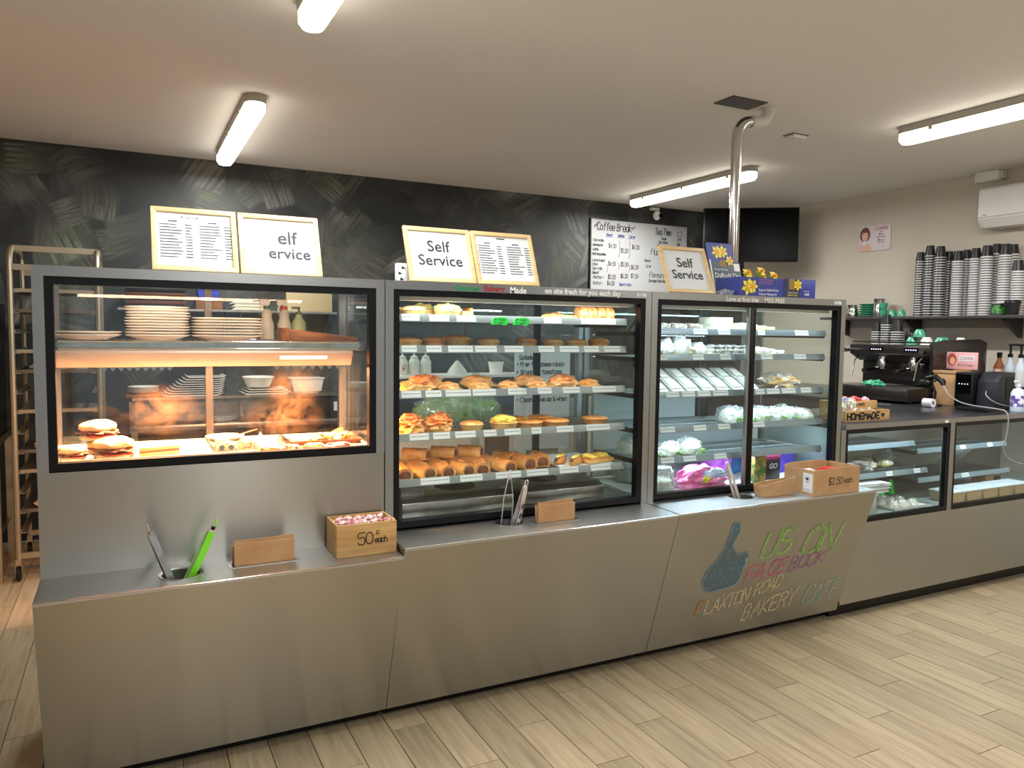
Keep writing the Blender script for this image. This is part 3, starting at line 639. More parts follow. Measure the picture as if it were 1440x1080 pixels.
# shelves: tray, lip with price tags
SHELFM = mat('shelf_steel', (150,160,160), rough=0.35, metal=0.8)
LIPM = mat('shelf_lip', (150,158,158), rough=0.4, metal=0.5)
LIPC = mat('clear_lip', (150,168,180), rough=0.25, metal=0.4)
def shelf(t, xa, xb, z, y0, y1, tags, wires=True, lipm=LIPM, holes=False, tagm=TAG, drop=0.0):
    s = obj('shelf', G().box(xa, xb, y0+0.004, y1, z-0.010, z-0.004, 0), SHELFM, t)
    obj('shelf_lip', G().prism([(y0-0.006,z-0.016),(y0+0.003,z+0.014),(y0+0.005,z+0.014),(y0+0.0045,z-0.018),(y0-0.006,z-0.018)], xa, xb, 'x'), lipm, s)
    if wires:
        g = G(); n = int((xb-xa)/0.022)
        for k in range(n+1): x = xa+0.004+k*(xb-xa-0.008)/n; g.tube([(x,y0+0.008,z-0.0030),(x,y1,z-0.0030)], 0.0018, 5)
        obj('rack_wires', g, CHROME, s)
    if holes:
        g = G(); n = int((xb-xa)/0.03)
        for r_ in range(3):
            for k in range(n): x = xa+0.015+k*0.03; y = y0+0.05+r_*0.13; g.box(x, x+0.014, y, y+0.02, z-0.0039, z-0.0032)
        pf = obj('perforations', g, mat('slot_light', (210,220,226), rough=0.4), s); pf['kind'] = 'stuff'
    obj('bracket', G().box(xa-0.006,xa-0.001,y0+0.01,y1+0.03,z-0.028,z-0.006).box(xb+0.001,xb+0.006,y0+0.01,y1+0.03,z-0.028,z-0.006), BLACKP, s)
    for (x0, x1, m_) in tags:
        g = G(); n_ = Vector((0,-0.958,0.287))
        for q in (0,):
            pa = Vector((0,y0-0.0056,z-0.014)); pb = Vector((0,y0+0.0026,z+0.0125))
            a_, b_ = pa+n_*0.0006, pb+n_*0.0006
            g.add([(x0,a_.y,a_.z),(x1,a_.y,a_.z),(x1,b_.y,b_.z),(x0,b_.y,b_.z),(x0,pa.y-0.0,pa.z),(x1,pa.y,pa.z),(x1,pb.y,pb.z),(x0,pb.y,pb.z)],
                  [(0,1,2,3),(0,4,5,1),(1,5,6,2),(2,6,7,3),(3,7,4,0)])
        # faint unreadable print: two rows of dashes
            g.mi = 1; c_ = a_.lerp(b_,0.55)+n_*0.0004; up = (pb-pa).normalized(); xx = x0+0.005; rd = random.Random(int(x0*1e4)+int(z*100))
            while xx < x1-0.006:
                l = min(rd.uniform(0.006,0.014), x1-0.004-xx); e0 = c_-up*0.0016; e1 = c_+up*0.0016
                g.add([(xx,e0.y,e0.z),(xx+l,e0.y,e0.z),(xx+l,e1.y,e1.z),(xx,e1.y,e1.z)], [(0,1,2,3)]); xx += l+0.003
        obj('price_tag', g, [m_ or tagm, GREYINK], s, 0)
    return s
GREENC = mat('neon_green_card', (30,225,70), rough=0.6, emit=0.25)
T1 = [(1.000,1.075),(1.120,1.207),(1.242,1.330),(1.665,1.755),(1.86,2.05)]
T2 = [(1.000,1.065),(1.108,1.175),(1.205,1.318),(1.330,1.432),(1.470,1.565),(1.64,1.72),(1.75,1.85),(1.88,1.96),(1.99,2.08)]
T3 = [(1.000,1.085),(1.105,1.175),(1.195,1.31),(1.32,1.43),(1.49,1.58),(1.64,1.71),(1.77,1.86),(1.93,2.06)]
T4 = [(1.035,1.12),(1.14,1.215),(1.24,1.335),(1.375,1.435),(1.475,1.555),(1.61,1.66),(1.74,1.83),(1.90,2.03)]
T5 = [(1.085,1.215),(1.265,1.37),(1.435,1.56),(1.59,1.70),(1.76,1.86),(1.93,2.04)]
PZ = (1.653, 1.524, 1.336, 1.157, 0.966)
for z, tg in zip(PZ, (T1,T2,T3,T4,T5)):
    sh = shelf(PIE, X1+0.045, 2.115, z, 0.055, 0.50, [(x0,x1,None) for x0,x1 in tg])
    if z == PZ[0]:
        for x0 in (1.400,1.505):
            g = G(); g.prism([(x0,1.628),(x0+0.010,1.655),(x0+0.045,1.662),(x0+0.078,1.656),(x0+0.085,1.640),(x0+0.070,1.626),(x0+0.04,1.630)], 0.0435, 0.0455, 'y'); gt = obj('green_tag', g, GREENC, sh, 0)
            gt['label'] = 'neon green handwritten price card'
            handwrite(sh, 'Pies', (x0+0.014,0.043,1.646), (1,0,0), (0,0,1), 0.009, 0.0014, INKB, width=0.055, name='green_tag_words'); handwrite(sh, 'Fresh', (x0+0.014,0.043,1.633), (1,0,0), (0,0,1), 0.008, 0.0014, INKB, width=0.050, name='green_tag_words')
CZ = (1.612, 1.484, 1.300, 1.125, 0.972)
CT = [[(2.52,2.61),(2.68,2.76),(2.95,3.0),(3.22,3.32)],[(2.31,2.36),(2.52,2.59),(2.70,2.77),(2.98,3.06),(3.22,3.31)],[(2.36,2.44),(2.46,2.54),(2.56,2.64),(2.66,2.76),(2.95,3.01),(3.03,3.12),(3.14,3.24),(3.28,3.36)],[(2.33,2.42),(2.54,2.62),(2.70,2.78),(2.94,3.02)],[(2.34,2.42),(2.48,2.56),(2.68,2.76)]]
for k, (z, tg) in enumerate(zip(CZ, CT)):
    shelf(COLD, X2+0.05, 3.455, z, 0.055, 0.50, [(x0,x1,GREENC if False else None) for x0,x1 in tg], wires=False, lipm=LIPC, holes=k > 1, tagm=mat('bright_tag', (232,240,244), rough=0.5))

# words on the cabinet rails
def rail_words(t, s, px, w, m, z=1.780, h=None, bold=0.022): return lettering(t, s, (px,-0.0125,z), (1,0,0), (0,0,1), m, width=w, height=h, bold=bold, name='rail_words')
GRN = mat('green_vinyl', (20,130,80), rough=0.5); REDV = mat('red_vinyl', (150,40,45), rough=0.5); WV = mat('white_vinyl', (240,240,240), rough=0.5)
rail_words(PIE, 'Gourmet', 1.262, 0.112, GRN, z=1.776, bold=0.03)
rail_words(PIE, 'Bakery', 1.388, 0.096, REDV, z=1.775, bold=0.03)
rail_words(PIE, 'Made', 1.500, 0.078, WV, z=1.776, bold=0.02)
rail_words(PIE, 'on site fresh for you each day', 1.830, 0.400, WV, z=1.776, bold=0.03)
rail_words(COLD, 'Love at first bite', 2.775, 0.215, WV, z=1.776)
rail_words(COLD, 'MSG FREE', 2.995, 0.140, WV, z=1.776)
for t, x in ((PIE,2.150),(COLD,3.462)):
    obj('maker_plate', G().box(x-0.026, x+0.026, -0.0132, -0.012, 1.769, 1.786), TAG, t)
    scribble_lines(t, 2, (x-0.020,-0.0133,1.781), (1,0,0), (0,0,1), 0.04, 0.008, 0.002, GREYINK, name='plate_print')

# chalk drawing and words on the third front panel
def chalk_mat(name, col, dens=0.5):
    m = bpy.data.materials.new(name); m.use_nodes = True; nt = m.node_tree; nt.nodes.clear()
    out = nt.nodes.new('ShaderNodeOutputMaterial'); d = nt.nodes.new('ShaderNodeBsdfDiffuse'); d.inputs[0].default_value = lin(col); t = nt.nodes.new('ShaderNodeBsdfTransparent')
    geo = nt.nodes.new('ShaderNodeNewGeometry'); n = nt.nodes.new('ShaderNodeTexNoise'); n.inputs['Scale'].default_value = 70; n.inputs['Detail'].default_value = 6; nt.links.new(geo.outputs['Position'], n.inputs['Vector'])
    mr = nt.nodes.new('ShaderNodeMapRange'); mr.inputs[1].default_value = 0.36; mr.inputs[2].default_value = 0.62; mr.inputs[3].default_value = dens*0.35; mr.inputs[4].default_value = dens; nt.links.new(n.outputs['Fac'], mr.inputs[0])
    mx = nt.nodes.new('ShaderNodeMixShader'); nt.links.new(mr.outputs[0], mx.inputs[0]); nt.links.new(t.outputs[0], mx.inputs[1]); nt.links.new(d.outputs[0], mx.inputs[2]); nt.links.new(mx.outputs[0], out.inputs[0]); return m
_D = Vector((0, 0.225, -0.725)).normalized(); _N = Vector((0,-0.725,-0.225)).normalized()
def SP(x, s): return Vector((x, -0.257, 0.785)) + _D*s + _N*0.0012
UPV = -_D
def chalk_word(s, x0, s0, h, w, pen, m, slant=0.12, rise=0.0):
    return handwrite(COLD, s, SP(x0, s0), (1,0,0), UPV, h, pen, m, width=w, slant=slant, jit=0.002, name='chalk_words', rise=rise, smooth=1 if s in ('US',) else 0)
CG = chalk_mat('green_chalk', (160,200,120), 0.85); CP = chalk_mat('pink_chalk', (214,116,146), 0.75); CPU = chalk_mat('violet_chalk', (176,116,170), 0.7)
CB = chalk_mat('blue_chalk', (84,116,136), 0.62); CBL = chalk_mat('light_blue_chalk', (120,160,184), 0.75); CW = chalk_mat('cream_chalk', (214,200,160), 0.9); CO = chalk_mat('orange_chalk', (200,140,76), 0.9); CT_ = chalk_mat('teal_chalk', (160,195,175), 0.85)
chalk_word('US', 2.795, 0.322, 0.140, 0.205, 0.019, CG, 0.2, 0.12); chalk_word('ON', 3.085, 0.340, 0.165, 0.255, 0.018, CG, 0.2, 0.02)
chalk_word('FA', 2.742, 0.448, 0.085, 0.13, 0.013, CP, 0.15, 0.10); chalk_word('CE', 2.895, 0.432, 0.080, 0.12, 0.012, CP, 0.15, 0.1); chalk_word('BOOK', 3.035, 0.428, 0.082, 0.26, 0.011, CPU, 0.15, 0.05)
chalk_word('F', 2.465, 0.600, 0.080, 0.05, 0.011, CO, 0.15); chalk_word('LAXTON', 2.520, 0.602, 0.082, 0.28, 0.0095, CW, 0.12, 0.13); chalk_word('ROAD', 2.832, 0.545, 0.075, 0.18, 0.009, CW, 0.12, 0.2)
chalk_word('BAKERY', 2.795, 0.690, 0.095, 0.36, 0.010, CW, 0.12, 0.14); chalk_word('CAFE', 3.215, 0.668, 0.120, 0.27, 0.009, CT_, 0.22, 0.06)
# the raised thumb: outline, fill strokes, cuff
def chalk_poly(pts, m, name): 
    g = G(); g.add([SP(x, s_) for x, s_ in pts], [tuple(range(len(pts)))]); return obj(name, g, m, COLD, 0)
TH = [(2.560,0.085),(2.600,0.090),(2.612,0.130),(2.590,0.215),(2.640,0.272),(2.705,0.265),(2.716,0.290),(2.700,0.312),(2.712,0.330),(2.698,0.352),(2.706,0.372),(2.694,0.392),(2.700,0.414),(2.684,0.446),(2.640,0.462),(2.510,0.468),(2.488,0.455),(2.455,0.400),(2.470,0.340),(2.515,0.285),(2.545,0.215),(2.552,0.140)]
chalk_poly(TH, CB, 'thumb_drawing')
g = G(); pts = [Vector((x-2.5, -s_)) for x, s_ in TH]; ribbon(g, pts+[pts[0]], 0.010, SP(2.5,0)+_N*0.0006, Vector((1,0,0)), UPV, _N)
for s_ in (0.312,0.352,0.392): ribbon(g, [Vector((0.09,-s_+0.006)), Vector((0.20,-s_))], 0.007, SP(2.5,0)+_N*0.0006, Vector((1,0,0)), UPV, _N)
for k in range(16):
    x = -0.02+k*0.012; s_ = 0.30+ (k%4)*0.012; ribbon(g, [Vector((x,-0.445)), Vector((x+0.035,-s_))], 0.004, SP(2.5,0)+_N*0.0006, Vector((1,0,0)), UPV, _N)
for k in range(4): ribbon(g, [Vector((0.05+k*0.010,-0.27)), Vector((0.065+k*0.010,-0.10))], 0.004, SP(2.5,0)+_N*0.0006, Vector((1,0,0)), UPV, _N)
obj('thumb_outline', g, CBL, COLD, 0)

# ---------------------------------------------------------------- the low glass bench on the right
bt = thing('bench_cabinet', 'low glass fronted refrigerated bench with steel worktop beside the tall cabinets', 'display bench', (X3, 0, 0))
BX0, BX1, BZ = X3+0.002, 6.255, 1.105
obj('worktop', G().box(BX0, BX1, -0.012, 0.72, BZ-0.030, BZ, 0.003), WORKTOP, bt)
obj('front_panel', G().prism([(-0.012,0.530),(0.0,0.530),(-0.038,ZB+0.03),(-0.050,ZB+0.03)], BX0, BX1, 'x'), STEEL, bt)
obj('plinth', G().box(BX0, BX1, 0.02, 0.66, 0, ZB+0.03), BLACKP, bt)
obj('back_panel', G().box(BX0, BX1, 0.700, 0.712, 0.0, BZ-0.031), STEEL, bt); obj('end_panel', G().box(BX0, BX0+0.01, 0.03, 0.699, ZB+0.03, BZ-0.031), PALEG, bt)
obj('deck', G().box(BX0+0.011, BX1, 0.003, 0.699, 0.531, 0.541), PALEG, bt)
obj('frame_post', G().box(4.498, 4.540, -0.014, 0.04, 0.530, BZ-0.030), FRAME, bt); obj('frame_post', G().box(BX0, BX0+0.038, -0.014, 0.02, 0.530, BZ-0.030), FRAME, bt)
obj('frame_post', G().box(5.56, 5.602, -0.014, 0.04, 0.530, BZ-0.030), FRAME, bt); obj('frame_rail', G().box(BX0+0.038, BX1, -0.0135, -0.012, BZ-0.030, BZ-0.002), FRAME, bt)
for x0, x1 in ((BX0+0.038,4.498),(4.540,5.56),(5.602,BX1)):
    g = G(); w = 0.024
    g.box(x0,x1,-0.010,0.02,1.050,1.074); g.box(x0,x1,-0.010,0.02,0.532,0.558); g.box(x0,x0+w,-0.010,0.02,0.558,1.050); g.box(x1-w,x1,-0.010,0.02,0.558,1.050)
    obj('gasket', g, BLACK, bt); obj('front_pane', G().box(x0+w,x1-w,0.002,0.008,0.558,1.050), GLASS, bt, 0)
obj('divider_glass', G().box(4.515,4.521,0.041,0.699,0.541,1.074), GLASS, bt, 0)
for xa, xb, z, y0, y1, tg in ((3.60,4.47,0.925,0.20,0.55,[]),(3.58,4.49,0.765,0.12,0.60,[(3.72,3.78),(4.10,4.16),(4.36,4.42)]),(4.56,5.52,0.860,0.24,0.55,[(5.0,5.06),(5.3,5.36)]),(4.55,5.54,0.672,0.22,0.60,[(5.0,5.08)])):
    shelf(bt, xa, xb, z, y0, y1, [(p,q,None) for p,q in tg], wires=z < 0.8, lipm=LIPC, holes=z > 0.8)
g = G()
for k in range(6): x = 5.12+k*0.05; g.tube([(x,0.50,0.70),(x+0.05,0.42,0.80)], 0.005, 6)
obj('wire_rack', g, CHROME, bt)
obj('price_plate', G().box(4.440,4.475,-0.0138,-0.0128,1.078,1.092), TAG, bt)

# steel pole with a bend at the ceiling, standing on the refrigerated cabinet
t = thing('steel_pole', 'polished steel pole standing on the refrigerated cabinet, bending into the ceiling', 'pole', (3.14, 0.46, ZT))
px, py = 3.14, 0.46
pts = [(px,py,ZT+0.004),(px,py,2.50),(px,py,2.72)]+[(px+0.11*(1-math.cos(a)),py+0.11*(1-math.cos(a))*0.1,2.72+0.11*math.sin(a)) for a in [PI/2*k/8 for k in range(1,9)]]
obj('shaft', G().tube(pts, 0.030, 20), CHROME, t)
obj('elbow', G().tube([(px+0.11,py+0.011,2.83),(px+0.17,py+0.014,2.835),(px+0.23,py+0.014,2.86),(px+0.25,py+0.014,2.90),(px+0.25,py+0.014,ZC-0.003)], 0.036, 16), mat('white_pipe', (214,214,210), rough=0.3), t)
obj('ceiling_plate', G().box(px-0.10,px+0.16,py-0.07,py+0.09,ZC-0.006,ZC), mat('grey_plate', (90,88,86), rough=0.4, metal=0.6), t)
obj('foot_flange', G().lathe([(0,0),(0.055,0),(0.055,0.004),(0.034,0.008),(0,0.008)], (px,py,ZT), 24), CHROME, t)
# ---------------------------------------------------------------- framed signs on top of the cabinets
def frame(label, xl, xr, kind):
    w = xr-xl; h = 0.252; yb, yt = 0.045, 0.140; zb = ZT+0.0072
    t = thing('framed_sign', label, 'sign', (xl, yb, zb), 0, 'pine framed counter signs')
    U = Vector((0, yt-yb, math.sqrt(h*h-(yt-yb)**2))).normalized(); R = Vector((1,0,0)); Nn = R.cross(U)
    M = Matrix(((1,0,0),(U.x,U.y,U.z),(-Nn.x,-Nn.y,-Nn.z))).transposed().to_4x4(); M.translation = Vector((xl,yb,zb))   # local: x along, y up the slope, z backwards
    f = 0.019; d = 0.016
    for poly in ([(0,0),(w,0),(w-f,f),(f,f)], [(0,h),(f,h-f),(w-f,h-f),(w,h)]):
        g = G(); g.M = M; g.prism(poly, 0, d, 'z', 0.0015); obj('frame_rail', g, PINE, t)
    for poly in ([(0,0),(f,f),(f,h-f),(0,h)], [(w,0),(w,h),(w-f,h-f),(w-f,f)]):
        g = G(); g.M = M; g.prism(poly, 0, d, 'z', 0.0015); obj('frame_stile', g, PINE, t)
    g = G(); g.M = M; g.box(f-0.002, w-f+0.002, f-0.002, h-f+0.002, 0.0075, 0.0095); sh = obj('sheet', g, PAPER, t)
    g = G(); g.M = M; g.box(f-0.002, w-f+0.002, f-0.002, h-f+0.002, 0.010, 0.015); obj('backing', g, KRAFT, t)
    # easel leg behind
    g = G(); top = Vector((xl+w*0.5, yb, zb))+U*(h*0.75)+(-Nn)*0.017; ft = Vector((xl+w*0.5, yb+0.155, ZT+0.001))
    g.prism([(top.y,top.z),(ft.y,ft.z),(ft.y+0.008,ft.z),(top.y+0.008,top.z)], xl+w*0.5-0.03, xl+w*0.5+0.03, 'x'); obj('easel_leg', g, PINE, t)
    P = lambda a, b: M @ Vector((a*w, b*h, 0.0068))
    if kind == 'self':
        lettering(sh, 'Self', P(0.5,0.66), R, U, INK, height=0.052, bold=0.012); lettering(sh, 'Service', P(0.5,0.40), R, U, INK, width=0.66*w, bold=0.012)
    elif kind == 'cut':   # glare and a shift hide the first letters
        lettering(sh, 'elf', P(0.60,0.63), R, U, INK, height=0.056, bold=0.014); lettering(sh, 'ervice', P(0.61,0.36), R, U, INK, width=0.52*w, bold=0.014)
    else:
        if kind == 'price': lettering(sh, 'Price List', P(0.45,0.86), R, U, INK, width=0.2*w)
        else: scribble_lines(sh, 1, P(0.42,0.885), R, U, 0.2*w, 0.01, 0.004, INK)
        for cx, sd in ((0.10,3),(0.56,5)):
            scribble_lines(sh, 1, P(cx+0.10,0.79), R, U, 0.15*w, 0.01, 0.0035, INK, seed=sd)
            scribble_lines(sh, 12, P(cx,0.735), R, U, 0.26*w, 0.0118, 0.0028, INK, fill=0.95, seed=sd); scribble_lines(sh, 12, P(cx+0.295,0.735), R, U, 0.075*w, 0.0118, 0.0028, INK, fill=1.2, seed=sd+9)
    return t
frame('pine framed price list sheet on the hot food cabinet', 0.082, 0.372, 'price')
frame('pine framed self service sign with its first letters cut off', 0.379, 0.679, 'cut')
frame('pine framed self service sign on the pie cabinet', 1.033, 1.332, 'self')
frame('pine framed two column price sheet on the pie cabinet', 1.339, 1.637, 'list')
frame('pine framed self service sign on the refrigerated cabinet before the whiteboard', 2.358, 2.648, 'self')
t = thing('card_box', 'small white box with black triangles behind the sign on the pie cabinet', 'box', (1.030, 0.16, ZT))
obj('carton', G().box(1.018,1.072,0.16,0.20,ZT+0.0005,ZT+0.085,0.002), PAPER, t)
g = G()
for k, (x, z) in enumerate(((1.038,0.012),(1.030,0.036),(1.044,0.060))): g.add([(x-0.010,0.159,ZT+z),(x+0.008,0.159,ZT+z+0.004),(x-0.008,0.159,ZT+z+0.014)], [(0,1,2)])
obj('triangle_print', g, INKB, t, 0)

# ---------------------------------------------------------------- things on the ledges
def tongs(label, foot, top, m, grip=None, z_in=-0.10, slots=True, spread=0.022, turn=1.25):
    """pair of spring tongs standing jaws down, built along its own axis from FOOT (inside the well) to TOP"""
    a = Vector(foot); b = Vector(top); ax = (b-a).normalized(); L = (b-a).length
    t = thing('serving_tongs', label, 'tongs', a)
    side = ax.cross(Vector((0,1,0))).normalized(); fr = side.cross(ax)
    M = Matrix((side, fr, ax)).transposed().to_4x4(); M.translation = a; M = M @ Matrix.Rotation(turn, 4, 'Z')
    for s in (-1,1):
        g = G(); g.M = M; w0 = spread*s
        pr = [(w0*0.6,0),(w0*0.95,L*0.25),(w0*0.8,L*0.7),(w0*0.35,L*0.93),(0.002*s,L*0.985)]
        q = pr+[(x-0.0016*s*1.0, z) for x, z in reversed(pr)]
        g.prism([(x,z) for x, z in q], -0.011, 0.011, 'y', 0)
        o = obj('tong_arm', g, m, t)
        if grip:
            g = G(); g.M = M; g.prism([(w0*0.96+0.001*s,L*0.34),(w0*0.82+0.001*s,L*0.70),(w0*0.42+0.001*s,L*0.92),(w0*0.42+0.004*s,L*0.92),(w0*0.82+0.005*s,L*0.70),(w0*0.96+0.005*s,L*0.34)], -0.012, 0.012, 'y')
            gr = obj('grip', g, grip, o); 
        if slots:
            g = G(); g.M = M
            for z in (0.45,0.58,0.71): g.prism([(w0*0.9+0.0022*s,L*z-0.012),(w0*0.9+0.0022*s,L*z+0.012),(w0*0.9+0.0030*s,L*z+0.012),(w0*0.9+0.0030*s,L*z-0.012)], -0.003, 0.003, 'y')
            obj('arm_slots', g, BLACKP, o)
    g = G(); g.M = M; g.lathe([(0,L*0.95),(0.0085,L*0.95),(0.0085,L*0.985),(0.006,L*0.985),(0,L*0.98)], n=12); obj('hinge_cap', g, m if not grip else BLACKP, t)
    g = G(); g.M = M; r = 0.010; g.tube([(r*math.sin(q)*0.8,0,L*0.985+r*1.3-r*1.3*math.cos(q)) for q in [2*PI*k/14 for k in range(14)]], 0.0016, 6, closed=True); obj('pull_ring', g, m if not grip else grip, t)
    return t
LIME = mat('lime_silicone', (120,215,30), rough=0.5)
tongs('dark steel tongs leaning left in the hot cabinet ledge well', (0.160,-0.150,0.612), (0.052,-0.145,0.918), SATIN, slots=False, spread=0.012)
tongs('steel tongs with lime green grips leaning right in the hot cabinet ledge well', (0.120,-0.113,0.612), (0.258,-0.120,0.910), TONGM, grip=LIME, slots=False, spread=0.009)
tongs('open steel tongs standing upright in the pie cabinet ledge well', (1.428,-0.050,0.640), (1.452,-0.050,0.985), TONGM, slots=False, spread=0.026, turn=0.35)
tongs('slotted steel tongs leaning right in the pie cabinet ledge well', (1.422,-0.085,0.640), (1.512,-0.085,0.945), TONGM, spread=0.016)
tongs('steel tongs leaning left in the refrigerated cabinet ledge well', (2.762,-0.088,0.640), (2.645,-0.075,0.968), TONGM, slots=False, spread=0.014)

def paper_bags(n, x0, x1, y, z0, z1, where, tilt=0.02):
    for k in range(n):
        dy = k*0.0075; dx = random.uniform(-0.007,0.007); dz = random.uniform(-0.014,0.006); lean = tilt*(k/n)
        t = thing('paper_bag', '%s brown paper bag from the front in the slot %s' % (ORD[k], where), 'paper bag', (x0+dx,y+dy,z0), 0, 'brown paper bags '+where)
        g = G(); yy = y+dy; nx = 8
        vs = []; 
        for j, z in enumerate((z0, (z0+z1)/2, z1+dz)):
            for i in range(nx+1):
                u = i/nx; w = 0.0016*math.sin(u*9+k*2+j)
                vs.append((x0+dx+(x1-x0)*u, yy+w+lean*j*0.5, z+(0.004*(u-0.5)*(1 if j == 2 else 0)*(k-1))))
        n_ = len(vs); vs += [(x, y_+0.003, z) for x, y_, z in vs]; fs = []
        for j in range(2):
            for i in range(nx):
                a = j*(nx+1)+i; fs += [(a,a+1,a+nx+2,a+nx+1), (n_+a,n_+a+nx+1,n_+a+nx+2,n_+a+1)]
            fs += [(j*(nx+1),(j+1)*(nx+1),n_+(j+1)*(nx+1),n_+j*(nx+1)), (j*(nx+1)+nx,n_+j*(nx+1)+nx,n_+(j+1)*(nx+1)+nx,(j+1)*(nx+1)+nx)]
        for i in range(nx): a = 2*(nx+1)+i; fs.append((a,n_+a,n_+a+1,a+1)); b_ = i; fs.append((b_,b_+1,n_+b_+1,n_+b_))
        g.add(vs, fs); obj('bag_sheet', g, KRAFT, t)
        g = G(); g.box(x0+dx+0.004, x1+dx-0.004, yy+0.0005+lean*0.5, yy+0.0025+lean*0.5, (z0+z1)/2+0.035-0.01, (z0+z1)/2+0.037-0.01); obj('fold_line', g, KRAFT, t)
paper_bags(4, 0.322, 0.530, -0.1325, 0.672, 0.838, 'before the hot cabinet')
paper_bags(4, 1.552, 1.730, -0.1355, 0.700, 0.868, 'before the pie cabinet')

def open_box(name, label, cat, x0, x1, y0, y1, z0, z1, th, m, tilt=0.0, parts=('front_board','back_board','end_board','end_board','base_board')):
    t = thing(name, label, cat, (x0, y0, z0))
    obj(parts[0], G().box(x0,x1,y0,y0+th,z0,z1,0.001), m, t); obj(parts[1], G().box(x0,x1,y1-th,y1,z0,z1,0.001), m, t)
    obj(parts[2], G().box(x0,x0+th,y0+th,y1-th,z0,z1,0.001), m, t); obj(parts[3], G().box(x1-th,x1,y0+th,y1-th,z0,z1,0.001), m, t)
    obj(parts[4], G().box(x0+th,x1-th,y0+th,y1-th,z0,z0+th), m, t); return t
# wooden box of sweets
t = open_box('wooden_box', 'small open wooden box marked 50c each on the hot cabinet ledge', 'box', 0.672, 0.902, -0.185, -0.022, 0.7545, 0.876, 0.009, BOXWOOD)
fb = [c for c in t.children if c.name.startswith('front_board')][0]
handwrite(fb, '50', (0.752,-0.1855,0.796), (1,0,0), (0,0,1), 0.046, 0.004, INKB, width=0.062, name='box_words'); handwrite(fb, 'c', (0.822,-0.1855,0.832), (1,0,0), (0,0,1), 0.018, 0.003, INKB, name='box_words'); handwrite(fb, 'each', (0.818,-0.1855,0.800), (1,0,0), (0,0,1), 0.022, 0.003, INKB, width=0.048, name='box_words')
SW = [mat('sweet_red', (170,40,60), (225,215,215), scale=60, rough=0.3), mat('sweet_white', (235,225,220), (190,90,110), scale=50, rough=0.3), mat('sweet_pink', (215,120,150), (240,230,230), scale=55, rough=0.3)]
def sweet_proto(m, nm='wrapped_sweet'):
    t = thing(nm, 'wrapped sweet', 'sweet'); g = G(); g.blob((0,0,0), (0.017,0.012,0.010), 0.15, 3, 2); obj('wrapper', g, m, t, local=True)
    g = G()
    for s in (-1,1): g.add([(s*0.015,0,0.006),(s*0.028,-0.009,0.009),(s*0.028,0.009,0.003),(s*0.030,0,0.012)], [(0,1,3),(0,3,2)])
    obj('twisted_ends', g, m, t, local=True); return Proto(t)
SP_ = [sweet_proto(m) for m in SW]
k = 0
for layer, zz in ((0,0.764),(1,0.780),(2,0.797),(3,0.852),(4,0.866)):
    for i in range(5):
        for j in range(2):
            if layer < 4 and (layer < 3): continue
            x = 0.705+i*0.042+random.uniform(-.006,.006); y = -0.140+j*0.065+random.uniform(-.01,.01)
            c_ = ['red','white','pink'][k%3]
            SP_[k%3].put('%s wrapped sweet, %s from left, %s %s row of the 50c wooden box' % (c_, ORD[i], ['lower','upper'][layer-3], ['front','back'][j]), (x,y,zz), random.uniform(0,6), 'wrapped sweets in the wooden box'); k += 1
obj('filler', G().box(0.682,0.892,-0.175,-0.032,0.764,0.846), SW[0], t)

# cardboard box of treats at the right end
CX0, CX1, CY0, CY1, CZ0, CZ1 = 3.085, 3.415, -0.235, -0.035, 0.7865, 0.918
t = thing('cardboard_box', 'open cardboard box marked $2.50 each at the right end of the ledge', 'box', (CX0,CY0,CZ0)); th = 0.005
obj('front_wall', G().prism([(CX0,CZ0),(CX1,CZ0),(CX1,CZ1+0.004),(CX0,CZ1-0.002)], CY0, CY0+th, 'y'), CARD, t)
obj('back_wall', G().prism([(CX0,CZ0),(CX1,CZ0),(CX1,CZ1-0.004),(CX1-0.05,CZ1+0.008),(CX0+0.05,CZ1+0.008),(CX0,CZ1)], CY1-th, CY1, 'y'), CARD, t)
ew = obj('end_wall', G().box(CX0,CX0+th,CY0+th,CY1-th,CZ0,CZ1-0.004), CARD, t); obj('end_wall', G().box(CX1-th,CX1,CY0+th,CY1-th,CZ0,CZ1), CARD, t)
obj('base', G().box(CX0+th,CX1-th,CY0+th,CY1-th,CZ0,CZ0+th), CARD, t)
handwrite(t, '$2.50', (3.185,CY0-0.0004,0.836), (1,0,0), (0,0,1), 0.036, 0.0035, INKB, width=0.105, slant=0.1, name='box_words'); handwrite(t, 'each', (3.300,CY0-0.0004,0.840), (1,0,0), (0,0,1), 0.026, 0.003, INKB, width=0.065, slant=0.1, name='box_words')
g = G(); g.box(CX0-0.0008, CX0-0.0001, -0.222, -0.162, 0.800, 0.897); st = obj('sticker', g, PAPER, ew)
g = G(); g.lathe([(0.016,0),(0.019,0),(0.019,0.0005),(0.016,0.0005)], n=20); 
rr = obj('round_mark', G().tube([(CX0-0.0012,-0.190+0.017*math.cos(a),0.866+0.017*math.sin(a)) for a in [2*PI*k/20 for k in range(20)]], 0.0007, 5, closed=True), INK, ew)
lettering(ew, 'SO GOOD', (CX0-0.001,-0.190,0.812), (0,-1,0), (0,0,1), REDV, width=0.045, name='sticker_words')
obj('mark_fill', G().box(CX0-0.0013, CX0-0.0009, -0.197, -0.180, 0.862, 0.874), INKB, ew); obj('mark_fill', G().box(CX0-0.0013, CX0-0.0009, -0.195, -0.184, 0.850, 0.858), mat('mark_orange', (220,130,90)), ew)
RW = mat('red_wrapper', (190,30,40), (225,90,90), scale=30, rough=0.3)
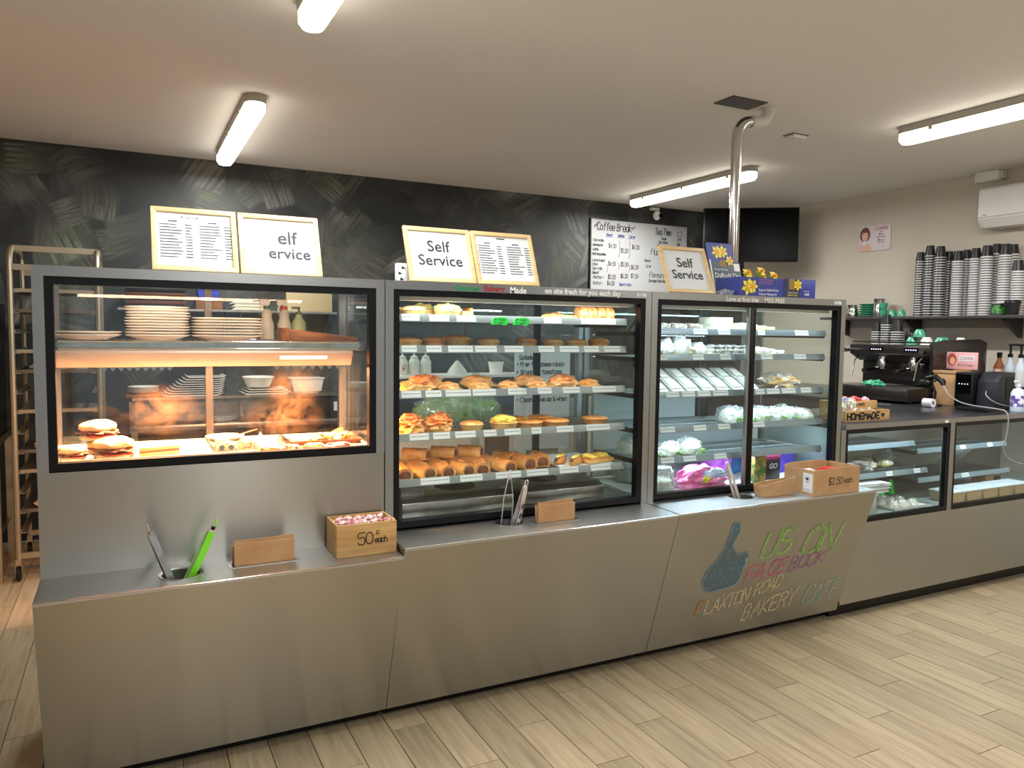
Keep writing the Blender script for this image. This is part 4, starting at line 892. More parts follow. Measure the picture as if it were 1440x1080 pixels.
for k, (x, y, rz, c_) in enumerate(((3.15,-0.185,0.1,'white'),(3.25,-0.145,0.05,'red'),(3.345,-0.185,0.15,'red'),(3.345,-0.085,-0.1,'red'),(3.19,-0.085,0.05,'white'))):
    tt = thing('snack_bar', '%s wrapped snack bar, %s in the cardboard box' % (c_, ['nearest the sticker end','in the middle','leaning up at the front','in the far corner','at the back'][k]), 'snack bar', (x,y,0.880), rz, 'snack bars in the cardboard box')
    g = G(); g.box(-0.04,0.04,-0.015,0.015,-0.010,0.014,0.006); obj('wrapper', g, RW if c_ == 'red' else PAPER, tt, local=True)
    g = G(); g.prism([(0.04,0.0),(0.055,0.004+0.012*(k==2)),(0.055,0.006+0.014*(k==2)),(0.04,0.005)], -0.015, 0.015, 'y'); g.prism([(-0.04,0.0),(-0.055,0.0),(-0.055,0.003),(-0.04,0.005)], -0.015, 0.015, 'y'); obj('crimped_ends', g, RW if c_ == 'red' else PAPER, tt, local=True)
obj('filler', G().box(CX0+th,CX1-th,CY0+th,CY1-th,CZ0+th,0.868), CARD, t)
# small card tray of bags
t = thing('card_tray', 'small slanted brown card tray leaning beside the cardboard box', 'tray', (2.84,-0.15,0.7865))
g = G(); g.prism([(2.842,0.787),(3.035,0.787),(3.050,0.876),(2.832,0.845)], -0.150, -0.146, 'y'); obj('front_face', g, CARD, t)
g = G(); g.add([(2.842,-0.149,0.787),(2.832,-0.149,0.845),(2.815,-0.085,0.850),(2.832,-0.085,0.787),(2.846,-0.149,0.787),(2.836,-0.149,0.845),(2.819,-0.085,0.850),(2.836,-0.085,0.787)], [(0,1,2,3),(7,6,5,4),(1,5,6,2),(0,3,7,4),(3,2,6,7),(0,4,5,1)]); obj('end_face', g, CARD, t)
g = G(); g.prism([(2.832,0.787),(3.035,0.787),(3.045,0.862),(2.818,0.848)], -0.088, -0.084, 'y'); obj('rear_face', g, CARD, t)
obj('base', G().box(2.845,3.033,-0.146,-0.088,0.787,0.790), CARD, t)

# Daffodil Day collection box and card holder
BLUEC = mat('royal_blue_card', (44,58,150), rough=0.5); NAVY = mat('navy_card', (36,50,70), rough=0.5); YEL = mat('daffodil_yellow', (245,220,20), (250,235,60), scale=40, rough=0.5); YELD = mat('daffodil_trumpet', (235,170,20), rough=0.5); OCHRE = mat('ochre_print', (150,116,60), rough=0.6)
def flower2d(g, o, r, u, R_, seed=0):
    """flat printed daffodil: six petals and a trumpet"""
    n = Vector(r).cross(Vector(u)); o = Vector(o); r = Vector(r); u = Vector(u)
    for k in range(6):
        a = k*PI/3+seed; d = r*math.cos(a)+u*math.sin(a); e = n.cross(d)
        g.mi = 0; g.add([o+n*0.0008+d*R_*0.15, o+n*0.0008+d*R_*0.6+e*R_*0.28, o+n*0.0008+d*R_, o+n*0.0008+d*R_*0.6-e*R_*0.28], [(0,1,2,3)])
    g.mi = 1; g.add([o+n*0.0012+(r*math.cos(a)+u*math.sin(a))*R_*0.36 for a in [2*PI*k/12 for k in range(12)]], [tuple(range(12))])
DX0, DX1, DX2, DY0 = 2.787, 3.105, 3.330, 0.03
t = thing('daffodil_box', 'blue daffodil appeal collection box full of yellow flowers on the refrigerated cabinet', 'box', (DX0,DY0,ZT))
Rr = Vector((1,0,0)); Uu = Vector((0,0,1))
fp = obj('front_card', G().box(DX0,DX1,DY0,DY0+0.004,ZT+0.0005,ZT+0.098), BLUEC, t)
obj('side_card', G().box(DX0,DX0+0.004,DY0+0.004,0.20,ZT+0.0005,ZT+0.098), BLUEC, t); obj('side_card', G().box(DX1-0.004,DX1,DY0+0.004,0.20,ZT+0.0005,ZT+0.098), BLUEC, t)
obj('base_card', G().box(DX0+0.004,DX1-0.004,DY0+0.004,0.20,ZT+0.0005,ZT+0.006), BLUEC, t)
rp = obj('flap_card', G().box(DX1+0.001,DX2,DY0-0.004,DY0,ZT+0.0005,ZT+0.103,0.0012), BLUEC, t)
obj('flap_panel', G().box(DX1+0.002,3.215,DY0-0.0052,DY0-0.0042,ZT+0.001,ZT+0.101), NAVY, rp); obj('flap_panel', G().box(3.13,3.175,DY0-0.0062,DY0-0.0053,ZT+0.045,ZT+0.10), OCHRE, rp)
g = G(); flower2d(g, (DX0+0.062,DY0,ZT+0.048), Rr, Uu, 0.046, 0.3); flower2d(g, (DX0+0.092,DY0-0.0005,ZT+0.052), Rr, Uu, 0.038, 0.0); obj('printed_flower', g, [YEL, YELD], fp, 0)
g = G(); flower2d(g, (3.195,DY0-0.0062,ZT+0.070), Rr, Uu, 0.032, 0.5); obj('printed_flower', g, [YEL, YELD], rp, 0)
scribble_lines(fp, 3, (DX0+0.135,DY0-0.0003,ZT+0.088), Rr, Uu, 0.14, 0.010, 0.0026, mat('pale_red_print', (190,120,150)), fill=0.98, name='small_print')
lettering(fp, 'Support Daffodil Day', (DX0+0.205,DY0,ZT+0.034), Rr, Uu, WV, width=0.140, name='card_words', bold=0.01); lettering(fp, 'Cancer Research', (DX0+0.200,DY0,ZT+0.015), Rr, Uu, WV, width=0.125, name='card_words', bold=0.01)
lettering(rp, 'ANZ', (3.265,DY0-0.0045,ZT+0.022), Rr, Uu, WV, width=0.040, shear=0.25, bold=0.03, name='card_words'); scribble_lines(rp, 1, (3.240,DY0-0.0042,ZT+0.038), Rr, Uu, 0.06, 0.01, 0.002, WV, fill=1.1, name='small_print')
lettering(rp, 'Cancer Society', (3.160,DY0-0.0055,ZT+0.028), Rr, Uu, WV, width=0.07, name='card_words'); lettering(rp, 'Daffodil Day', (3.160,DY0-0.0055,ZT+0.014), Rr, Uu, YEL, width=0.07, name='card_words')
def daffodil(label, loc, rz, tilt):
    t = thing('daffodil', label, 'flower', loc, 0, 'daffodils in the blue box'); t.rotation_euler = (tilt, 0, rz)
    g = G(); g.tube([(0,0,-0.085),(0,0,0)], 0.003, 6); obj('stem', g, LETTUCE, t, local=True)
    for k in range(6):
        a = k*PI/3; c_, s_ = math.cos(a), math.sin(a); g = G()
        pts = [(0.004,0,0),(0.020,0.010,0.006),(0.034,0,0.004),(0.020,-0.010,0.006)]
        g.add([(x*c_-y*s_, x*s_+y*c_, z) for x, y, z in pts]+[(x*c_-y*s_, x*s_+y*c_, z-0.0012) for x, y, z in pts], [(0,1,2,3),(7,6,5,4),(0,4,5,1),(1,5,6,2),(2,6,7,3),(3,7,4,0)]); obj('petal', g, YEL, t, local=True)
    g = G(); g.lathe([(0,0.002),(0.007,0.002),(0.009,0.012),(0.014,0.018),(0.013,0.018),(0.007,0.012),(0,0.005)], n=12); obj('trumpet', g, YELD, t, local=True)
for k, (x, y, z, rz, tl) in enumerate(((2.880,0.075,0.118,0.1,0.9),(2.932,0.12,0.126,0.6,0.7),(2.972,0.07,0.132,0.3,0.9),(3.022,0.13,0.122,0.9,0.8),(3.062,0.07,0.112,0.2,1.0),(3.075,0.16,0.116,0.5,0.6))):
    daffodil('yellow artificial daffodil, %s from the left in the blue collection box' % ORD[k], (x,y,ZT+z), rz, tl)
t = thing('leaflet_holder', 'tall card leaflet holder with yellow daffodil picture behind the blue collection box', 'leaflet holder', (2.80,0.13,ZT))
def lean(poly, y0, m, nm, k=0.18, d=0.004, par=None):
    g = G(); vs = []
    for dd in (0,d):
        for x, z in poly: vs.append((x-(z)*0.10, y0+dd+z*k, ZT+0.0005+z))
    n = len(poly); g.add(vs, [tuple(range(n)),tuple(range(2*n-1,n-1,-1))]+[(i,n+i,n+(i+1)%n,(i+1)%n) for i in range(n)]); return obj(nm, g, m, par or t)
lo = lean([(2.80,0),(3.01,0),(3.01,0.19),(2.95,0.205),(2.80,0.185)], 0.215, mat('slate_card', (62,84,98), rough=0.5), 'front_pocket')
hi = lean([(2.805,0),(2.985,0),(2.985,0.285),(2.975,0.295),(2.815,0.295),(2.805,0.285)], 0.228, BLUEC, 'leaflet')
lean([(2.797,0),(2.805,0),(2.805,0.20),(2.797,0.20)], 0.210, WHITE, 'pocket_edge')
def LP(x, z, e=0): return Vector((x-z*0.10, 0.215+z*0.18-0.001-e, ZT+z))
LR, LU = Vector((1,0,0)), Vector((-0.10,0.18,1)).normalized()
g = G(); flower2d(g, LP(2.875,0.245,-0.014), LR, LU, 0.040, 0.2); flower2d(g, LP(2.915,0.250,-0.0135), LR, LU, 0.036, 0.6); flower2d(g, LP(2.94,0.200,0.0006), LR, LU, 0.030, 0.1); obj('printed_flower', g, [YEL, YELD], lo, 0)
lean([(2.865,0.17),(2.915,0.165),(2.91,0.205),(2.875,0.20)], 0.2145, OCHRE, 'printed_vase', d=0.0004, par=lo)
lettering(lo, 'Cancer Society', LP(2.870,0.150), LR, LU, WV, width=0.095, name='card_words'); lettering(lo, 'Daffodil Day', LP(2.915,0.115), LR, LU, WV, width=0.185, bold=0.01, name='card_words')
scribble_lines(lo, 1, LP(2.835,0.085), LR, LU, 0.15, 0.01, 0.003, YEL, fill=1.0); scribble_lines(lo, 1, LP(2.845,0.065), LR, LU, 0.10, 0.01, 0.002, WV, fill=1.0)
lean([(2.965,0.145),(3.005,0.145),(3.005,0.185),(2.965,0.185)], 0.2143, WHITE, 'white_patch', d=0.0004, par=lo)
t = thing('plastic_bag', 'crumpled clear plastic bag beside the blue collection box', 'bag', (2.75,0.05,ZT)); g = G(); g.blob((2.735,0.07,ZT+0.0005), (0.045,0.04,0.022), 0.35, 4, 3); obj('film', g, FILM, t)
# ---------------------------------------------------------------- food prototypes
def pie_proto(nm, r, h, m, lid=None, top=None, topm=None, lab='pie'):
    t = thing(nm, lab, 'pie')
    wob = lambda a, z: 1+0.012*math.sin(a*16)+0.02*noise.noise(Vector((math.cos(a)*2,math.sin(a)*2,r*50)))
    g = G(); g.lathe([(0,0),(r*0.84,0),(r*0.97,h*0.55),(r*1.02,h*0.62),(r*0.96,h*0.68),(0,h*0.66)], n=28, wob=wob); obj('crust', g, m, t, local=True)
    if top == 'mash':
        g = G(); g.blob((0,0,h*0.58), (r*0.86,r*0.86,h*0.46), 0.22, 4.5, 3, seed=r*100); obj('mash_topping', g, topm or MASH, t, local=True)
    elif top == 'rough':
        g = G(); g.blob((0,0,h*0.5), (r*0.98,r*0.98,h*0.42), 0.4, 5, 3, seed=h*100); obj('cheese_topping', g, topm or CHEESE, t, local=True)
    else:
        w2 = lambda a, z: 1+0.02*noise.noise(Vector((math.cos(a)*3,math.sin(a)*3,z*40)))
        g = G(); g.lathe([(r*1.0,h*0.62),(r*0.93,h*0.76),(r*0.7,h*0.90),(r*0.35,h*0.98),(0,h)], n=28, wob=w2); obj('lid', g, lid or PASTRY, t, local=True)
    return Proto(t)
PIE_FLAT = pie_proto('round_pie', 0.066, 0.036, PASTRY_L, PASTRY); PIE_DARK = pie_proto('round_pie', 0.064, 0.040, PASTRY_D, PASTRY_D); PIE_TALL = pie_proto('tall_pie', 0.056, 0.050, PASTRY_L, PASTRY)
PIE_BIG = pie_proto('large_pie', 0.085, 0.048, PASTRY_L, PASTRY)
PIE_MASH = pie_proto('mash_topped_pie', 0.066, 0.048, PASTRY_L, top='mash'); 
PIE_POT = pie_proto('potato_topped_pie', 0.060, 0.062, PASTRY_L, top='mash', topm=mat('pale_mash', (226,200,96), (240,226,150), scale=50, rough=0.5, bump=0.6, bscale=70))
def roll_proto(nm, w, l, h, m, fill):
    t = thing(nm, 'sausage roll', 'sausage roll'); g = G()
    prof = [(-w*0.42,0.001)]+[(-w/2*math.copysign(abs(math.cos(q))**0.8,math.cos(q)), h*0.28+h*0.72*math.sin(q)**0.9) for q in [PI*k/10 for k in range(11)]]+[(w*0.42,0.001)]
    secs = 9; n = len(prof); vs = []
    for i in range(secs):
        y = -l/2+l*i/(secs-1); k = (1+0.025*math.sin(i*2.1))*(0.93 if i in (0,secs-1) else 1)
        for x, z in prof: vs.append((x*k, y, z*(1+0.03*math.sin(i*1.7+x*60))))
    fs = [(i*n+j, i*n+(j+1)%n, (i+1)*n+(j+1)%n, (i+1)*n+j) for i in range(secs-1) for j in range(n)]+[tuple(range(n)), tuple(range((secs-1)*n, secs*n))]
    g.add(vs, fs); o = obj('pastry', g, m, t, 50, local=True)
    g = G(); pf = [(x*0.70, 0.007+z*0.68) for x, z in prof]; g.prism(pf, -l/2-0.003, l/2+0.003, 'y', 0.0015); obj('filling', g, fill, t, local=True); return Proto(t)
SROLL = roll_proto('sausage_roll', 0.074, 0.115, 0.052, PASTRY, MEAT)
SROLL_D = roll_proto('sausage_roll', 0.078, 0.12, 0.062, PASTRY_D, MEAT)
def blob_proto(nm, cat, parts):
    t = thing(nm, nm, cat)
    for (pn, c, r, amp, fq, m, sd) in parts:
        g = G(); g.blob(c, r, amp, fq, 3, seed=sd); obj(pn, g, m, t, local=True)
    return Proto(t)
TURN = blob_proto('apple_turnover', 'pastry', [('pastry', (0,0,0), (0.085,0.055,0.030), 0.18, 2.6, PASTRY, 1), ('crimped_edge', (0.01,-0.02,0), (0.088,0.050,0.012), 0.12, 5, PASTRY_L, 2)])
PUFF = blob_proto('puff_pastry', 'pastry', [('pastry', (0,0,0), (0.080,0.058,0.032), 0.16, 3, PASTRY, 4), ('cheese_topping', (0,0,0.022), (0.068,0.048,0.018), 0.4, 6, CHEESE, 5)])
SCONE = blob_proto('cheese_scone', 'scone', [('dough', (0,0,0), (0.058,0.052,0.032), 0.22, 3, PASTRY, 6), ('cheese_topping', (0,0,0.030), (0.052,0.046,0.024), 0.5, 5, CHEESE, 7)])
# pie cabinet, top shelf
S1, S2, S3, S4, S5 = [z+0.0005 for z in PZ]
PS = ['top','second','third','fourth','bottom']
PIE_TALL.put('pie with smooth lid at the left end of the top shelf of the pie cabinet', (1.075,0.135,S1), 0.3, 'pies on the top shelf')
PIE_POT.put('tall pie heaped with yellow mash beside the leftmost pie on the top shelf', (1.160,0.245,S1), 1.0, 'pies on the top shelf', scale=(1,1,0.8))
PIE_POT.put('rounder yellow mash pie in the middle of the top shelf pies', (1.232,0.135,S1), 2.0, 'pies on the top shelf', scale=(1,1,0.8))
# cut savoury wedge: crust and filling
t = thing('savoury_wedge', 'small cut savoury wedge right of the yellow mash pies', 'pie', (1.325,0.18,S1))
g = G(); g.prism([(1.310,0.15),(1.362,0.16),(1.352,0.23),(1.312,0.22)], S1, S1+0.034, 'z', 0.006); obj('filling', g, PASTRY_L, t); g = G(); g.prism([(1.345,0.145),(1.368,0.158),(1.358,0.235),(1.340,0.23)], S1, S1+0.048, 'z', 0.006); obj('crust', g, PASTRY, t)
for k in range(4):
    t = thing('loaf_slice', 'orange crusted savoury log, %s from the left at the right end of the top shelf' % ORD[k], 'pastry', (1.925+0.050*k,0.16,S1), 0.0, 'savoury logs on the top shelf')
    g = G(); g.M = Matrix.Rotation(PI/2, 4, 'Y'); g.lathe([(0,-0.022),(0.031,-0.022),(0.034,-0.016),(0.034,0.016),(0.031,0.022),(0,0.022)], (-0.035,0,0), 20); obj('crust', g, CHEESE, t, local=True)
    g = G(); g.M = Matrix.Rotation(PI/2, 4, 'Y'); g.lathe([(0,-0.0225),(0.026,-0.0225),(0.026,-0.0235),(0,-0.0235)], (-0.035,0,0), 18); obj('cut_face', g, PASTRY_L, t, local=True)
for k in range(2):
    TURN.put(['flat brown pastry beside the savoury logs on the top shelf','flat brown pastry lying behind the savoury logs on the top shelf'][k], (1.835+0.02*k,0.24+0.10*k,S1), 0.3, scale=(0.6,0.7,0.9))
for k in range(4):
    t = thing('cheese_straw', 'yellow twisted cheese straw, %s from the left on the top shelf' % ORD[k], 'pastry', (1.735+0.036*k,0.14,S1+0.012), 0.5+0.1*k, 'cheese straws on the top shelf')
    g = G(); g.tube([(0.006*math.sin(q*1.6), -0.035+0.01*q, 0.004*math.cos(q*1.6)) for q in range(8)], [0.009+0.003*math.sin(q*2) for q in range(8)], 8); obj('twist', g, CHEESE if k%2 else MASH, t, local=True)
    g = G(); g.blob((0,0,0.004), (0.010,0.03,0.006), 0.4, 6, 2); obj('melted_cheese', g, MASH, t, local=True)
# second shelf
for k, x in enumerate((1.075,1.182,1.312,1.444,1.636,1.775,1.905,2.035)):
    pr = [PIE_FLAT,PIE_DARK,PIE_BIG,PIE_FLAT,PIE_DARK,PIE_FLAT,PIE_FLAT,PIE_DARK][k]
    pr.put('round flat baked pie, %s from the left on the second shelf of the pie cabinet' % ORD[k], (x,0.17+(0.06 if k == 2 else 0),S2), k*0.9, 'pies on the second shelf', scale=((0.84,0.84,1.2) if k == 2 else (0.82,0.82,1.25)))
# third shelf
for k, (x, pr, rz) in enumerate(((1.105,PUFF,0.1),(1.250,TURN,0.2),(1.395,TURN,-0.1),(1.540,TURN,0.1),(1.690,TURN,0.0),(1.830,PUFF,0.1),(1.975,TURN,-0.2))):
    pr.put('golden filled pastry, %s from the left at the front of the third shelf' % ORD[k], (x,0.16,S3), rz, 'pastries on the third shelf')
for k, (x, pr) in enumerate(((1.205,PUFF),(1.460,TURN),(1.735,TURN),(1.925,TURN))):
    pr.put('browned pastry, %s from the left in the back row of the third shelf' % ORD[k], (x,0.33,S3), 0.1*k, 'pastries on the third shelf', scale=(1,1,1.25))
# fourth shelf
for k, (x, y) in enumerate(((1.075,0.15),(1.120,0.28),(1.205,0.17),(1.265,0.29))):
    SCONE.put('bumpy grilled cheese scone, %s from the left on the fourth shelf' % ORD[k], (x,y,S4), k*1.3, 'cheese scones on the fourth shelf')
PIE_FLAT.put('single flat pie between the cheese scones and the yellow mash pie', (1.362,0.16,S4), 0.5, 'pies on the fourth shelf')
PIE_MASH.put('bright yellow mash topped pie in the middle of the fourth shelf', (1.520,0.16,S4), 0.5, 'pies on the fourth shelf')
for k, (x, y) in enumerate(((1.660,0.17),(1.660,0.315),(1.800,0.17),(1.800,0.32),(2.035,0.19))):
    PIE_DARK.put(['round brown pie directly right of the yellow mash pie','round brown pie behind the yellow mash pie','round brown pie towards the right of the fourth shelf','round brown pie in the back row of the fourth shelf','round brown pie alone at the right end of the fourth shelf'][k], (x,y,S4), k, 'pies on the fourth shelf', scale=(1.05,1.05,0.95))
# bottom shelf: sausage rolls in rows
n_ = 0
for row, (y, xs) in enumerate(((0.150,(1.040,1.130,1.222,1.312,1.400,1.520)),(0.272,(1.050,1.150,1.240,1.330,1.420,1.505)),(0.390,(1.075,1.180,1.290,1.395,1.490)))):
    for k, x in enumerate(xs):
        SROLL.put('sausage roll, %s from the left in the %s row of the bottom shelf' % (ORD[k], ['front','middle','back'][row]), (x,y,S5), random.uniform(-0.25,0.25), 'sausage rolls on the bottom shelf')
for k, (x, y, z) in enumerate(((1.160,0.330,0.046),(1.300,0.335,0.046),(1.430,0.330,0.044))):
    SROLL.put('sausage roll lying on top of the others, %s from the left' % ORD[k], (x,y,S5+z), 0.9, 'sausage rolls on the bottom shelf', rot=(0.0,0.06,0.9))
for k, (x, y) in enumerate(((1.600,0.30),(1.640,0.18),(1.735,0.21))):
    SROLL_D.put('dark sausage roll standing taller, %s from the left beside the gap of the bottom shelf' % ORD[k], (x,y,S5), 0.25-0.2*k, 'dark sausage rolls')
sheet_ = tag(obj('tray_paper', G().box(1.80,2.10,0.09,0.46,S5+0.0005,S5+0.0015), PAPER), 'white baking paper sheet under the pastries at the right of the bottom shelf', 'paper')
for k, (x, y) in enumerate(((1.850,0.20),(1.905,0.15))):
    t = thing('hot_dog', 'glazed brown hot dog bun with cheese, %s on the paper of the bottom shelf' % ['left one','right one'][k], 'hot dog', (x,y,S5+0.002), -0.9, 'hot dogs on the bottom shelf')
    g = G(); g.blob((0,0,0), (0.024,0.058,0.024), 0.10, 3, 3, seed=k); obj('bun', g, PASTRY_D, t, local=True); g = G(); g.tube([(0,-0.060,0.026),(0.002,-0.03,0.032),(-0.002,0.03,0.032),(0,0.060,0.026)], 0.008, 8); obj('sausage', g, MEAT, t, local=True); g = G(); g.blob((0,0,0.034), (0.010,0.05,0.007), 0.5, 6, 2); obj('melted_cheese', g, MASH, t, local=True)
for k, (x, y) in enumerate(((1.998,0.18),(2.080,0.20))):
    t = thing('pizza_slice', 'flat cheese topped pizza slice, %s at the right of the bottom shelf' % ['inner one','outer one'][k], 'pizza', (x,y,S5+0.002), 0.1*k, 'pizza slices on the bottom shelf')
    g = G(); g.box(-0.038,0.038,-0.06,0.06,0,0.022,0.007); obj('base', g, PASTRY, t, local=True); g = G(); g.blob((0,0,0.018), (0.032,0.048,0.014), 0.35, 5, 3, seed=k); obj('cheese', g, MASH, t, local=True)
t = thing('steel_dish', 'small steel dish on the floor of the pie cabinet under the sausage rolls', 'dish', (1.00,0.06,0.888))
g = G(); g.prism([(1.000,0.080),(1.130,0.080),(1.130,0.25),(1.000,0.25)], 0.886, 0.888, 'z'); 
for x0,x1,y0,y1 in ((1.000,1.004,0.14,0.25),(1.126,1.130,0.14,0.25),(1.004,1.126,0.14,0.144),(1.004,1.126,0.246,0.25)): pass
obj('dish_body', G().prism([(0.145,0.887),(0.245,0.887),(0.255,0.925),(0.250,0.925),(0.242,0.890),(0.148,0.890),(0.140,0.925),(0.135,0.925)], 1.03, 1.13, 'x'), SATIN, t); g.bm.free()
obj('dish_end', G().box(1.0285,1.030,0.140,0.250,0.887,0.923), SATIN, t); obj('dish_end', G().box(1.130,1.1315,0.140,0.250,0.887,0.923), SATIN, t)

# ---------------------------------------------------------------- hot cabinet: plates, bottles, hot food
def plate_mesh(r): 
    g = G(); g.lathe([(0,0),(r*0.62,0),(r*0.66,0.004),(r*0.92,0.013),(r,0.017),(r,0.0195),(r*0.97,0.0195),(r*0.66,0.008),(r*0.60,0.005),(0,0.005)], n=36); return g
pl0 = None
def plates(n, x, y, z, r, step, where, start='bottom', jit=0.003):
    me = None
    for k in range(n):
        lab = 'white plate, %s from the %s of stack %s' % (ORD[k], start, where)
        if me is None:
            o = obj('dinner_plate', plate_mesh(r), CERAMIC, None, 40, local=True); me = o.data
        else:
            o = bpy.data.objects.new('dinner_plate', me); C.objects.link(o)
        o.location = (x+random.uniform(-jit,jit), y+random.uniform(-jit,jit), z+k*step); tag(o, lab, 'plate', 'plates '+where)
RZ = 1.5515
plates(11, 0.104, 0.255, RZ, 0.112, 0.0105, 'nearest the left on the heated rack')
plates(7, 0.351, 0.255, RZ, 0.132, 0.0112, 'in the middle of the heated rack')
plates(2, -0.130, 0.24, RZ, 0.112, 0.0105, 'at the heated rack left end', jit=0.004)
def spray(label, x, y, z, m, head, col, h=0.15):
    t = thing('spray_bottle', label, 'bottle', (x,y,z))
    g = G(); g.lathe([(0,0),(0.026,0),(0.029,0.004),(0.029,h*0.42),(0.022,h*0.52),(0.020,h*0.60),(0.023,h*0.68),(0.013,h*0.78),(0.012,h*0.80),(0,h*0.80)], n=18); obj('body', g, m, t, local=True)
    g = G(); g.lathe([(0.014,h*0.79),(0.014,h*0.88),(0,h*0.88)], n=14); obj('collar', g, col, t, local=True)
    g = G(); g.box(-0.030,0.012,-0.008,0.008,h*0.90,h*1.05,0.003); g.box(-0.006,0.006,-0.006,0.006,h*0.86,h*0.92); obj('trigger_head', g, head, t, local=True)
    g = G(); g.tube([(-0.018,0,h*0.92),(-0.026,0,h*0.80),(-0.022,0,h*0.72)], 0.004, 6); obj('trigger', g, head, t, local=True); return t
FROST = mat('frosted_plastic', (206,208,198), rough=0.4)
spray('frosted spray bottle with green collar behind the middle plate stack', 0.535, 0.47, RZ, FROST, WHITE, mat('green_collar', (60,110,80)), 0.165)
spray('white spray bottle with red collar, beside the frosted spray bottle', 0.610, 0.48, RZ, FROST, WHITE, mat('red_collar', (190,40,40)), 0.165)
t = thing('pump_bottle', 'short pale green pump bottle right of the spray bottles', 'bottle', (0.672,0.48,RZ)); g = G(); g.lathe([(0,0),(0.028,0),(0.030,0.01),(0.030,0.075),(0.014,0.10),(0.014,0.11),(0,0.11)], n=18); obj('body', g, mat('pale_green_plastic', (170,190,150), rough=0.4), t, local=True)
g = G(); g.lathe([(0.012,0.11),(0.012,0.122),(0.005,0.124),(0.005,0.14),(0,0.14)], n=12); g.box(-0.03,0.006,-0.005,0.005,0.134,0.144,0.002); obj('pump', g, mat('grey_green', (90,110,90)), t, local=True)
# wooden serving board wedge
t = thing('bread_board', 'brown wooden board resting at an angle at the right of the heated rack', 'board', (0.69,0.17,RZ))
WOODB = mat('board_wood', (150,92,48), (110,62,30), scale=4, rough=0.5, stretch=(2,12,12))
obj('board', G().prism([(0.545,RZ),(0.835,RZ),(0.835,RZ+0.014),(0.600,RZ+0.044),(0.555,RZ+0.046)], 0.11, 0.30, 'y', 0.002), WOODB, t); obj('board_edge', G().box(0.552,0.560,0.105,0.305,RZ+0.0005,RZ+0.052,0.002), WOODB, t)
DZ = 1.1245
def tray(nm, label, x0, x1, y0, y1, z, m, h=0.018, cat='tray'):
    t = thing(nm, label, cat, (x0,y0,z)); w = 0.004
    obj('base', G().box(x0,x1,y0,y1,z,z+0.003), m, t)
    g = G(); g.prism([(x0,z+0.003),(x0-0.012,z+h),(x0-0.016,z+h),(x0-0.003,z)], y0-0.01, y1+0.01, 'y'); g.prism([(x1,z+0.003),(x1+0.012,z+h),(x1+0.016,z+h),(x1+0.003,z)], y0-0.01, y1+0.01, 'y')
    g.prism([(y0,z+0.003),(y0-0.012,z+h),(y0-0.016,z+h),(y0-0.003,z)], x0-0.01, x1+0.01, 'x'); g.prism([(y1,z+0.003),(y1+0.012,z+h),(y1+0.016,z+h),(y1+0.003,z)], x0-0.01, x1+0.01, 'x'); obj('rim', g, m, t); return t
tray('serving_tray', 'white rectangular tray under the burgers in the hot cabinet', -0.228, 0.170, 0.068, 0.42, DZ, CERAMIC, 0.014)
def burger(label, x, y, z, rz=0, sc=1.0, tilt=0):
    t = thing('burger', label, 'burger', (x,y,z), rz, 'burgers in the hot cabinet'); t.rotation_euler = (tilt,0,rz); t.scale = (sc,sc,sc)
    g = G(); g.blob((0,0,0), (0.062,0.055,0.016), 0.1, 3, 3); obj('bottom_bun', g, CREAMB, t, local=True)
    g = G(); g.blob((0.004,-0.004,0.022), (0.064,0.057,0.012), 0.35, 5, 3); obj('filling', g, MEAT, t, local=True)
    g = G(); g.blob((0,0,0.034), (0.064,0.056,0.026), 0.08, 2, 3); obj('top_bun', g, mat('floury_bun', (226,176,110), (236,206,150), scale=30, rough=0.6), t, local=True)
    g = G(); g.blob((0.006,-0.035,0.014), (0.05,0.03,0.007), 0.5, 7, 2); obj('sauce', g, mat('red_sauce', (170,50,30), rough=0.3), t, local=True)
TZ = DZ+0.0035
burger('floury burger raised at the back of the white tray', -0.105, 0.285, TZ+0.050, 0.3, 1.0, 0.0)
burger('front burger in the middle of the white tray', -0.052, 0.140, TZ, 0.2, 1.05)
burger('burger with sauce cut by the left window edge', -0.182, 0.140, TZ+0.001, 0.9, 0.72)
burger('burger under the raised burger on the white tray', -0.105, 0.280, TZ+0.0005, 0.1, 0.60)
t = thing('toasted_sandwich', 'flat toasted sandwich half right of the burgers', 'sandwich', (0.094,0.135,TZ), 0.15)
TO = mat('toast', (226,178,100), (240,206,140), scale=14, rough=0.6)
g = G(); g.prism([(-0.072,-0.02),(0.075,0.0),(0.06,0.10),(-0.05,0.09)], 0, 0.014, 'z', 0.003); obj('bottom_slice', g, TO, t, local=True); g = G(); g.prism([(-0.068,-0.018),(0.072,0.0),(0.058,0.096),(-0.048,0.086)], 0.014, 0.020, 'z'); obj('filling', g, MEAT, t, local=True); g = G(); g.prism([(-0.070,-0.018),(0.073,0.001),(0.058,0.098),(-0.050,0.088)], 0.020, 0.034, 'z', 0.003); obj('top_slice', g, TO, t, local=True)
t = tray('glass_dish', 'shallow clear dish of battered food in the middle of the hot cabinet', 0.285, 0.55, 0.14, 0.34, DZ, CLEARP, 0.035, 'dish')
for k, (x, y, rx) in enumerate(((0.335,0.185,0.036),(0.412,0.24,0.034),(0.335,0.285,0.036))):
    tt = thing('battered_piece', 'golden battered piece, %s in the clear dish' % ['front left','middle','back left'][k], 'fried food', (x,y,DZ+0.004), k, 'battered pieces'); g = G(); g.blob((0,0,0), (rx,0.026,0.020), 0.3, 4, 3, seed=k); obj('batter', g, CHEESE if k else PASTRY_L, tt, local=True); g = G(); g.blob((0.01,0,0.014), (rx*0.7,0.02,0.012), 0.4, 6, 2, seed=k+4); obj('crisp_bits', g, PASTRY_L, tt, local=True)
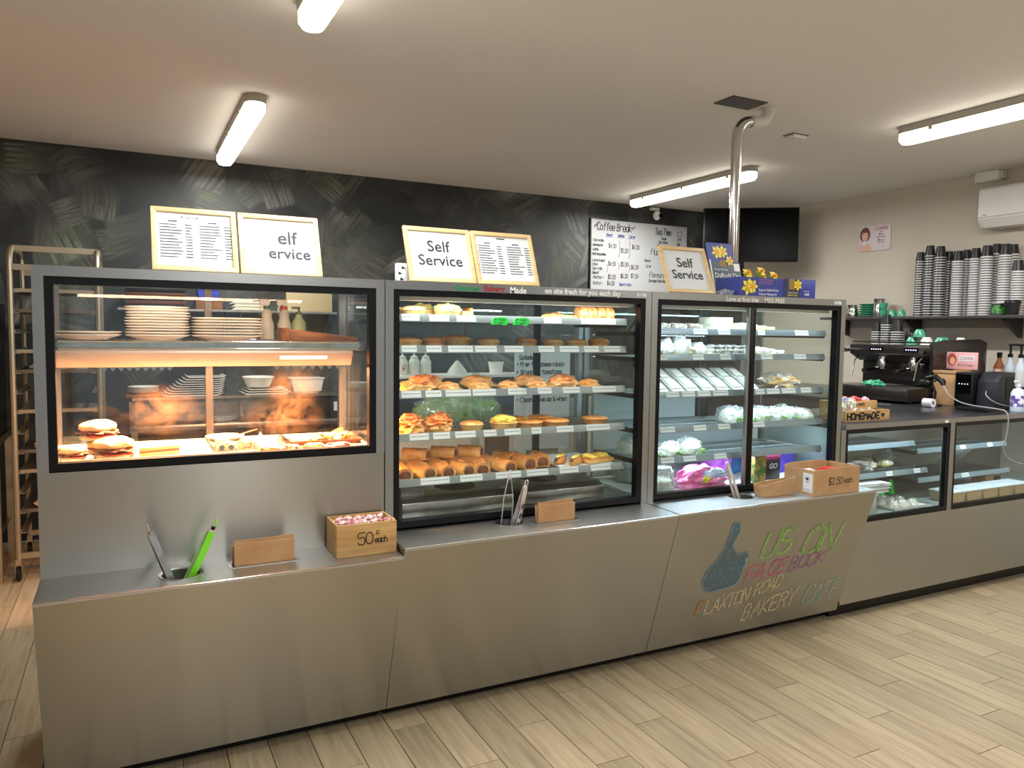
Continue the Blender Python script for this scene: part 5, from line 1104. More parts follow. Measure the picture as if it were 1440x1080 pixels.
t = thing('paper_liner', 'white paper liner with food at the right of the clear dish', 'paper', (0.50,0.24,DZ+0.006)); g = G(); g.prism([(0.462,0.17),(0.535,0.16),(0.540,0.32),(0.462,0.33)], DZ+0.0055, DZ+0.014, 'z', 0.002); obj('sheet', g, PAPER, t); g = G(); g.prism([(0.465,DZ+0.014),(0.50,DZ+0.014),(0.48,DZ+0.05)], 0.31, 0.315, 'y'); obj('folded_corner', g, PAPER, t)
pl = thing('oval_plate', 'white oval plate standing at the back of the hot cabinet', 'plate', (0.36,0.478,DZ)); g = plate_mesh(0.078); obj('plate_body', g, CERAMIC, pl, local=True)
g = G(); g.tube([(0.05,-0.03,0.024),(0.12,-0.10,0.056)], 0.004, 8); obj('utensil', g, CHROME, pl, local=True)
BROWNT = mat('brown_tray', (96,52,34), rough=0.4)
tray('serving_tray', 'brown plastic tray of crumbed pieces at the right of the hot cabinet', 0.595, 0.855, 0.19, 0.40, DZ, BROWNT, 0.020)
for k, (x, y, z, m, lb) in enumerate(((0.700,0.245,0.004,PASTRY,'golden crumbed piece leaning on the brown tray'),(0.800,0.245,0.004,CHEESE,'knobbly fried chicken piece on the brown tray'),(0.805,0.335,0.004,PASTRY_D,'dark fried piece at the back of the brown tray'))):
    tt = thing('fried_piece', lb, 'fried food', (x,y,DZ+z), 0.4*k); g = G(); g.blob((0,0,0), (0.038,0.028,0.024), 0.30, 4, 3, seed=k+2); obj('crumb', g, m, tt, local=True); g = G(); g.blob((0.02,0.0,0.018), (0.028,0.020,0.014), 0.5, 6, 2, seed=k+3); obj('crisp_bits', g, m, tt, local=True)
tt = thing('serviette', 'folded white paper at the back of the brown tray', 'paper', (0.655,0.33,DZ+0.004)); obj('fold', G().box(0.615,0.735,0.30,0.38,DZ+0.0035,DZ+0.012,0.002), PAPER, tt); obj('fold', G().box(0.62,0.73,0.305,0.375,DZ+0.0121,DZ+0.020,0.002), PAPER, tt)
for k, (x, y) in enumerate(((0.452,0.085),(0.484,0.088))):
    tt = thing('stuffed_egg', 'small round savoury bite, %s at the front glass' % ['left one','right one'][k], 'snack', (x,y,DZ), 0, 'savoury bites'); g = G(); g.blob((0,0,0), (0.016,0.015,0.015), 0.1, 3, 2, seed=k); obj('shell', g, PASTRY_L, tt, local=True); g = G(); g.blob((0,-0.010,0.010), (0.008,0.006,0.006), 0.2, 4, 2); obj('filling', g, MEAT, tt, local=True)
for k, (x, w, m, lb) in enumerate(((0.545,0.05,MEAT,'pink ham pile at the front of the hot cabinet'),(0.640,0.045,PASTRY_L,'crumbled pale topping at the front of the hot cabinet'),(0.745,0.06,mat('bacon', (176,70,66), (214,140,120), scale=24, rough=0.4),'bacon strips at the front right of the hot cabinet'))):
    tt = thing('food_pile', lb, 'food', (x,0.095,DZ)); g = G(); g.blob((0,0,0), (w,0.028,0.012), 0.5, 6, 3, seed=k+9); obj('lower_layer', g, m, tt, local=True); g = G(); g.blob((0.01,0,0.010), (w*0.7,0.02,0.009), 0.5, 7, 2, seed=k+3); obj('upper_layer', g, m, tt, local=True)

# ---------------------------------------------------------------- refrigerated cabinet
K1, K2, K3, K4, K5 = [z-0.0022 for z in CZ]
KD = 0.8035
LAM = mat('coconut_cake', (226,222,190), (250,248,230), scale=60, rough=0.7, bump=0.7, bscale=90); CHOC = mat('dark_slice', (88,72,66), (170,160,150), scale=40, rough=0.6); CUST = mat('custard_slice', (226,206,130), (240,230,180), scale=30, rough=0.6)
def slice_thing(nm, label, x, y, z, w, d, h, layers, film=True, group=None, rz=0):
    t = thing(nm, label, 'cake', (x,y,z), rz, group); zz = 0
    for (pn, fr, m) in layers:
        g = G(); g.box(-w/2,w/2,-d/2,d/2,zz,zz+h*fr,0.004); obj(pn, g, m, t, local=True); zz += h*fr
    if film: g = G(); g.blob((0,0,0), (w*0.62,d*0.62,h*0.72), 0.2, 5, 3, seed=x*9); obj('cling_film', g, FILM, t, local=True)
    return t
for k in range(6):
    slice_thing('rocky_slice', 'film wrapped chocolate slice, %s from the left on the top chilled shelf' % ORD[k], 2.37+0.052*k, 0.16+0.02*(k%2), K1, 0.045, 0.09, 0.040, [('cake_base',0.55,CHOC),('topping',0.45,mat('speckled_topping', (190,176,150), (110,80,70), scale=70, rough=0.6))], True, 'chocolate slices')
for k in range(2):
    slice_thing('coconut_cake', 'square coconut cake, %s of the pair on the top chilled shelf' % ['left one','right one'][k], 2.745+0.078*k, 0.19, K1, 0.072, 0.10, 0.078, [('lower_layer',0.45,LAM),('cream_layer',0.08,BREAD),('upper_layer',0.47,LAM)], False, 'coconut cakes')
slice_thing('custard_slice', 'low custard slice in front of the coconut cakes', 2.890, 0.15, K1, 0.07, 0.09, 0.045, [('pastry_base',0.25,PASTRY_L),('custard',0.55,CUST),('icing',0.2,BREAD)], False)
t = thing('cake_tray', 'white tray of yellow slices behind the centre door bar', 'tray', (3.08,0.22,K1)); obj('tray_base', G().box(2.92,3.20,0.13,0.33,K1,K1+0.006,0.002), WHITE, t); obj('tray_rim', G().box(2.915,3.205,0.125,0.130,K1+0.001,K1+0.014).box(2.915,3.205,0.330,0.335,K1+0.001,K1+0.014), WHITE, t)
for k in range(4):
    slice_thing('lemon_slice', 'yellow crumb slice, %s from the left on the white tray' % ORD[k], 2.965+0.065*k, 0.22, K1+0.0065, 0.058, 0.11, 0.045-0.006*k, [('base',0.4,PASTRY_L),('topping',0.6,CUST)], k < 2, 'lemon slices')
def wrap(nm, label, x, y, z, l, w, h, body, accent, rz=0, group=None, cat='roll', amp=0.12):
    t = thing(nm, label, cat, (x,y,z), rz, group)
    g = G(); g.blob((0,0,0), (l/2,w/2,h/2), amp, 3, 3, seed=x*5); obj('bread', g, body, t, local=True)
    g = G(); g.blob((l*0.12,-w*0.18,h*0.12), (l*0.36,w*0.36,h*0.22), 0.5, 6, 3, seed=x*3); obj('filling', g, accent, t, local=True)
    g = G(); g.blob((0,0,0), (l*0.54,w*0.58,h*0.60), 0.25, 5, 3, seed=x*11); obj('cling_film', g, FILM, t, local=True); return t
HAM = mat('pink_ham', (216,160,150), (190,120,110), scale=20, rough=0.5)
for k, (x, y, l, h) in enumerate(((2.345,0.15,0.075,0.07),(2.435,0.16,0.085,0.095),(2.540,0.17,0.105,0.110),(2.640,0.15,0.075,0.075))):
    wrap('wrapped_bun', 'pale cling wrapped bun, %s from the left on the second chilled shelf' % ORD[k], x, y, K2, l*0.85, 0.12, h, BREAD, CREAMB, 0.03*k, 'wrapped buns on the second chilled shelf')
for k in range(5):
    slice_thing('wrapped_brownie', 'wrapped dark and white cake, %s from the left on the second chilled shelf' % ORD[k], 2.735+0.060*k, 0.17, K2, 0.044, 0.11, 0.055, [('white_base',0.35,BREAD),('dark_band',0.2,CHOC),('white_band',0.2,BREAD),('dark_top',0.25,CHOC)], True, 'wrapped layer cakes')
for k in range(3):
    slice_thing('wrapped_square', 'wrapped pale square, %s from the left behind the right sliding door' % ORD[k], 3.065+0.07*k, 0.18, K2, 0.050, 0.10, 0.048-0.008*k, [('base',0.5,CREAMB),('topping',0.5,BREAD)], True, 'wrapped pale squares')
# sandwich wedges
def wedge(label, x, z, w, m_fill, lean_=0.0):
    t = thing('sandwich_pack', label, 'sandwich', (x,0.105,z), 0, 'sandwich packs on the third chilled shelf'); d, h = 0.235, 0.125
    g = G(); g.prism([(0.012,0.002),(d-0.004,h-0.010),(d-0.004,0.002)], 0.006, w-0.006, 'x', 0.002); obj('sandwich', g, BREAD, t, local=True)
    g = G(); g.prism([(0.03,0.004),(d*0.55,h*0.52),(d*0.62,h*0.52),(0.06,0.004)], 0.0045, w-0.0045, 'x'); obj('filling', g, m_fill, t, local=True)
    g = G(); g.prism([(0,0),(d,h),(d,0)], 0, w, 'x'); obj('clear_pack', g, CLEARP, t, local=True)
    n_ = Vector((0,-h,d)).normalized(); a = Vector((0.012,d*0.18,h*0.18))+n_*0.0012; b = Vector((0.012,d*0.52,h*0.52))+n_*0.0012; g = G(); wv = Vector((w-0.024,0,0)); g.add([a,a+wv,b+wv,b,a-n_*0.0008,a+wv-n_*0.0008,b+wv-n_*0.0008,b-n_*0.0008], [(0,1,2,3),(7,6,5,4),(0,4,5,1),(1,5,6,2),(2,6,7,3),(3,7,4,0)]); obj('paper_label', g, mat('label_paper', (184,194,198), rough=0.7), t, local=True)
    a = Vector((0.018,d*0.60,h*0.60))+n_*0.0012; b = Vector((0.018,d*0.86,h*0.86))+n_*0.0012; wv = Vector((w-0.036,0,0)); g = G(); g.add([a,a+wv,b+wv,b,a-n_*0.0008,a+wv-n_*0.0008,b+wv-n_*0.0008,b-n_*0.0008], [(0,1,2,3),(7,6,5,4),(0,4,5,1),(1,5,6,2),(2,6,7,3),(3,7,4,0)]); obj('filling_window', g, m_fill, t, local=True)
    return t
PALEF = [mat('pale_salad', (176,196,160), (214,220,206), scale=30), mat('pale_ham', (206,184,176), (222,214,208), scale=30), mat('pale_egg', (216,210,186), (226,222,210), scale=30), mat('pale_beef', (150,146,140), (206,204,198), scale=30)]
for k in range(7):
    wedge('clear triangular sandwich pack, %s from the left on the third chilled shelf' % ORD[k], 2.36+0.102*k, K3, 0.088, [PALEF[0],PALEF[1],PALEF[2],PALEF[3],PALEF[1],PALEF[0],PALEF[2]][k])
t = thing('snack_bag', 'clear crinkled bag of pasta shapes at the right of the third chilled shelf', 'bag', (3.38,0.30,K3))
for k in range(14):
    pass
g = G(); g.blob((3.36,0.30,K3), (0.085,0.10,0.045), 0.5, 7, 3, seed=3); obj('contents', g, PASTRY_L, t); g = G(); g.blob((3.36,0.30,K3), (0.095,0.112,0.055), 0.4, 6, 3, seed=4); obj('bag_film', g, FILM, t)
for k, (x, y, l, h) in enumerate(((2.900,0.19,0.09,0.100),(3.000,0.17,0.09,0.088),(3.100,0.19,0.09,0.092),(3.200,0.17,0.09,0.084),(3.300,0.19,0.09,0.090),(3.400,0.17,0.09,0.074))):
    wrap('filled_roll', 'white filled roll with green salad, %s from the left on the fourth chilled shelf' % ORD[k], x, y, K4, l*0.86, 0.15, h, BREAD, LETTUCE, 0.04*k, 'salad rolls on the fourth chilled shelf')
for k, (x, y, l, h) in enumerate(((2.350,0.33,0.13,0.105),(2.340,0.15,0.11,0.065),(2.470,0.16,0.14,0.080),(2.615,0.17,0.14,0.095))):
    wrap('filled_wrap', 'white wrap with salad filling, %s from the left on the bottom chilled shelf' % ORD[k], x, y, K5, l*0.84, 0.13, h, BREAD, [CREAMB,LETTUCE,LETTUCE,LETTUCE][k], 0.03*k, 'salad wraps on the bottom chilled shelf')
# floor of the refrigerated cabinet
for k in range(2):
    t = thing('cake_dome', 'clear plastic cake dome, %s at the left floor of the refrigerated cabinet' % ['lower one in front','one stacked behind'][k], 'container', (2.385+0.03*k,0.165+0.235*k,KD), 0, 'cake domes')
    g = G(); g.lathe([(0,0),(0.105,0),(0.108,0.012),(0.102,0.014),(0.102,0.004),(0,0.004)], n=30); obj('base_tray', g, CLEARP, t, local=True)
    g = G(); g.lathe([(0.103,0.014),(0.100,0.10),(0.085,0.118),(0.0,0.120)], n=30); obj('dome_lid', g, FILM, t, local=True); g = G(); g.lathe([(0,0.006),(0.085,0.006),(0.088,0.05),(0.08,0.058),(0,0.058)], n=24); obj('cake', g, mat('grey_cake', (150,150,140), (190,186,170), scale=20, rough=0.6), t, local=True)
PINKB = mat('pink_bag_print', (226,60,150), (246,150,200), scale=18, rough=0.22); 
t = thing('candy_bag', 'shiny pink bag of sweets lying on the refrigerated cabinet floor', 'bag', (2.665,0.13,KD))
g = G(); g.blob((2.66,0.125,KD), (0.155,0.075,0.070), 0.22, 3, 4, seed=2); obj('foil_bag', g, PINKB, t); g = G(); g.blob((2.70,0.075,KD+0.05), (0.075,0.03,0.036), 0.3, 5, 3, seed=3); obj('silver_patch', g, mat('silver_print', (200,215,235), (150,170,220), scale=30, rough=0.25), t); g = G(); g.blob((2.63,0.058,KD+0.035), (0.035,0.02,0.022), 0.3, 5, 2, seed=5); obj('yellow_patch', g, mat('yellow_print', (196,190,40), rough=0.3), t)
g = G(); g.prism([(2.505,KD+0.03),(2.535,KD+0.02),(2.54,KD+0.10),(2.50,KD+0.085)], 0.12, 0.128, 'y'); obj('crimped_end', g, PINKB, t)
t = thing('purple_tub', 'purple lidded tub of sweets behind the pink bag', 'tub', (2.905,0.30,KD)); PURP = mat('purple_print', (120,40,150), (170,90,190), scale=24, rough=0.3)
g = G(); g.lathe([(0,0),(0.085,0),(0.092,0.125),(0,0.125)], n=26); obj('tub_body', g, PURP, t, local=True); g = G(); g.lathe([(0.096,0.122),(0.096,0.142),(0.09,0.144),(0,0.144)], n=26); obj('tub_lid', g, mat('purple_lid', (150,60,190), rough=0.3), t, local=True)
BLUEB = mat('blue_pack', (30,110,190), (60,150,220), scale=12, rough=0.3)
for k, (x, y) in enumerate(((3.06,0.36),(3.14,0.40),(3.05,0.47),(3.14,0.49))):
    t = thing('blue_carton', 'bright blue drink carton, %s behind the centre door bar' % ORD[k], 'carton', (x,y,KD), 0, 'blue drink cartons'); obj('carton_body', G().box(-0.034,0.034,-0.034,0.034,0,0.120), BLUEB, t, local=True); g = G(); g.prism([(-0.034,0.12),(0.034,0.12),(0.004,0.143),(-0.004,0.143)], -0.034, 0.034, 'y'); obj('gable_top', g, BLUEB, t, local=True)
t = thing('fruit_carton', 'green and orange printed drink carton right of the door bar', 'carton', (3.05,0.13,KD)); FR = mat('fruit_print', (70,120,60), (200,150,90), scale=26, rough=0.4, contrast=(0.45,0.55)); obj('carton_body', G().box(-0.040,0.040,-0.03,0.03,0,0.135), FR, t, local=True); obj('carton_top', G().box(-0.040,0.040,-0.03,0.03,0.1355,0.147,0.004), mat('peach_print', (206,130,90), rough=0.4), t, local=True)
t = thing('dark_carton', 'black and maroon carton printed GO beside the fruit carton', 'carton', (3.165,0.15,KD)); obj('carton_body', G().box(-0.052,0.052,-0.03,0.03,0,0.145,0.002), mat('dark_print', (24,22,34), rough=0.3), t, local=True); obj('maroon_band', G().box(-0.0525,0.0525,-0.0305,0.0305,0.110,0.146), mat('maroon_print', (100,30,60), rough=0.3), t, local=True)
lt = lettering(t, 'GO', (3.165,0.119,KD+0.075), (1,0,0), (0,0,1), WV, width=0.06, shear=0.2, bold=0.02)
t = thing('purple_crate', 'blue and purple cardboard display pack at the right floor of the refrigerated cabinet', 'box', (3.35,0.33,KD)); obj('pack_body', G().box(3.235,3.47,0.25,0.42,KD,KD+0.115,0.003), mat('indigo_pack', (60,50,150), (90,70,190), scale=10, rough=0.35), t); obj('pack_lid', G().box(3.232,3.473,0.247,0.423,KD+0.1155,KD+0.138,0.003), mat('violet_lid', (110,90,200), rough=0.3), t)

# ---------------------------------------------------------------- low bench cabinet contents
t = thing('mesh_tray', 'dark mesh tray of wrapped food on the upper shelf of the low bench', 'tray', (4.02,0.30,0.766)); obj('tray_base', G().box(3.66,4.42,0.16,0.52,0.766,0.772), DARK, t); obj('tray_rim', G().box(3.655,4.425,0.155,0.160,0.767,0.790).box(3.655,4.425,0.520,0.525,0.767,0.790).box(3.655,3.660,0.160,0.520,0.767,0.790).box(4.420,4.425,0.160,0.520,0.767,0.790), SATIN, t)
GREYW = mat('dark_wrapped_food', (78,86,84), (120,128,120), scale=40, rough=0.3)
for k in range(3):
    slice_thing('wrapped_slab', 'dark wrapped slab of cake, %s from the left in the low bench tray' % ORD[k], 3.75+0.125*k, 0.27, 0.7725, 0.085, 0.18, 0.055, [('cake',0.6,GREYW),('icing',0.4,CHOC)], True, 'dark wrapped slabs', 0.15)
YF_ = mat('yellow_pastry', (190,176,70), (222,210,130), scale=30, rough=0.5, bump=0.4)
for k, (x, y, z, l) in enumerate(((4.12,0.43,0.0,0.13),(4.29,0.43,0.0,0.15),(4.30,0.29,0.0,0.15),(4.14,0.28,0.0,0.12))):
    wrap('cling_wrapped_roll', 'yellow wrapped roll, %s in the low bench tray' % ['at the back left','at the back middle','at the front right','at the front left'][k], x, y, 0.7725+z, l*0.8, 0.09, 0.050, YF_, YF_, 0.2*k, 'yellow wrapped rolls')
t = thing('plastic_bag', 'crumpled white plastic bag at the right of the low bench shelf', 'bag', (4.455,0.42,0.766)); g = G(); g.blob((4.455,0.41,0.766), (0.020,0.07,0.05), 0.45, 4, 3, seed=8); obj('film', g, FILM, t); g = G(); g.blob((4.452,0.40,0.766), (0.018,0.05,0.075), 0.5, 4, 3, seed=9); obj('gathered_top', g, FILM, t)
t = thing('price_card', 'neon green price card standing on the floor of the low bench', 'card', (4.46,0.40,0.5415)); obj('card', G().prism([(4.425,0.622),(4.475,0.618),(4.492,0.580),(4.440,0.583)], 0.400, 0.402, 'y'), GREENC, t, 0); obj('card_foot', G().box(4.452,4.478,0.403,0.46,0.5415,0.5823), GREENC, t, 0)
t = thing('price_card', 'neon green price card behind the white lids of the right bench window', 'card', (4.62,0.36,0.5415)); obj('card', G().prism([(0.42,0.5425),(0.44,0.640),(0.442,0.640),(0.422,0.5425)], 4.57, 4.60, 'x'), GREENC, t, 0); obj('card_foot', G().box(4.57,4.60,0.42,0.47,0.5415,0.5423), GREENC, t, 0)
t = tray('platter', 'white rimmed platter of wrapped pieces on the low bench floor', 4.13, 4.40, 0.07, 0.33, 0.5415, CERAMIC, 0.020, 'tray')
for k, (x, y) in enumerate(((4.17,0.11),(4.255,0.11),(4.345,0.11),(4.17,0.20),(4.255,0.20),(4.345,0.20),(4.25,0.285))):
    wrap('wrapped_bite', 'clear wrapped bite, %s on the white rimmed platter' % ORD[k], x, y, 0.545, 0.062, 0.062, 0.055, BREAD, [CHOC,CREAMB][k%2], k, 'wrapped bites on the platter')
for k in range(3):
    t = thing('folded_paper', 'folded white leaflet, %s of the pile beside the cardboard box' % ['lowest','middle','topmost'][k], 'paper', (3.93,0.122,0.666+0.022*k), 0.10-0.08*k, 'folded leaflets')
    g = G(); g.prism([(-0.14,0),(0.13,0),(0.14,0.005),(0.13,0.010),(-0.14,0.010)], -0.066, 0.066, 'y', 0.001); obj('lower_fold', g, PAPER, t, local=True); g = G(); g.prism([(-0.14,0.0105),(0.12,0.0105),(0.13,0.016),(-0.13,0.020)], -0.064, 0.064, 'y'); obj('upper_fold', g, PAPER, t, local=True)
    if k == 2: lettering(t, 'NEWS', (3.98,0.055,0.722), (1,0,0), (0.1,0.4,1), REDV, width=0.05, name='print')
t = thing('cake_carton', 'plain grey carton holding the folded leaflets in the low bench', 'box', (3.85,0.12,0.5415)); obj('carton_body', G().box(3.76,3.935,0.05,0.18,0.5415,0.655,0.002), PALEG, t); obj('carton_lid', G().box(3.755,3.940,0.045,0.185,0.6555,0.6655,0.002), PALEG, t)
for k in range(5):
    t = thing('takeaway_box', 'brown card box with white lid, %s from the left in the right bench window' % ORD[k], 'box', (4.72+0.175*k,0.13,0.5415), 0, 'brown card boxes in the bench'); g = G(); g.prism([(-0.070,0),(0.070,0),(0.082,0.062),(-0.082,0.062)], -0.07, 0.07, 'y', 0.002); obj('card_base', g, mat('bench_card', (190,160,120), rough=0.7), t, local=True); g = G(); g.box(-0.084,0.084,-0.076,0.076,0.0625,0.072,0.003); obj('lid', g, PAPER, t, local=True)
t = thing('kraft_tray', 'kraft card tray with dark window at the right end of the bench window', 'box', (5.50,0.30,0.5415)); obj('tray_body', G().prism([(5.34,0.5415),(5.53,0.5415),(5.535,0.645),(5.335,0.635)], 0.26, 0.36, 'y'), mat('bench_card', (190,160,120)), t); obj('dark_window', G().box(5.43,5.51,0.258,0.2595,0.560,0.625), BLACKP, t)
# ---------------------------------------------------------------- behind the counter: back wall
t = thing('whiteboard', 'large whiteboard menu of coffee and tea prices on the dark wall', 'whiteboard', (4.80,YB-0.03,2.02))
wb = obj('board', G().box(4.195,5.415,YB-0.022,YB-0.002,2.02,2.745), mat('board_white', (176,178,178), rough=0.35), t)
fr = mat('dark_alu', (40,42,46), rough=0.4)
obj('top_trim', G().box(4.185,5.425,YB-0.026,YB-0.002,2.745,2.757), fr, t); obj('bottom_trim', G().box(4.185,5.425,YB-0.026,YB-0.002,2.008,2.02), fr, t); obj('side_trim', G().box(4.183,4.195,YB-0.026,YB-0.002,2.02,2.745), fr, t); obj('side_trim', G().box(5.415,5.427,YB-0.026,YB-0.002,2.02,2.745), fr, t)
def wbw(s, x, z, h, m, width=None, pen=0.006, slant=0.1): return handwrite(wb, s, (x,YB-0.0225,z), (1,0,0), (0,0,1), h, pen, m, width=width, slant=slant, jit=0.002, name='menu_words')
wbw('~Coffee Break~', 4.225, 2.640, 0.075, INKB, 0.50, 0.009); wbw('Tea Time', 4.99, 2.640, 0.065, INKB, 0.215, 0.008)
for s, x in (('Small',4.375),('Medium',4.52),('Large',4.66)): wbw(s, x, 2.585, 0.024, INKBL, 0.075, 0.005); scribble_lines(wb, 1, (x-0.01,YB-0.0226,2.575), (1,0,0), (0,0,1), 0.10, 0.01, 0.004, INKBL, fill=1.2)
for i, s in enumerate(('Flat white','Cappuccino','Latte','Hot chocolate')): wbw(s, 4.215, 2.522-i*0.046, 0.026, INKB, [0.13,0.12,0.07,0.16][i], 0.005)
for i, s in enumerate(('Long black','Chai','Soy Milk','Decaf')): wbw(s, 4.215, 2.322-i*0.042, 0.026, INKB, [0.15,0.06,0.12,0.08][i], 0.005)
for s, x, z in (('$4.50',4.405,2.465),('$5.50',4.555,2.425),('$6.50',4.695,2.470),('$4.50',4.405,2.285),('$5.50',4.560,2.285),('$6.50',4.690,2.262),('$5.50',4.405,2.150),('$6.50',4.560,2.165),('$7.50',4.690,2.170),('$4.50',4.395,2.085)): wbw(s, x, z, 0.042, INKB, 0.095, 0.005)
wbw('Mocha -', 4.225, 2.150, 0.030, INKB, 0.13, 0.005); wbw('Extra -', 4.225, 2.090, 0.030, INKB, 0.12, 0.005); wbw('Small Milky', 4.545, 2.085, 0.030, INKBL, 0.16, 0.005)
g = G()
for x, a, b_ in ((4.530,2.375,2.545),(4.660,2.375,2.545),(4.530,2.255,2.320),(4.665,2.240,2.305),(4.385,2.215,2.300)): ribbon(g, chaikin([Vector((x-4.2,b_-2)),Vector((x-4.19,b_-2.02)),Vector((x-4.19,(a+b_)/2-2)),Vector((x-4.18,(a+b_)/2-2)),Vector((x-4.19,(a+b_)/2-2)),Vector((x-4.19,a-1.98)),Vector((x-4.2,a-2))]), 0.004, Vector((4.2,YB-0.0225,2)), Vector((1,0,0)), Vector((0,0,1)), Vector((0,-1,0)))
obj('brace_strokes', g, INKB, wb, 0)
for s, x, z, w_, h in (('Teas',5.07,2.590,0.07,0.028),('Earl Grey',5.04,2.550,0.12,0.026),('Green',5.02,2.512,0.14,0.026),('$4',5.285,2.535,0.04,0.036),('Plunger',4.94,2.425,0.20,0.065),('Small',4.86,2.350,0.08,0.026),('Lrg',4.88,2.290,0.06,0.034),('Flavours',4.93,2.190,0.20,0.055),('Caramel Vanilla',4.92,2.140,0.22,0.028)): wbw(s, x, z, h, INKB, w_, 0.0055)
obj('clock_ring', G().tube([(5.315+0.030*math.cos(a),YB-0.024,2.660+0.030*math.sin(a)) for a in [2*PI*k/20 for k in range(20)]], 0.002, 5, closed=True), INKB, wb); wbw('mug', 5.29, 2.598, 0.022, INKB, 0.05, 0.004)
t = thing('security_camera', 'small white dome security camera at the top of the dark wall', 'camera', (4.97,YB-0.05,2.80)); obj('mount', G().box(4.92,5.02,YB-0.05,YB-0.001,2.885,2.915,0.004), WHITE, t); g = G(); g.blob((4.97,YB-0.07,2.83), (0.042,0.042,0.05), 0, 1, 3, flat=False); obj('dome', g, WHITE, t); g = G(); g.lathe([(0,0),(0.018,0),(0.018,0.02),(0,0.02)], n=16); g2 = G(); g2.M = Matrix.Translation((4.985,YB-0.098,2.825)) @ Matrix.Rotation(PI/2,4,'X'); g2.lathe([(0,0),(0.019,0),(0.019,0.022),(0,0.022)], n=18); g.bm.free(); obj('lens', g2, BLACKG, t)
# television across the corner
A, B = Vector((5.187,3.10,0)), Vector((5.95,2.576,0)); dx = (B-A).normalized(); nn = Vector((dx.y,-dx.x,0)); 
if nn.y > 0: nn = -nn
t = thing('television', 'large black television mounted across the corner of the room', 'television', ((A.x+B.x)/2,(A.y+B.y)/2,2.325))
M = Matrix((dx, -nn, Vector((0,0,1)))).transposed().to_4x4(); M.translation = Vector((A.x,A.y,2.325)); Lw = (B-A).length
g = G(); g.M = M; g.box(0,Lw,0,0.05,0,0.535,0.006); obj('case', g, BLACKP, t); g = G(); g.M = M; g.box(0.014,Lw-0.014,-0.0015,-0.0002,0.024,0.521); obj('screen', g, BLACKG, t)
g = G(); g.M = M; g.M = Matrix.Identity(4); g.tube([(5.60,2.88,2.595),(5.85,3.24,2.595),(6.09,3.60,2.595)], 0.025, 8); g.box(5.98,6.20,3.592,3.6400,2.50,2.69); g.M = M; g.box(Lw/2-0.15,Lw/2+0.15,0.051,0.065,0.15,0.40); obj('wall_arm', g, BLACKP, t)

# oven rack on wheels at the far left
ALU = mat('rack_aluminium', (176,166,146), rough=0.4, metal=0.9)
rx0, rx1, ry0, ry1 = -0.635, -0.165, 2.62, 3.22
t = thing('rack_trolley', 'tall aluminium bakery rack trolley on wheels left of the hot food cabinet', 'trolley', ((rx0+rx1)/2,(ry0+ry1)/2,0))
for x in (rx0,rx1):
    pts = [(x,ry0,0.14),(x,ry0,1.96)]+[(x,ry0+0.12-0.12*math.cos(a),1.96+0.12*math.sin(a)) for a in [PI/2*k/5 for k in range(1,6)]]+[(x,ry1-0.12+0.12*math.sin(a),1.96+0.12*math.cos(a)) for a in [PI/2*k/5 for k in range(0,6)]]+[(x,ry1,0.14)]
    obj('side_frame', G().tube(pts, 0.017, 8), ALU, t)
for y, z in ((ry0,1.955),(ry0,0.16),(ry1,0.16),(ry0+0.13,2.08),(ry1,1.955)): obj('cross_bar', G().box(rx0,rx1,y-0.012,y+0.012,z-0.018,z+0.018), ALU, t)
LV = [0.30+0.125*k for k in range(13)]
for z in LV:
    for x, s in ((rx0,1),(rx1,-1)): obj('runner', G().prism([(x+s*0.017,z),(x+s*0.045,z),(x+s*0.045,z+0.003),(x+s*0.020,z+0.003),(x+s*0.020,z+0.022),(x+s*0.017,z+0.022)], ry0,ry1,'y'), ALU, t)
for x in (rx0,rx1):
    for y in (ry0,ry1):
        c_ = obj('caster', G().box(x-0.016,x+0.016,y-0.02,y+0.02,0.10,0.14).box(x-0.020,x-0.015,y-0.012,y+0.016,0.045,0.10).box(x+0.015,x+0.020,y-0.012,y+0.016,0.045,0.10), ALU, t)
        g = G(); g.M = Matrix.Translation((x,y,0.05)) @ Matrix.Rotation(PI/2,4,'Y'); g.lathe([(0,-0.013),(0.042,-0.013),(0.049,-0.007),(0.049,0.007),(0.042,0.013),(0,0.013)], n=20); obj('wheel', g, BLACKP, c_)
me_t = None
TRAYM = mat('oven_tray', (120,112,100), (90,84,76), scale=6, rough=0.45, metal=0.7)
for k, li in enumerate((1,3,4,6,8,9,11,12)):
    z = LV[li]+0.0035
    o = tag(obj('baking_tray', G().box(rx0+0.022,rx1-0.022,ry0+0.005,ry1-0.02,z,z+0.004).box(rx0+0.022,rx0+0.026,ry0+0.005,ry1-0.02,z+0.004,z+0.022).box(rx1-0.026,rx1-0.022,ry0+0.005,ry1-0.02,z+0.004,z+0.022).box(rx0+0.026,rx1-0.026,ry0+0.005,ry0+0.009,z+0.004,z+0.022), [TRAYM, ALU][k%2]), 'metal baking tray, %s from the bottom of the rack trolley' % ORD[k], 'tray', 'baking trays in the rack')
    if li in (1,4,8):
        g = G(); g.blob((-0.40,2.80,z+0.0045), (0.16,0.11,0.045), 0.2, 3, 3, seed=li); tag(obj('dough_cloth', g, mat('pale_cloth', (206,190,160), rough=0.8)), 'pale cloth bundle lying on a tray of the rack, %s of three' % {1:'lowest',4:'middle',8:'highest'}[li], 'cloth')
t = thing('steel_table', 'steel table leg and edge cut by the left side of the picture', 'table', (-1.05,3.0,0))
for x in (-1.50,-0.745):
    for y in (2.62,3.3): obj('leg', G().box(x-0.025,x+0.025,y-0.025,y+0.025,0.0,0.86), ALU, t)
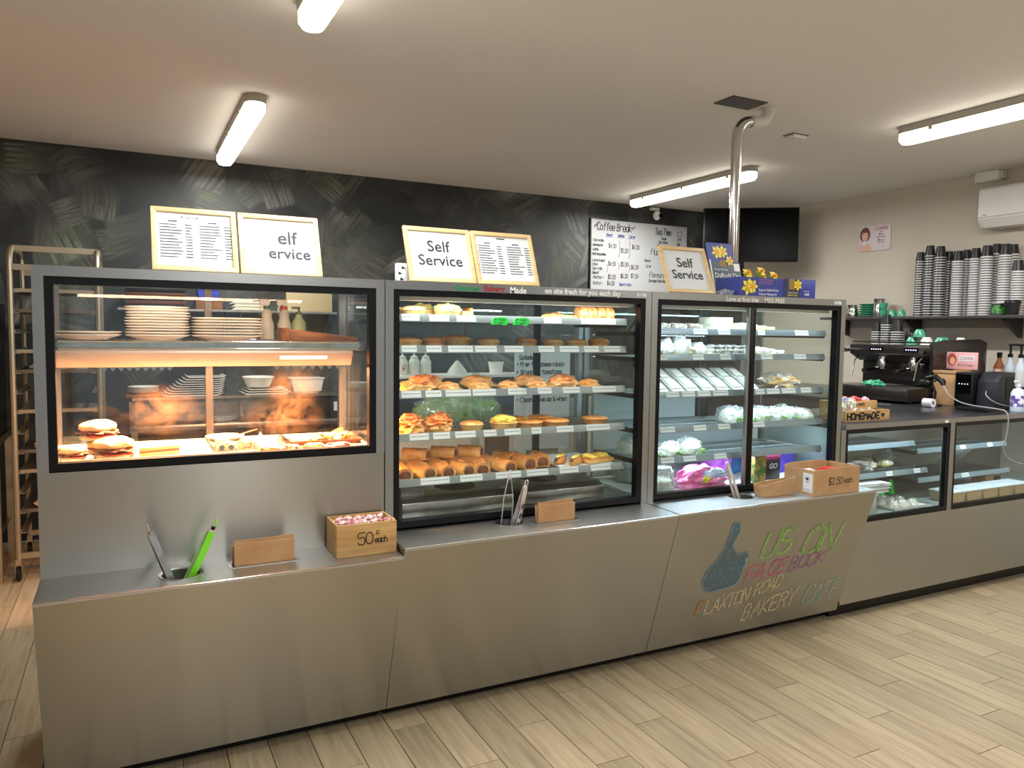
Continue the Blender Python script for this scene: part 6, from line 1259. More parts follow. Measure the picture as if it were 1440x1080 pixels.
obj('table_top', G().box(-1.55,-0.715,2.58,3.36,0.86,0.90), SATIN, t); obj('shelf', G().box(-1.50,-0.745,2.62,3.3,0.26,0.28), SATIN, t); obj('stretcher', G().box(-1.50,-0.745,2.61,2.63,0.42,0.46), ALU, t)
t = thing('floor_mixer', 'dark machine standing on the steel table at the left edge', 'machine', (-1.0,3.0,0.9)); obj('column', G().box(-1.10,-0.74,2.85,3.2,0.9005,1.95,0.02), DARK, t); obj('head', G().box(-1.12,-0.73,2.66,3.2,1.55,1.90,0.03), DARK, t); obj('trim_strip', G().box(-0.768,-0.742,2.652,2.659,1.2,1.9), SATIN, t)

# rear bench with wall shelf, plates and bowls
t = thing('rear_bench', 'steel rear bench with raised shelf along the dark wall', 'bench', (0.8,3.3,0))
obj('bench_top', G().box(0.0,1.95,2.98,3.63,0.86,0.90,0.003), SATIN, t); obj('splashback', G().box(0.0,1.95,3.615,3.635,0.90,1.02), SATIN, t); obj('under_shelf', G().box(0.03,1.92,3.0,3.6,0.28,0.30), SATIN, t)
for x in (0.03,0.97,1.92):
    for y in (3.01,3.60): obj('leg', G().box(x-0.02,x+0.02,y-0.02,y+0.02,0,0.86), SATIN, t)
obj('raised_shelf', G().box(0.02,1.60,3.05,3.45,1.075,1.095), SATIN, t)
for x in (0.05,0.80,1.57): obj('shelf_post', G().box(x-0.012,x+0.012,3.42,3.445,0.90,1.075), SATIN, t)
t = thing('wall_shelf', 'steel wall shelf holding trays and towels above the rear bench', 'shelf', (0.75,3.5,1.72)); obj('shelf_board', G().box(-0.06,1.62,3.30,3.64,1.722,1.738), SATIN, t)
for x in (0.1,0.8,1.5): obj('bracket', G().prism([(3.64,1.721),(3.36,1.721),(3.64,1.52)], x-0.006, x+0.006, 'x'), SATIN, t)
for k in range(5):
    tag(obj('black_tray', G().prism([(0.0,1.739+0.030*k),(0.39,1.739+0.030*k),(0.405,1.765+0.030*k),(-0.015,1.765+0.030*k)], 3.34, 3.60, 'y', 0.002), BLACKP if k%2 == 0 else BROWNT), 'dark plastic tray, %s from the bottom of the pile on the wall shelf' % ORD[k], 'tray', 'dark trays on the wall shelf')
t = thing('crate', 'brown box under a blue tub on the wall shelf', 'box', (0.55,3.45,1.7385)); obj('crate_body', G().box(0.47,0.66,3.36,3.56,1.7385,1.80,0.002), WOODB, t); obj('crate_rim', G().box(0.465,0.665,3.355,3.565,1.8005,1.812,0.002), WOODB, t)
t = thing('blue_tub', 'blue plastic tub standing on the brown box of the wall shelf', 'tub', (0.56,3.46,1.8125)); BT = mat('blue_tub', (50,70,190), rough=0.4); obj('tub_body', G().prism([(0.50,1.8125),(0.63,1.8125),(0.645,1.885),(0.485,1.885)], 3.40, 3.54, 'y', 0.002), BT, t); obj('tub_rim', G().box(0.48,0.65,3.395,3.545,1.8855,1.893,0.002), BT, t)
for k in range(3):
    tag(obj('folded_towel', G().prism([(0.73,1.7390+0.025*k),(1.00,1.7390+0.025*k),(1.005,1.762+0.025*k),(0.76,1.763+0.025*k)], 3.38, 3.58, 'y', 0.006), mat('towel', (206,200,180), rough=0.9)), 'cream folded towel, %s of the pile on the wall shelf' % ['lowest','middle','topmost'][k], 'towel', 'folded towels')
t = thing('cutting_board', 'pale cutting board standing at the right end of the wall shelf', 'board', (1.38,3.55,1.7385)); obj('board_face', G().box(1.18,1.56,3.56,3.585,1.7385,1.92,0.004), mat('pale_board', (196,178,140), rough=0.5), t); obj('handle', G().tube([(1.32,3.572,1.918),(1.34,3.572,1.94),(1.40,3.572,1.94),(1.42,3.572,1.918)], 0.006, 8), mat('pale_board', (196,178,140)), t)
# plates and bowls on the raised shelf
def square_plate(w, d): g = G(); g.prism([(-w/2*0.82,0),(w/2*0.82,0),(w/2,0.014),(w/2*0.985,0.017),(w/2*0.80,0.005),(-w/2*0.80,0.005),(-w/2*0.985,0.017),(-w/2,0.014)], -d/2, d/2, 'y'); return g
bd = tag(obj('wood_board', G().box(-0.02,0.22,3.08,3.40,1.0955,1.112,0.003), WOODB), 'brown board under the small plate pile on the rear bench', 'board')
plates(4, 0.035+0.06, 3.24, 1.113, 0.105, 0.011, 'on the brown board of the rear bench')
pm = None
for k in range(9):
    w = 0.42-0.018*k; o = obj('square_plate', square_plate(w,0.24), CERAMIC, None, 0, local=True); o.location = (0.42+0.012*k, 3.24, 1.096+k*0.0165); tag(o, 'long white square plate, %s from the bottom of the fanned pile on the rear bench' % ORD[k], 'plate', 'long plates on the rear bench')
for k in range(3):
    o = obj('square_plate', square_plate(0.36-0.04*k,0.22), CERAMIC, None, 0, local=True); o.location = (0.945, 3.22, 1.096+k*0.0165); tag(o, 'long white plate, %s under the oval bowl of the rear bench' % ['lowest','middle','topmost'][k], 'plate', 'plates under the bowl')
t = thing('oval_bowl', 'white oval bowl on long plates of the rear bench', 'bowl', (0.90,3.22,1.147)); g = G(); g.lathe([(0,0),(0.085,0),(0.115,0.065),(0.118,0.075),(0.110,0.075),(0.080,0.006),(0,0.006)], n=28); obj('bowl_body', g, CERAMIC, t, local=True); g = G(); g.lathe([(0.118,0.070),(0.122,0.075),(0.118,0.080),(0.112,0.076)], n=28); obj('bowl_rim', g, CERAMIC, t, local=True)
t = thing('square_dish', 'white square dish standing right of the oval bowl', 'dish', (1.27,3.22,1.0955)); obj('dish_body', G().prism([(1.155,1.1085),(1.365,1.1085),(1.385,1.205),(1.135,1.205)], 3.12, 3.32, 'y', 0.003), CERAMIC, t); obj('dish_rim', G().box(1.128,1.392,3.113,3.327,1.2055,1.214,0.003), CERAMIC, t); obj('dish_foot', G().box(1.17,1.35,3.14,3.30,1.0955,1.108), CERAMIC, t)
t = thing('dark_appliance', 'dark box shaped appliance under the square dish on the rear bench top', 'appliance', (1.3,3.2,0.9005)); obj('body', G().box(1.10,1.55,3.02,3.38,0.9005,1.06,0.006), BLACKP, t); obj('front_label', G().box(1.44,1.53,3.018,3.0195,0.96,1.03), PAPER, t)
for k in range(3): o = obj('dinner_plate', plate_mesh(0.11), CERAMIC, None, 40, local=True); o.location = (0.62,3.15,0.9005+0.011*k); tag(o, 'white plate, %s of the low pile on the rear bench top' % ['lowest','middle','topmost'][k], 'plate', 'low plate pile')

# sandwich bench behind the pie cabinet
t = thing('prep_bench', 'white fronted preparation bench with shelf behind the pie cabinet', 'bench', (2.2,1.65,0)); PINKW = mat('bench_front', (222,216,210), rough=0.4)
obj('bench_top', G().box(1.36,3.10,1.42,1.95,0.965,1.00,0.003), SATIN, t); obj('front_panel', G().box(1.38,2.02,1.44,1.455,0.12,0.964), PINKW, t); obj('front_panel', G().box(2.20,3.08,1.44,1.455,0.12,0.964), PINKW, t); obj('dark_panel', G().box(2.021,2.199,1.446,1.455,0.12,0.964), mat('brown_panel', (110,92,80), rough=0.5), t); obj('end_panel', G().box(1.37,1.379,1.44,1.93,0.12,0.964), PINKW, t); obj('plinth', G().box(1.40,3.06,1.48,1.90,0,0.12), BLACKP, t)
obj('shelf_board', G().box(1.40,2.66,1.55,1.80,1.300,1.316), WHITE, t)
for x in (1.42,2.64): obj('shelf_post', G().box(x-0.012,x+0.012,1.66,1.69,1.0,1.30), SATIN, t)
t = thing('lettuce_bag', 'large clear bag stuffed with green lettuce on the preparation bench', 'bag', (1.90,1.60,1.0005)); g = G(); g.blob((1.89,1.58,1.0005), (0.30,0.14,0.130), 0.10, 2.5, 4, seed=5); obj('lettuce', g, mat('lettuce_heap', (86,140,66), (160,196,120), scale=16, rough=0.5, bump=0.6, bscale=20), t); g = G(); g.blob((1.89,1.58,0.9995+0.001), (0.315,0.15,0.138), 0.12, 3, 4, seed=6); obj('bag_film', g, FILM, t)
for k in range(3):
    t = thing('sauce_bottle', 'white squeeze sauce bottle, %s from the left on the preparation bench shelf' % ORD[k], 'bottle', (1.545+0.078*k,1.66,1.3165), 0, 'squeeze sauce bottles'); g = G(); g.lathe([(0,0),(0.033,0),(0.035,0.01),(0.035,0.085),(0.022,0.105),(0,0.105)], n=18); obj('body', g, FROST, t, local=True); g = G(); g.lathe([(0.024,0.100),(0.024,0.115),(0.006,0.125),(0.004,0.150+0.02*(k==2)),(0,0.150+0.02*(k==2))], n=14); obj('nozzle_cap', g, FROST, t, local=True)
    obj('sauce_label', G().box(-0.012,0.012,-0.0362,-0.034,0.02,0.065), SW[0] if k == 0 else FROST, t, local=True)
t = thing('white_tub', 'small white tub at the right of the preparation bench shelf', 'tub', (2.20,1.66,1.3165)); g = G(); g.lathe([(0,0),(0.040,0),(0.052,0.075),(0.049,0.075),(0.038,0.004),(0,0.004)], n=20); obj('tub_body', g, WHITE, t, local=True); g = G(); g.lathe([(0.050,0.072),(0.055,0.074),(0.055,0.079),(0.050,0.079)], n=20); obj('tub_rim', g, WHITE, t, local=True)
t = thing('piping_bag', 'pale cone shaped piping bag standing on the preparation bench shelf', 'piping bag', (1.92,1.66,1.3165)); g = G(); g.lathe([(0,0),(0.07,0),(0.055,0.03),(0.02,0.075),(0.006,0.09),(0,0.09)], n=18); obj('bag_body', g, mat('grey_cream', (190,196,186), rough=0.6), t, local=True); g = G(); g.lathe([(0.0065,0.088),(0.004,0.105),(0,0.105)], n=10); obj('nozzle', g, CHROME, t, local=True)
t = thing('notice_board', 'white notice board with handwritten salad reminders behind the pie cabinet', 'notice', (2.41,1.50,0.86)); nb = obj('board', G().box(2.215,2.625,1.405,1.415,0.83,1.50), PAPER, t); obj('foot', G().box(2.25,2.29,1.38,1.415,0.80,0.83).box(2.55,2.59,1.38,1.415,0.80,0.83), WHITE, t)
for s, x, z, w_ in (('Salads',2.245,1.420,0.10),('* Prep the boxes nicely',2.225,1.375,0.36),('* Organise tomatoes',2.225,1.325,0.34),('Salads',2.245,1.285,0.10),('* Clean as we go & when',2.225,1.145,0.38)): handwrite(nb, s, (x,1.4045,z), (1,0,0), (0,0,1), 0.030, 0.005, INKB, width=w_, jit=0.001, name='notice_words')
t = thing('chopping_tower', 'grey plastic crate stack standing behind the refrigerated cabinet', 'crate', (2.9,1.65,1.0005)); obj('crate_body', G().box(2.70,3.08,1.52,1.85,1.0005,1.16,0.004), PALEG, t); obj('crate_lid', G().box(2.69,3.09,1.51,1.86,1.1605,1.185,0.004), mat('teal_lid', (90,130,124), rough=0.5), t)

# ---------------------------------------------------------------- right wall
t = thing('air_conditioner', 'white wall mounted air conditioner at the right edge', 'air conditioner', (6.16,0.44,2.455))
ACW = mat('ac_white', (232,234,236), rough=0.35)
obj('body', G().prism([(6.263,2.465),(6.263,2.780),(6.085,2.780),(6.070,2.760),(6.072,2.530),(6.110,2.470)], 0.02, 0.875, 'y', 0.006), ACW, t); obj('front_panel', G().prism([(6.069,2.545),(6.067,2.765),(6.060,2.760),(6.058,2.550)], 0.03, 0.865, 'y'), ACW, t); obj('louvre', G().prism([(6.069,2.535),(6.108,2.472),(6.104,2.468),(6.062,2.531)], 0.06, 0.84, 'y'), WHITE, t); obj('logo_strip', G().box(6.0565,6.0575,0.80,0.83,2.560,2.566), GREYINK, t)
# coffee poster: flat tin sign with a retro woman
t = thing('tin_sign', 'small pink tin coffee sign with a retro woman on the beige wall', 'sign', (XR,1.95,2.395)); xs = XR-0.012
pl_ = obj('plate', G().box(xs,XR-0.001,1.785,2.120,2.395,2.630,0.003), mat('pale_pink_tin', (222,206,214), rough=0.35), t)
def sp(y, z): return (xs-0.0012, y, z)
def flat(pts, m, nm, e=0): g = G(); g.add([(xs-0.0008-e, y, z) for y, z in pts], [tuple(range(len(pts)))]); return obj(nm, g, m, pl_, 0)
SKIN = mat('sign_skin', (222,176,156), rough=0.5); HAIR = mat('sign_hair', (110,50,40), rough=0.5)
cy, cz = 2.055, 2.545
flat([(cy+0.055*math.cos(a)*(1.0 if math.sin(a) > -0.2 else 1.05), cz+0.010+0.068*math.sin(a)) for a in [2*PI*k/18 for k in range(18)]], HAIR, 'printed_hair'); flat([(2.118,2.398),(2.118,2.435),(2.085,2.462),(2.05,2.470),(2.01,2.462),(1.985,2.440),(1.975,2.398)], SKIN, 'printed_shoulders', 0.0001); flat([(cy+0.034*math.cos(a), cz-0.006+0.046*math.sin(a)) for a in [2*PI*k/16 for k in range(16)]], SKIN, 'printed_face', 0.0002)
flat([(cy+0.038*math.cos(a), cz+0.045+0.018*math.sin(a)) for a in [2*PI*k/12 for k in range(12)]], HAIR, 'printed_fringe', 0.0004)
for s in (-1,1): flat([(cy+s*0.014+0.006*math.cos(a), cz+0.006+0.003*math.sin(a)) for a in [2*PI*k/8 for k in range(8)]], INKB, 'printed_eye', 0.0004)
flat([(cy+0.010*math.cos(a), cz-0.026+0.004*math.sin(a)) for a in [2*PI*k/8 for k in range(8)]], SW[0], 'printed_mouth', 0.0004); flat([(2.075,2.455),(2.035,2.455),(2.03,2.495),(2.08,2.495)], PAPER, 'printed_cup', 0.0006)
for s, z, w_ in (('COFFEE',2.598,0.135),('The',2.570,0.03),('Most',2.546,0.05),('Important',2.520,0.10),('Meal of',2.494,0.07),('the Day',2.470,0.07)): lettering(pl_, s, (xs,1.880,z), (0,-1,0), (0,0,1), REDV if s == 'COFFEE' else INK, width=w_, bold=0.01, name='sign_words')
t = thing('emergency_light', 'small white box light where the beige wall meets the ceiling', 'light', (6.2,0.89,2.85)); obj('case', G().box(6.17,6.264,0.79,0.98,2.850,2.928,0.006), WHITE, t); obj('end_cap', G().box(6.19,6.262,0.770,0.7895,2.858,2.922,0.004), mat('offwhite', (214,208,196), rough=0.4), t)
t = thing('ceiling_sensor', 'flat white rectangular sensor on the ceiling right of the steel pole', 'sensor', (4.0,0.83,2.91)); obj('case', G().box(3.945,4.065,0.80,0.875,2.905,2.928,0.004), WHITE, t); obj('base', G().box(3.935,4.075,0.79,0.885,2.9255,2.9288), mat('grey_plate', (90,88,86)), t)
# shelf with cups
t = thing('cup_shelf', 'dark wall shelf carrying tall stacks of paper cups', 'shelf', (6.13,1.25,1.75)); SHD = mat('dark_shelf', (66,60,60), rough=0.5)
obj('shelf_board', G().box(5.915,6.264,0.25,2.25,1.748,1.772,0.002), SHD, t)
for y in (0.6,1.45,2.2): obj('bracket', G().prism([(6.264,1.747),(6.03,1.747),(6.03,1.735),(6.24,1.60),(6.264,1.60)], y-0.012, y+0.012, 'y'), SHD, t)
CUPB = mat('black_cup', (28,28,34), rough=0.35); CUPR = mat('cup_rim', (222,222,222), rough=0.4); CUPG = mat('grey_cup', (120,122,126), rough=0.35)
def cup_mesh(r, h, body, rim=0.0065):
    g = G(); rings = [(r*1.06,0.0),(r*1.06,rim),(r*1.0,rim+0.0001),(r*0.70,h),(0,h)] 
    g.mi = 1; g.lathe(rings[:3], n=16); g.mi = 0; g.lathe(rings[2:], n=16)
    me_o = obj('paper_cup', g, [body, CUPR], None, 40, local=True); return me_o
def cup_stack(n, x, y, z, r, h, step, body, where, shade, rim=0.0065):
    me = None
    for k in range(n):
        lb = '%s paper cup, %s from the top of %s' % (shade, ORD[n-1-k], where)
        if me is None: o = cup_mesh(r, h, body, rim); me = o.data
        else: o = bpy.data.objects.new('paper_cup', me); C.objects.link(o)
        o.location = (x+random.uniform(-.001,.001), y+random.uniform(-.001,.001), z+k*step); tag(o, lb, 'cup', 'paper cups in '+where)
CS = [(1.375,6.110,2.325,0.0395,CUPB),(1.288,6.110,2.372,0.0420,CUPB),(1.196,6.110,2.358,0.0445,CUPB),(1.180,6.200,2.318,0.0400,CUPB),(1.041,6.110,2.305,0.0430,CUPB),(1.030,6.205,2.320,0.0400,CUPB),(0.901,6.120,2.316,0.0430,CUPB),(0.793,6.090,2.325,0.0445,CUPB),(0.787,6.200,2.345,0.0400,CUPB),(0.652,6.090,2.325,0.0445,CUPB),(0.659,6.205,2.330,0.0400,CUPB),(0.539,6.070,2.190,0.0430,CUPB)]
for k, (y, x, zt_, r, b_) in enumerate(CS):
    h = r*2.2; n = max(8, min(24, int(round((zt_-1.7725-h)/0.0195))+1)); step = (zt_-1.7725-h)/(n-1)
    cup_stack(n, x, y, 1.7725, r, h, step, CUPB, 'wall shelf stack %s from the left' % ORD[k] if False else 'the %s tall stack on the wall shelf' % ORD[k], 'black', 0.0065 if k < 4 else 0.0125)
GREENP = mat('mint_ceramic', (70,168,130), rough=0.25, coat=0.3); WHC = CERAMIC
def jug(label, x, y, z, r, h, m):
    t = thing('milk_jug', label, 'jug', (x,y,z), -1.5); g = G(); g.lathe([(0,0),(r,0),(r*1.02,h*0.5),(r*0.8,h*0.85),(r*0.9,h),(r*0.86,h),(r*0.76,h*0.85),(r*0.95,h*0.5),(0,0.005)], n=24); obj('body', g, m, t, local=True); g = G(); g.tube([(-r*0.3,r*0.9,h*0.85),(-r*0.3,r*1.5,h*0.8),(-r*0.3,r*1.5,h*0.3),(-r*0.3,r*0.95,h*0.2)], 0.005, 8); obj('handle', g, m, t, local=True)
jug('chrome milk jug at the left end of the wall shelf', 6.10, 2.035, 1.7725, 0.052, 0.115, CHROME)
jug('dark steel milk jug at the very left end behind the cabinet edge', 6.10, 2.155, 1.7725, 0.052, 0.115, SATIN)
jug('larger chrome jug standing on the raised lid of the wall shelf', 6.12, 1.765, 1.7725, 0.058, 0.165, CHROME)
for k in range(6):
    g = G(); g.lathe([(0,0),(0.045,0),(0.070,0.014),(0.070,0.018),(0.043,0.005),(0,0.005)], n=24); o = obj('saucer', g, GREENP, None, 40, local=True); o.location = (6.13,1.902,1.7725+0.021*k); tag(o, 'mint green saucer, %s from the bottom of the stack on the wall shelf' % ORD[k], 'saucer', 'mint saucers')
def teacup(label, x, y, z, m, r=0.048, h=0.06, flip=False):
    t = thing('tea_cup', label, 'cup', (x,y,z), -1.45); g = G()
    pr = [(0,0),(r*0.55,0),(r*0.9,h*0.45),(r,h),(r*0.94,h),(r*0.84,h*0.45),(r*0.5,0.006),(0,0.006)]
    if flip: pr = [(a,h-b) for a, b in pr]
    g.lathe(pr, n=22); obj('bowl', g, m, t, local=True); g = G(); g.tube([(-0.02,r*0.9,h*0.75),(-0.02,r*1.45,h*0.7),(-0.02,r*1.4,h*0.35),(-0.02,r*0.85,h*0.3)], 0.005, 8); obj('handle', g, m, t, local=True)
for k, (y, z, f) in enumerate(((1.645,0,0),(1.645,0.0605,0),(1.555,0,1),(1.468,0,1))):
    teacup('mint green cup on the wall shelf, %s' % ['lower of the pair beside the chrome jug','upper of the pair beside the chrome jug','turned down, next to the pair','turned down, nearest the paper cups'][k], 6.02, y, 1.7725+z, GREENP, 0.036, flip=bool(f))
t = thing('printed_cup', 'small black takeaway cup with green print at the right of the wall shelf', 'cup', (5.985,0.625,1.7725)); g = G(); g.lathe([(0,0),(0.052,0),(0.042,0.09),(0,0.09)], n=22); obj('cup_body', g, CUPB, t, local=True); g = G(); g.lathe([(0.0525,0.012),(0.0445,0.075)], n=22); obj('green_print', g, mat('green_print', (60,150,50), (30,40,30), scale=60, rough=0.5, contrast=(0.48,0.54)), t, local=True); g = G(); g.lathe([(0.043,0.089),(0.044,0.094),(0,0.094)], n=22); obj('base_rim', g, CUPR, t, local=True)
t = thing('lidded_cup', 'black lidded takeaway cup at the right end of the wall shelf', 'cup', (5.975,0.510,1.7725)); g = G(); g.lathe([(0,0),(0.040,0),(0.052,0.09),(0,0.09)], n=22); obj('cup_body', g, CUPB, t, local=True); g = G(); g.lathe([(0.056,0.088),(0.056,0.098),(0.048,0.112),(0,0.112)], n=22); obj('lid', g, BLACKP, t, local=True)

# counter along the right wall
t = thing('side_counter', 'dark counter along the beige wall under the coffee machine', 'counter', (5.6,1.7,0)); obj('worktop', G().box(4.95,6.262,0.724,2.75,1.070,1.105,0.003), WORKTOP, t); obj('body', G().box(4.99,6.262,0.76,2.73,0.10,1.069), mat('counter_body', (92,92,90), rough=0.5), t); obj('kick', G().box(5.04,6.262,0.80,2.70,0.0,0.10), BLACKP, t)
# espresso machine
t = thing('coffee_machine', 'black two group espresso machine with cups on top', 'coffee machine', (5.5,1.0,1.1055)); BM = mat('machine_black', (34,30,30), rough=0.3, coat=0.3)
obj('base_tray', G().box(5.05,5.95,0.68,1.38,1.120,1.212,0.008), BM, t); obj('drip_grid', G().box(5.06,5.34,0.70,1.36,1.2125,1.219), SATIN, t)
for x in (5.12,5.88):
    for y in (0.72,1.32): obj('foot', G().lathe([(0,0),(0.022,0),(0.022,0.0145),(0,0.0145)], (x,y,1.1055), 14), BLACKP, t)
obj('back_body', G().box(5.46,5.95,0.70,1.39,1.2195,1.40,0.006), BM, t); obj('top_body', G().prism([(5.30,1.46),(5.30,1.535),(5.95,1.535),(5.95,1.4005),(5.42,1.4005)], 0.69, 1.395, 'y', 0.006), BM, t); obj('cup_rail', G().tube([(5.325,0.698,1.555),(5.935,0.698,1.555),(5.935,1.388,1.555),(5.325,1.388,1.555)], 0.006, 8, closed=True), BM, t)
LED = mat('led_dots', (220,225,255), emit=3.0, emit_col=(200,205,255))
for y0 in (1.10,0.80):
    pn = obj('key_panel', G().box(5.2985,5.2998,y0-0.015,y0+0.105,1.483,1.512), BLACKG, t)
    for k in range(5): obj('key_light', G().box(5.2972,5.2984,y0+0.003+0.020*k,y0+0.011+0.020*k,1.493,1.501), LED, pn)
for y in (1.13,0.86):
    gh = obj('group_head', G().lathe([(0,0),(0.040,0),(0.042,0.02),(0.032,0.05),(0.032,0.075),(0,0.075)], (5.36,y,1.365), 20), CHROME, t)
    obj('portafilter', G().tube([(5.34,y,1.352),(5.26,y,1.348)], 0.011, 10).tube([(5.26,y,1.348),(5.14,y,1.332)], [0.015,0.018], 10), CHROME, gh); g = G(); g.lathe([(0,0),(0.034,0),(0.036,0.022),(0,0.022)], (5.36,y,1.342), 18); obj('basket', g, CHROME, gh)
for y, s in ((1.37,1),(0.72,-1)):
    obj('steam_knob', G().tube([(5.30,y,1.487),(5.22,y+s*0.01,1.487)], [0.012,0.018], 12), CHROME, t); obj('steam_wand', G().tube([(5.33,y-s*0.04,1.45),(5.27,y-s*0.05,1.40),(5.24,y-s*0.05,1.27)], 0.006, 8), CHROME, t)
tag(obj('cleaning_cloth', G().blob((5.12,1.02,1.2195), (0.06,0.075,0.028), 0.4, 4, 3, seed=4), GREENP), 'crumpled green cloth on the coffee machine drip tray', 'cloth')
for k, (y, n, r) in enumerate(((1.345,6,0.036),(1.255,9,0.040),(1.155,6,0.046))):
    cup_stack(n, 5.55, y, 1.536+0.0, r, r*2.2, 0.019, CUPB, 'the %s short stack on the coffee machine' % ORD[k], 'black')
t = thing('tamper_jar', 'black rounded jar among the cups on the coffee machine', 'jar', (5.60,1.065,1.536)); g = G(); g.lathe([(0,0),(0.042,0),(0.045,0.07),(0.030,0.10),(0,0.105)], n=20); obj('body', g, BLACKP, t, local=True); g = G(); g.lathe([(0.012,0.104),(0.016,0.12),(0,0.125)], n=14); obj('lid_knob', g, BLACKP, t, local=True)
for k, (x, y, z, m) in enumerate(((5.50,0.985,0,GREENP),(5.62,0.940,0,WHC),(5.50,0.865,0,WHC),(5.64,0.815,0,GREENP),(5.50,0.750,0,GREENP),(5.50,0.925,0.0605,GREENP),(5.76,0.760,0,WHC))):
    teacup('%s upturned cup on the coffee machine, %s' % ('mint green' if m is GREENP else 'white', ['beside the black jar','second from the black jar','in the middle of the front row','behind the middle cup','at the right end of the front row','topmost, balanced on the others','at the right end of the back row'][k]), x, y, 1.536+z, m, 0.044, 0.060, True)
t = [o for o in C.objects if o.name == 'coffee_machine'][0]
obj('side_wing', G().prism([(5.30,1.2195),(5.94,1.2195),(5.94,1.56),(5.86,1.585),(5.42,1.575),(5.28,1.545),(5.30,1.46)], 0.6635, 0.689, 'y', 0.004), BM, t); obj('side_vent', G().box(5.50,5.80,0.6615,0.6633,1.40,1.46), BLACKP, t)
t = thing('pink_sign', 'pink retro sign with words standing before the coffee machine side', 'sign', (5.44,0.58,1.37)); 
ps = obj('sign_plate', G().box(5.442,5.450,0.425,0.656,1.365,1.490,0.001), mat('pink_tin', (226,172,176), rough=0.4), t); obj('sign_stand', G().box(5.425,5.4695,0.475,0.590,1.1055,1.364,0.003), mat('sign_stand', (150,112,70), rough=0.6), t)
def flat2(pts, m, nm, e=0): g = G(); g.add([(5.4412-e, y, z) for y, z in pts], [tuple(range(len(pts)))]); return obj(nm, g, m, ps, 0)
flat2([(0.616+0.036*math.cos(a), 1.435+0.045*math.sin(a)) for a in [2*PI*k/14 for k in range(14)]], mat('auburn_print', (176,80,60), rough=0.5), 'printed_hair'); flat2([(0.611+0.020*math.cos(a), 1.425+0.028*math.sin(a)) for a in [2*PI*k/12 for k in range(12)]], SKIN, 'printed_face', 0.0002); flat2([(0.565,1.465),(0.445,1.465),(0.445,1.425),(0.565,1.425)], PAPER, 'printed_box', 0.0001)
lettering(ps, 'COFFEE', (5.4415,0.505,1.445), (0,-1,0), (0,0,1), REDV, width=0.10, name='sign_words'); lettering(ps, 'Be very happy', (5.4418,0.51,1.395), (0,-1,0), (0,0,1), INKB, width=0.11, name='sign_words')
# counter-top items near the till
t = thing('card_box', 'brown card box with a black mark behind the scanner', 'box', (5.32,0.56,1.1055)); obj('box_body', G().box(5.30,5.40,0.475,0.655,1.1055,1.335,0.003), CARD, t); obj('box_lid', G().box(5.295,5.405,0.470,0.660,1.3355,1.355,0.002), CARD, t); flat3 = G(); flat3.add([(5.299,0.60,1.25),(5.299,0.56,1.25),(5.299,0.56,1.285),(5.299,0.58,1.30),(5.299,0.60,1.285)], [(0,1,2,3,4)]); obj('black_mark', flat3, INKB, t, 0)
t = thing('receipt_printer', 'black receipt printer with small lights beside the brown card box', 'printer', (5.3,0.40,1.1055)); obj('body', G().box(5.26,5.42,0.335,0.470,1.1055,1.355,0.012), BLACKP, t); obj('front_glass', G().box(5.2575,5.2595,0.350,0.455,1.20,1.34), BLACKG, t)
for k in range(4): obj('indicator_light', G().box(5.2562,5.2574,0.370+0.02*k,0.376+0.02*k,1.268,1.274), LED, t)
t = thing('till_terminal', 'dark till terminal box right of the receipt printer', 'till', (5.35,0.25,1.1055)); obj('body', G().prism([(5.28,1.1055),(5.50,1.1055),(5.50,1.36),(5.36,1.36),(5.30,1.30)], 0.19, 0.328, 'y', 0.008), mat('till_dark', (30,34,42), rough=0.4), t); obj('side_strip', G().box(5.39,5.48,0.186,0.1895,1.18,1.33), BLACKP, t)
t = thing('barcode_scanner', 'black handheld barcode scanner drooping on its stand', 'scanner', (5.15,0.60,1.1055))
obj('stand_base', G().lathe([(0,0),(0.055,0),(0.050,0.012),(0,0.014)], (5.16,0.55,1.1055), 22), BLACKP, t); obj('stand_neck', G().tube([(5.16,0.55,1.118),(5.18,0.555,1.20),(5.175,0.59,1.28)], 0.010, 8), BLACKP, t)
obj('scanner_head', G().blob((5.165,0.625,1.268), (0.040,0.050,0.034), 0.05, 2, 3, flat=False), BLACKP, t); obj('scanner_handle', G().tube([(5.17,0.61,1.300),(5.165,0.55,1.315),(5.16,0.50,1.285),(5.16,0.485,1.262)], [0.022,0.020,0.016,0.014], 12), BLACKP, t); obj('trigger', G().box(5.155,5.170,0.545,0.560,1.275,1.300,0.003), SATIN, t)
CABLE = mat('grey_cable', (150,150,150), rough=0.5)
def cable(label, pts, r=0.004):
    P_ = [Vector(p) for p in pts]
    for _ in range(3): P_ = chaikin(P_)
    tag(obj('cable', G().tube(P_, r, 6), CABLE), label, 'cable')
cable('thin grey cable drooping from the barcode scanner over the bench front', [(5.155,0.482,1.255),(5.07,0.38,1.19),(4.99,0.22,1.150),(5.01,0.02,1.140),(5.02,-0.055,1.130),(5.02,-0.050,0.98),(5.00,-0.035,0.88),(5.10,-0.035,0.80),(5.30,-0.035,0.76),(5.55,-0.035,0.74)], 0.0045)
cable('thin grey cable running from the till terminal to the right edge', [(5.275,0.25,1.23),(5.18,0.20,1.21),(5.20,0.145,1.16),(5.40,0.15,1.125),(5.6,0.16,1.115)], 0.0035)
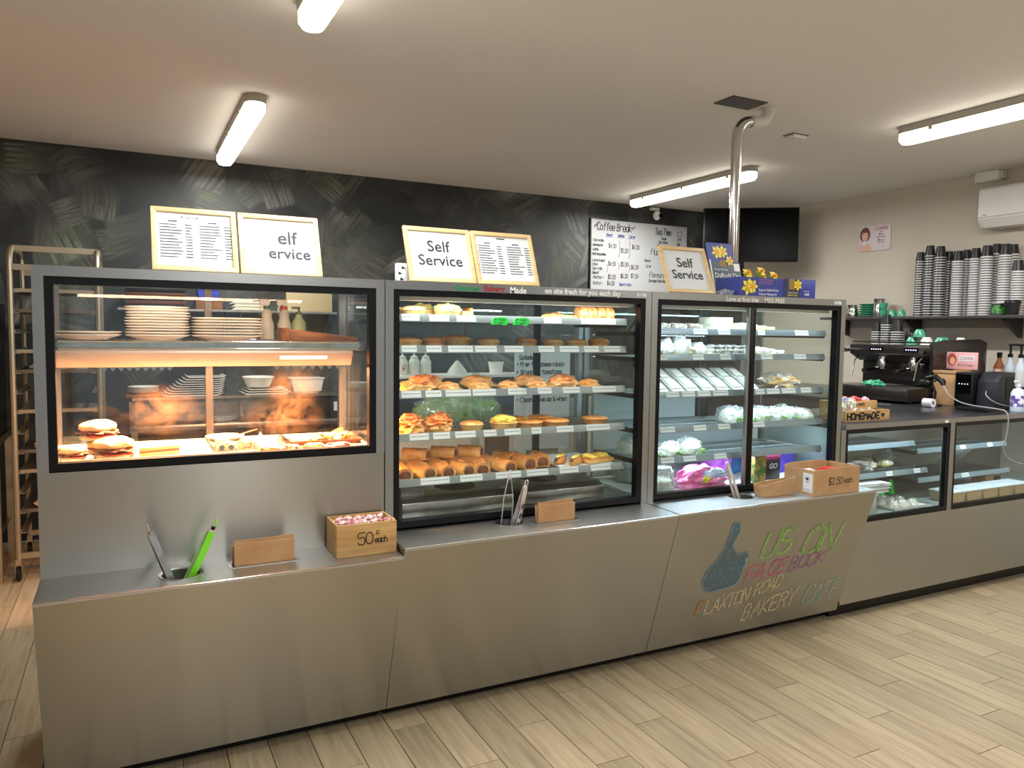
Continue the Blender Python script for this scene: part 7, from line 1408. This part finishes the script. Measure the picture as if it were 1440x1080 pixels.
t = thing('coin_roll', 'white paper roll lying on the dark worktop by the scanner', 'paper roll', (5.02,0.50,1.1055)); g = G(); g.M = Matrix.Translation((5.03,0.50,1.136)) @ Matrix.Rotation(PI/2,4,'X'); g.lathe([(0.014,-0.035),(0.030,-0.035),(0.030,0.035),(0.014,0.035),(0.014,-0.035)], n=22); obj('paper', g, PAPER, t); g = G(); g.M = Matrix.Translation((5.03,0.50,1.136)) @ Matrix.Rotation(PI/2,4,'X'); g.lathe([(0.010,-0.034),(0.0138,-0.034),(0.0138,0.034),(0.010,0.034),(0.010,-0.034)], n=16); obj('core', g, KRAFT, t)
t = thing('card_terminal', 'flat black card payment terminal lying on the dark worktop', 'card terminal', (5.08,0.22,1.1055)); g = G(); g.M = Matrix.Translation((5.09,0.215,1.1055)) @ Matrix.Rotation(0.15,4,'Z'); g.box(-0.040,0.040,-0.095,0.095,0,0.026,0.006); obj('body', g, BLACKP, t); g = G(); g.M = Matrix.Translation((5.09,0.215,1.1318)) @ Matrix.Rotation(0.15,4,'Z'); g.box(-0.028,0.028,0.02,0.075,0,0.0012); obj('screen', g, BLACKG, t)
for i in range(3):
    for j in range(3): g = G(); g.M = Matrix.Translation((5.09,0.215,1.1318)) @ Matrix.Rotation(0.15,4,'Z'); g.box(-0.026+0.019*i,-0.012+0.019*i,-0.07+0.025*j,-0.055+0.025*j,0,0.002); obj('key', g, DARK, t)
t = thing('sanitiser_bottle', 'clear hand sanitiser pump bottle at the right end of the worktop', 'bottle', (5.32,0.066,1.1055)); g = G(); g.lathe([(0,0),(0.040,0),(0.043,0.006),(0.043,0.125),(0.030,0.150),(0.014,0.158),(0.014,0.17),(0,0.17)], n=22); obj('body', g, mat('clear_gel', (206,222,238), rough=0.15), t, local=True)
g = G(); g.lathe([(0.017,0.168),(0.017,0.182),(0.006,0.185),(0.006,0.205),(0,0.205)], n=14); g.box(-0.045,0.008,-0.007,0.007,0.198,0.210,0.002); obj('pump', g, WHITE, t, local=True)
g = G(); g.lathe([(0.0435,0.035),(0.0435,0.110)], n=22); 
for v in [v for v in g.bm.verts if v.co.x > -0.010]: pass
bmesh.ops.delete(g.bm, geom=[f for f in g.bm.faces if f.calc_center_median().x > -0.012], context='FACES'); obj('label', g, mat('gel_label', (90,80,160), (230,230,240), scale=28, rough=0.4, contrast=(0.48,0.54)), t, local=True)
# syrups
t = thing('syrup_rack', 'low dark rack holding the syrup bottles by the beige wall', 'rack', (5.95,0.46,1.1055)); obj('rack_top', G().box(5.80,6.22,0.05,0.657,1.222,1.240), BLACKP, t); obj('rack_side', G().box(5.97,6.20,0.640,0.654,1.1055,1.2215), BLACKP, t); obj('rack_side', G().box(5.82,6.20,0.06,0.074,1.1055,1.2215), BLACKP, t)
AMB = mat('amber_syrup', (150,90,60), rough=0.15); PINKL = mat('pink_label', (214,150,140), (236,226,216), scale=40, rough=0.5)
def syrup(label, x, y, pump):
    t = thing('syrup_bottle', label, 'bottle', (x,y,1.2405)); g = G(); g.lathe([(0,0),(0.036,0),(0.038,0.008),(0.038,0.135),(0.016,0.185),(0.014,0.215),(0,0.215)], n=20); obj('body', g, AMB if not pump else mat('clear_gel', (206,222,238)), t, local=True); g = G(); g.lathe([(0.0385,0.03),(0.0385,0.12)], n=20); obj('label', g, PINKL if not pump else PAPER, t, local=True)
    if pump:
        g = G(); g.lathe([(0.018,0.212),(0.018,0.235),(0.008,0.24),(0.008,0.300),(0,0.300)], n=12); g.box(-0.012,0.012,-0.075,0.012,0.298,0.315,0.004); obj('pump', g, BLACKP, t, local=True); g = G(); g.tube([(0,-0.07,0.300),(0,-0.075,0.27)], 0.005, 6); obj('spout', g, BLACKP, t, local=True)
    else: g = G(); g.lathe([(0.017,0.205),(0.019,0.245),(0,0.247)], n=12); obj('cap', g, BLACKP, t, local=True)
syrup('pink labelled syrup bottle with black cap nearest the coffee machine', 6.02, 0.612, False); syrup('clear syrup bottle with a tall black pump in the middle of the syrups', 6.00, 0.520, True); syrup('pink labelled syrup bottle with a black pump right of the tall pump', 5.88, 0.375, True); syrup('pink labelled syrup bottle with black cap at the right end', 6.04, 0.345, False)

# wooden crates of homemade biscuits at the left end of the low bench
HX0, HX1, HY0 = 3.640, 4.020, 0.055
t = open_box('wooden_box', 'open wooden box lettered HOMEMADE at the left end of the low bench', 'box', HX0, HX1, HY0, 0.20, 1.1055, 1.168, 0.009, BOXWOOD)
fb = [c for c in t.children if c.name.startswith('front_board')][0]
handwrite(fb, 'HOMEMADE', (HX0+0.020,HY0-0.0002,1.119), (1,0,0), (0,0,1), 0.036, 0.010, INKB, width=0.275, name='box_words')
flg = G(); flg.add([(HX0+0.32+0.016*math.sin(a)**3, HY0-0.0012, 1.138+0.001*(13*math.cos(a)-5*math.cos(2*a)-2*math.cos(3*a)-math.cos(4*a))) for a in [2*PI*k/20 for k in range(20)]], [tuple(range(20))]); obj('heart_mark', flg, INKB, fb, 0)
t = open_box('wooden_box', 'wooden sweet box priced $2.50 each behind the HOMEMADE box', 'box', 3.78, 4.11, 0.21, 0.36, 1.1055, 1.205, 0.009, BOXWOOD)
fb = [c for c in t.children if c.name.startswith('front_board')][0]; handwrite(fb, '$2.50 each', (3.87,0.2098,1.178), (1,0,0), (0,0,1), 0.020, 0.0035, INKB, width=0.13, name='box_words')
obj('filler', G().box(3.790,4.100,0.220,0.350,1.115,1.185), KRAFT, t)
for k, (x, y, z, m) in enumerate(((3.84,0.25,0,BLUEB),(3.91,0.25,0.0,SW[0]),(3.98,0.25,0.0,RW),(4.05,0.25,0.0,SW[2]),(3.86,0.315,0.0,mat('navy_wrap', (40,50,120), (200,60,80), scale=20, rough=0.3)),(3.945,0.315,0.0,SW[0]),(4.03,0.315,0.0,RW))):
    t = thing('sweet_packet', 'shiny wrapped sweet packet, %s from the left in the $2.50 wooden box' % ORD[k], 'packet', (x,y,1.1855+z), 1.5+0.1*(k%2), 'sweet packets in the wooden box'); g = G(); g.blob((0,0,0), (0.026,0.026,0.026), 0.2, 4, 3, seed=k); obj('wrapper', g, m, t, local=True); g = G(); g.prism([(0.022,0.010),(0.031,0.014),(0.031,0.018),(0.022,0.018)], -0.014, 0.014, 'y'); g.prism([(-0.022,0.010),(-0.031,0.014),(-0.031,0.018),(-0.022,0.018)], -0.014, 0.014, 'y'); obj('crimped_ends', g, m, t, local=True)
for k, (x, y, z) in enumerate(((3.70,0.12,0.0),(3.78,0.13,0.012),(3.86,0.12,0.0),(3.94,0.13,0.0),(3.70,0.14,0.055),(3.80,0.15,0.060))):
    t = thing('biscuit_bag', 'clear bag of pale homemade biscuits, %s in the HOMEMADE box' % ['front left','front second','front third','front right','top left','top right'][k], 'bag', (x,y,1.116+z), 0.3*k, 'biscuit bags'); g = G(); g.blob((0,0,0), (0.026,0.026,0.030), 0.3, 4, 3, seed=k); obj('biscuits', g, PASTRY_L if k < 4 else BREAD, t, local=True); g = G(); g.blob((0,0,-0.0005), (0.029,0.029,0.036), 0.4, 5, 3, seed=k+4); obj('bag_film', g, FILM, t, local=True)
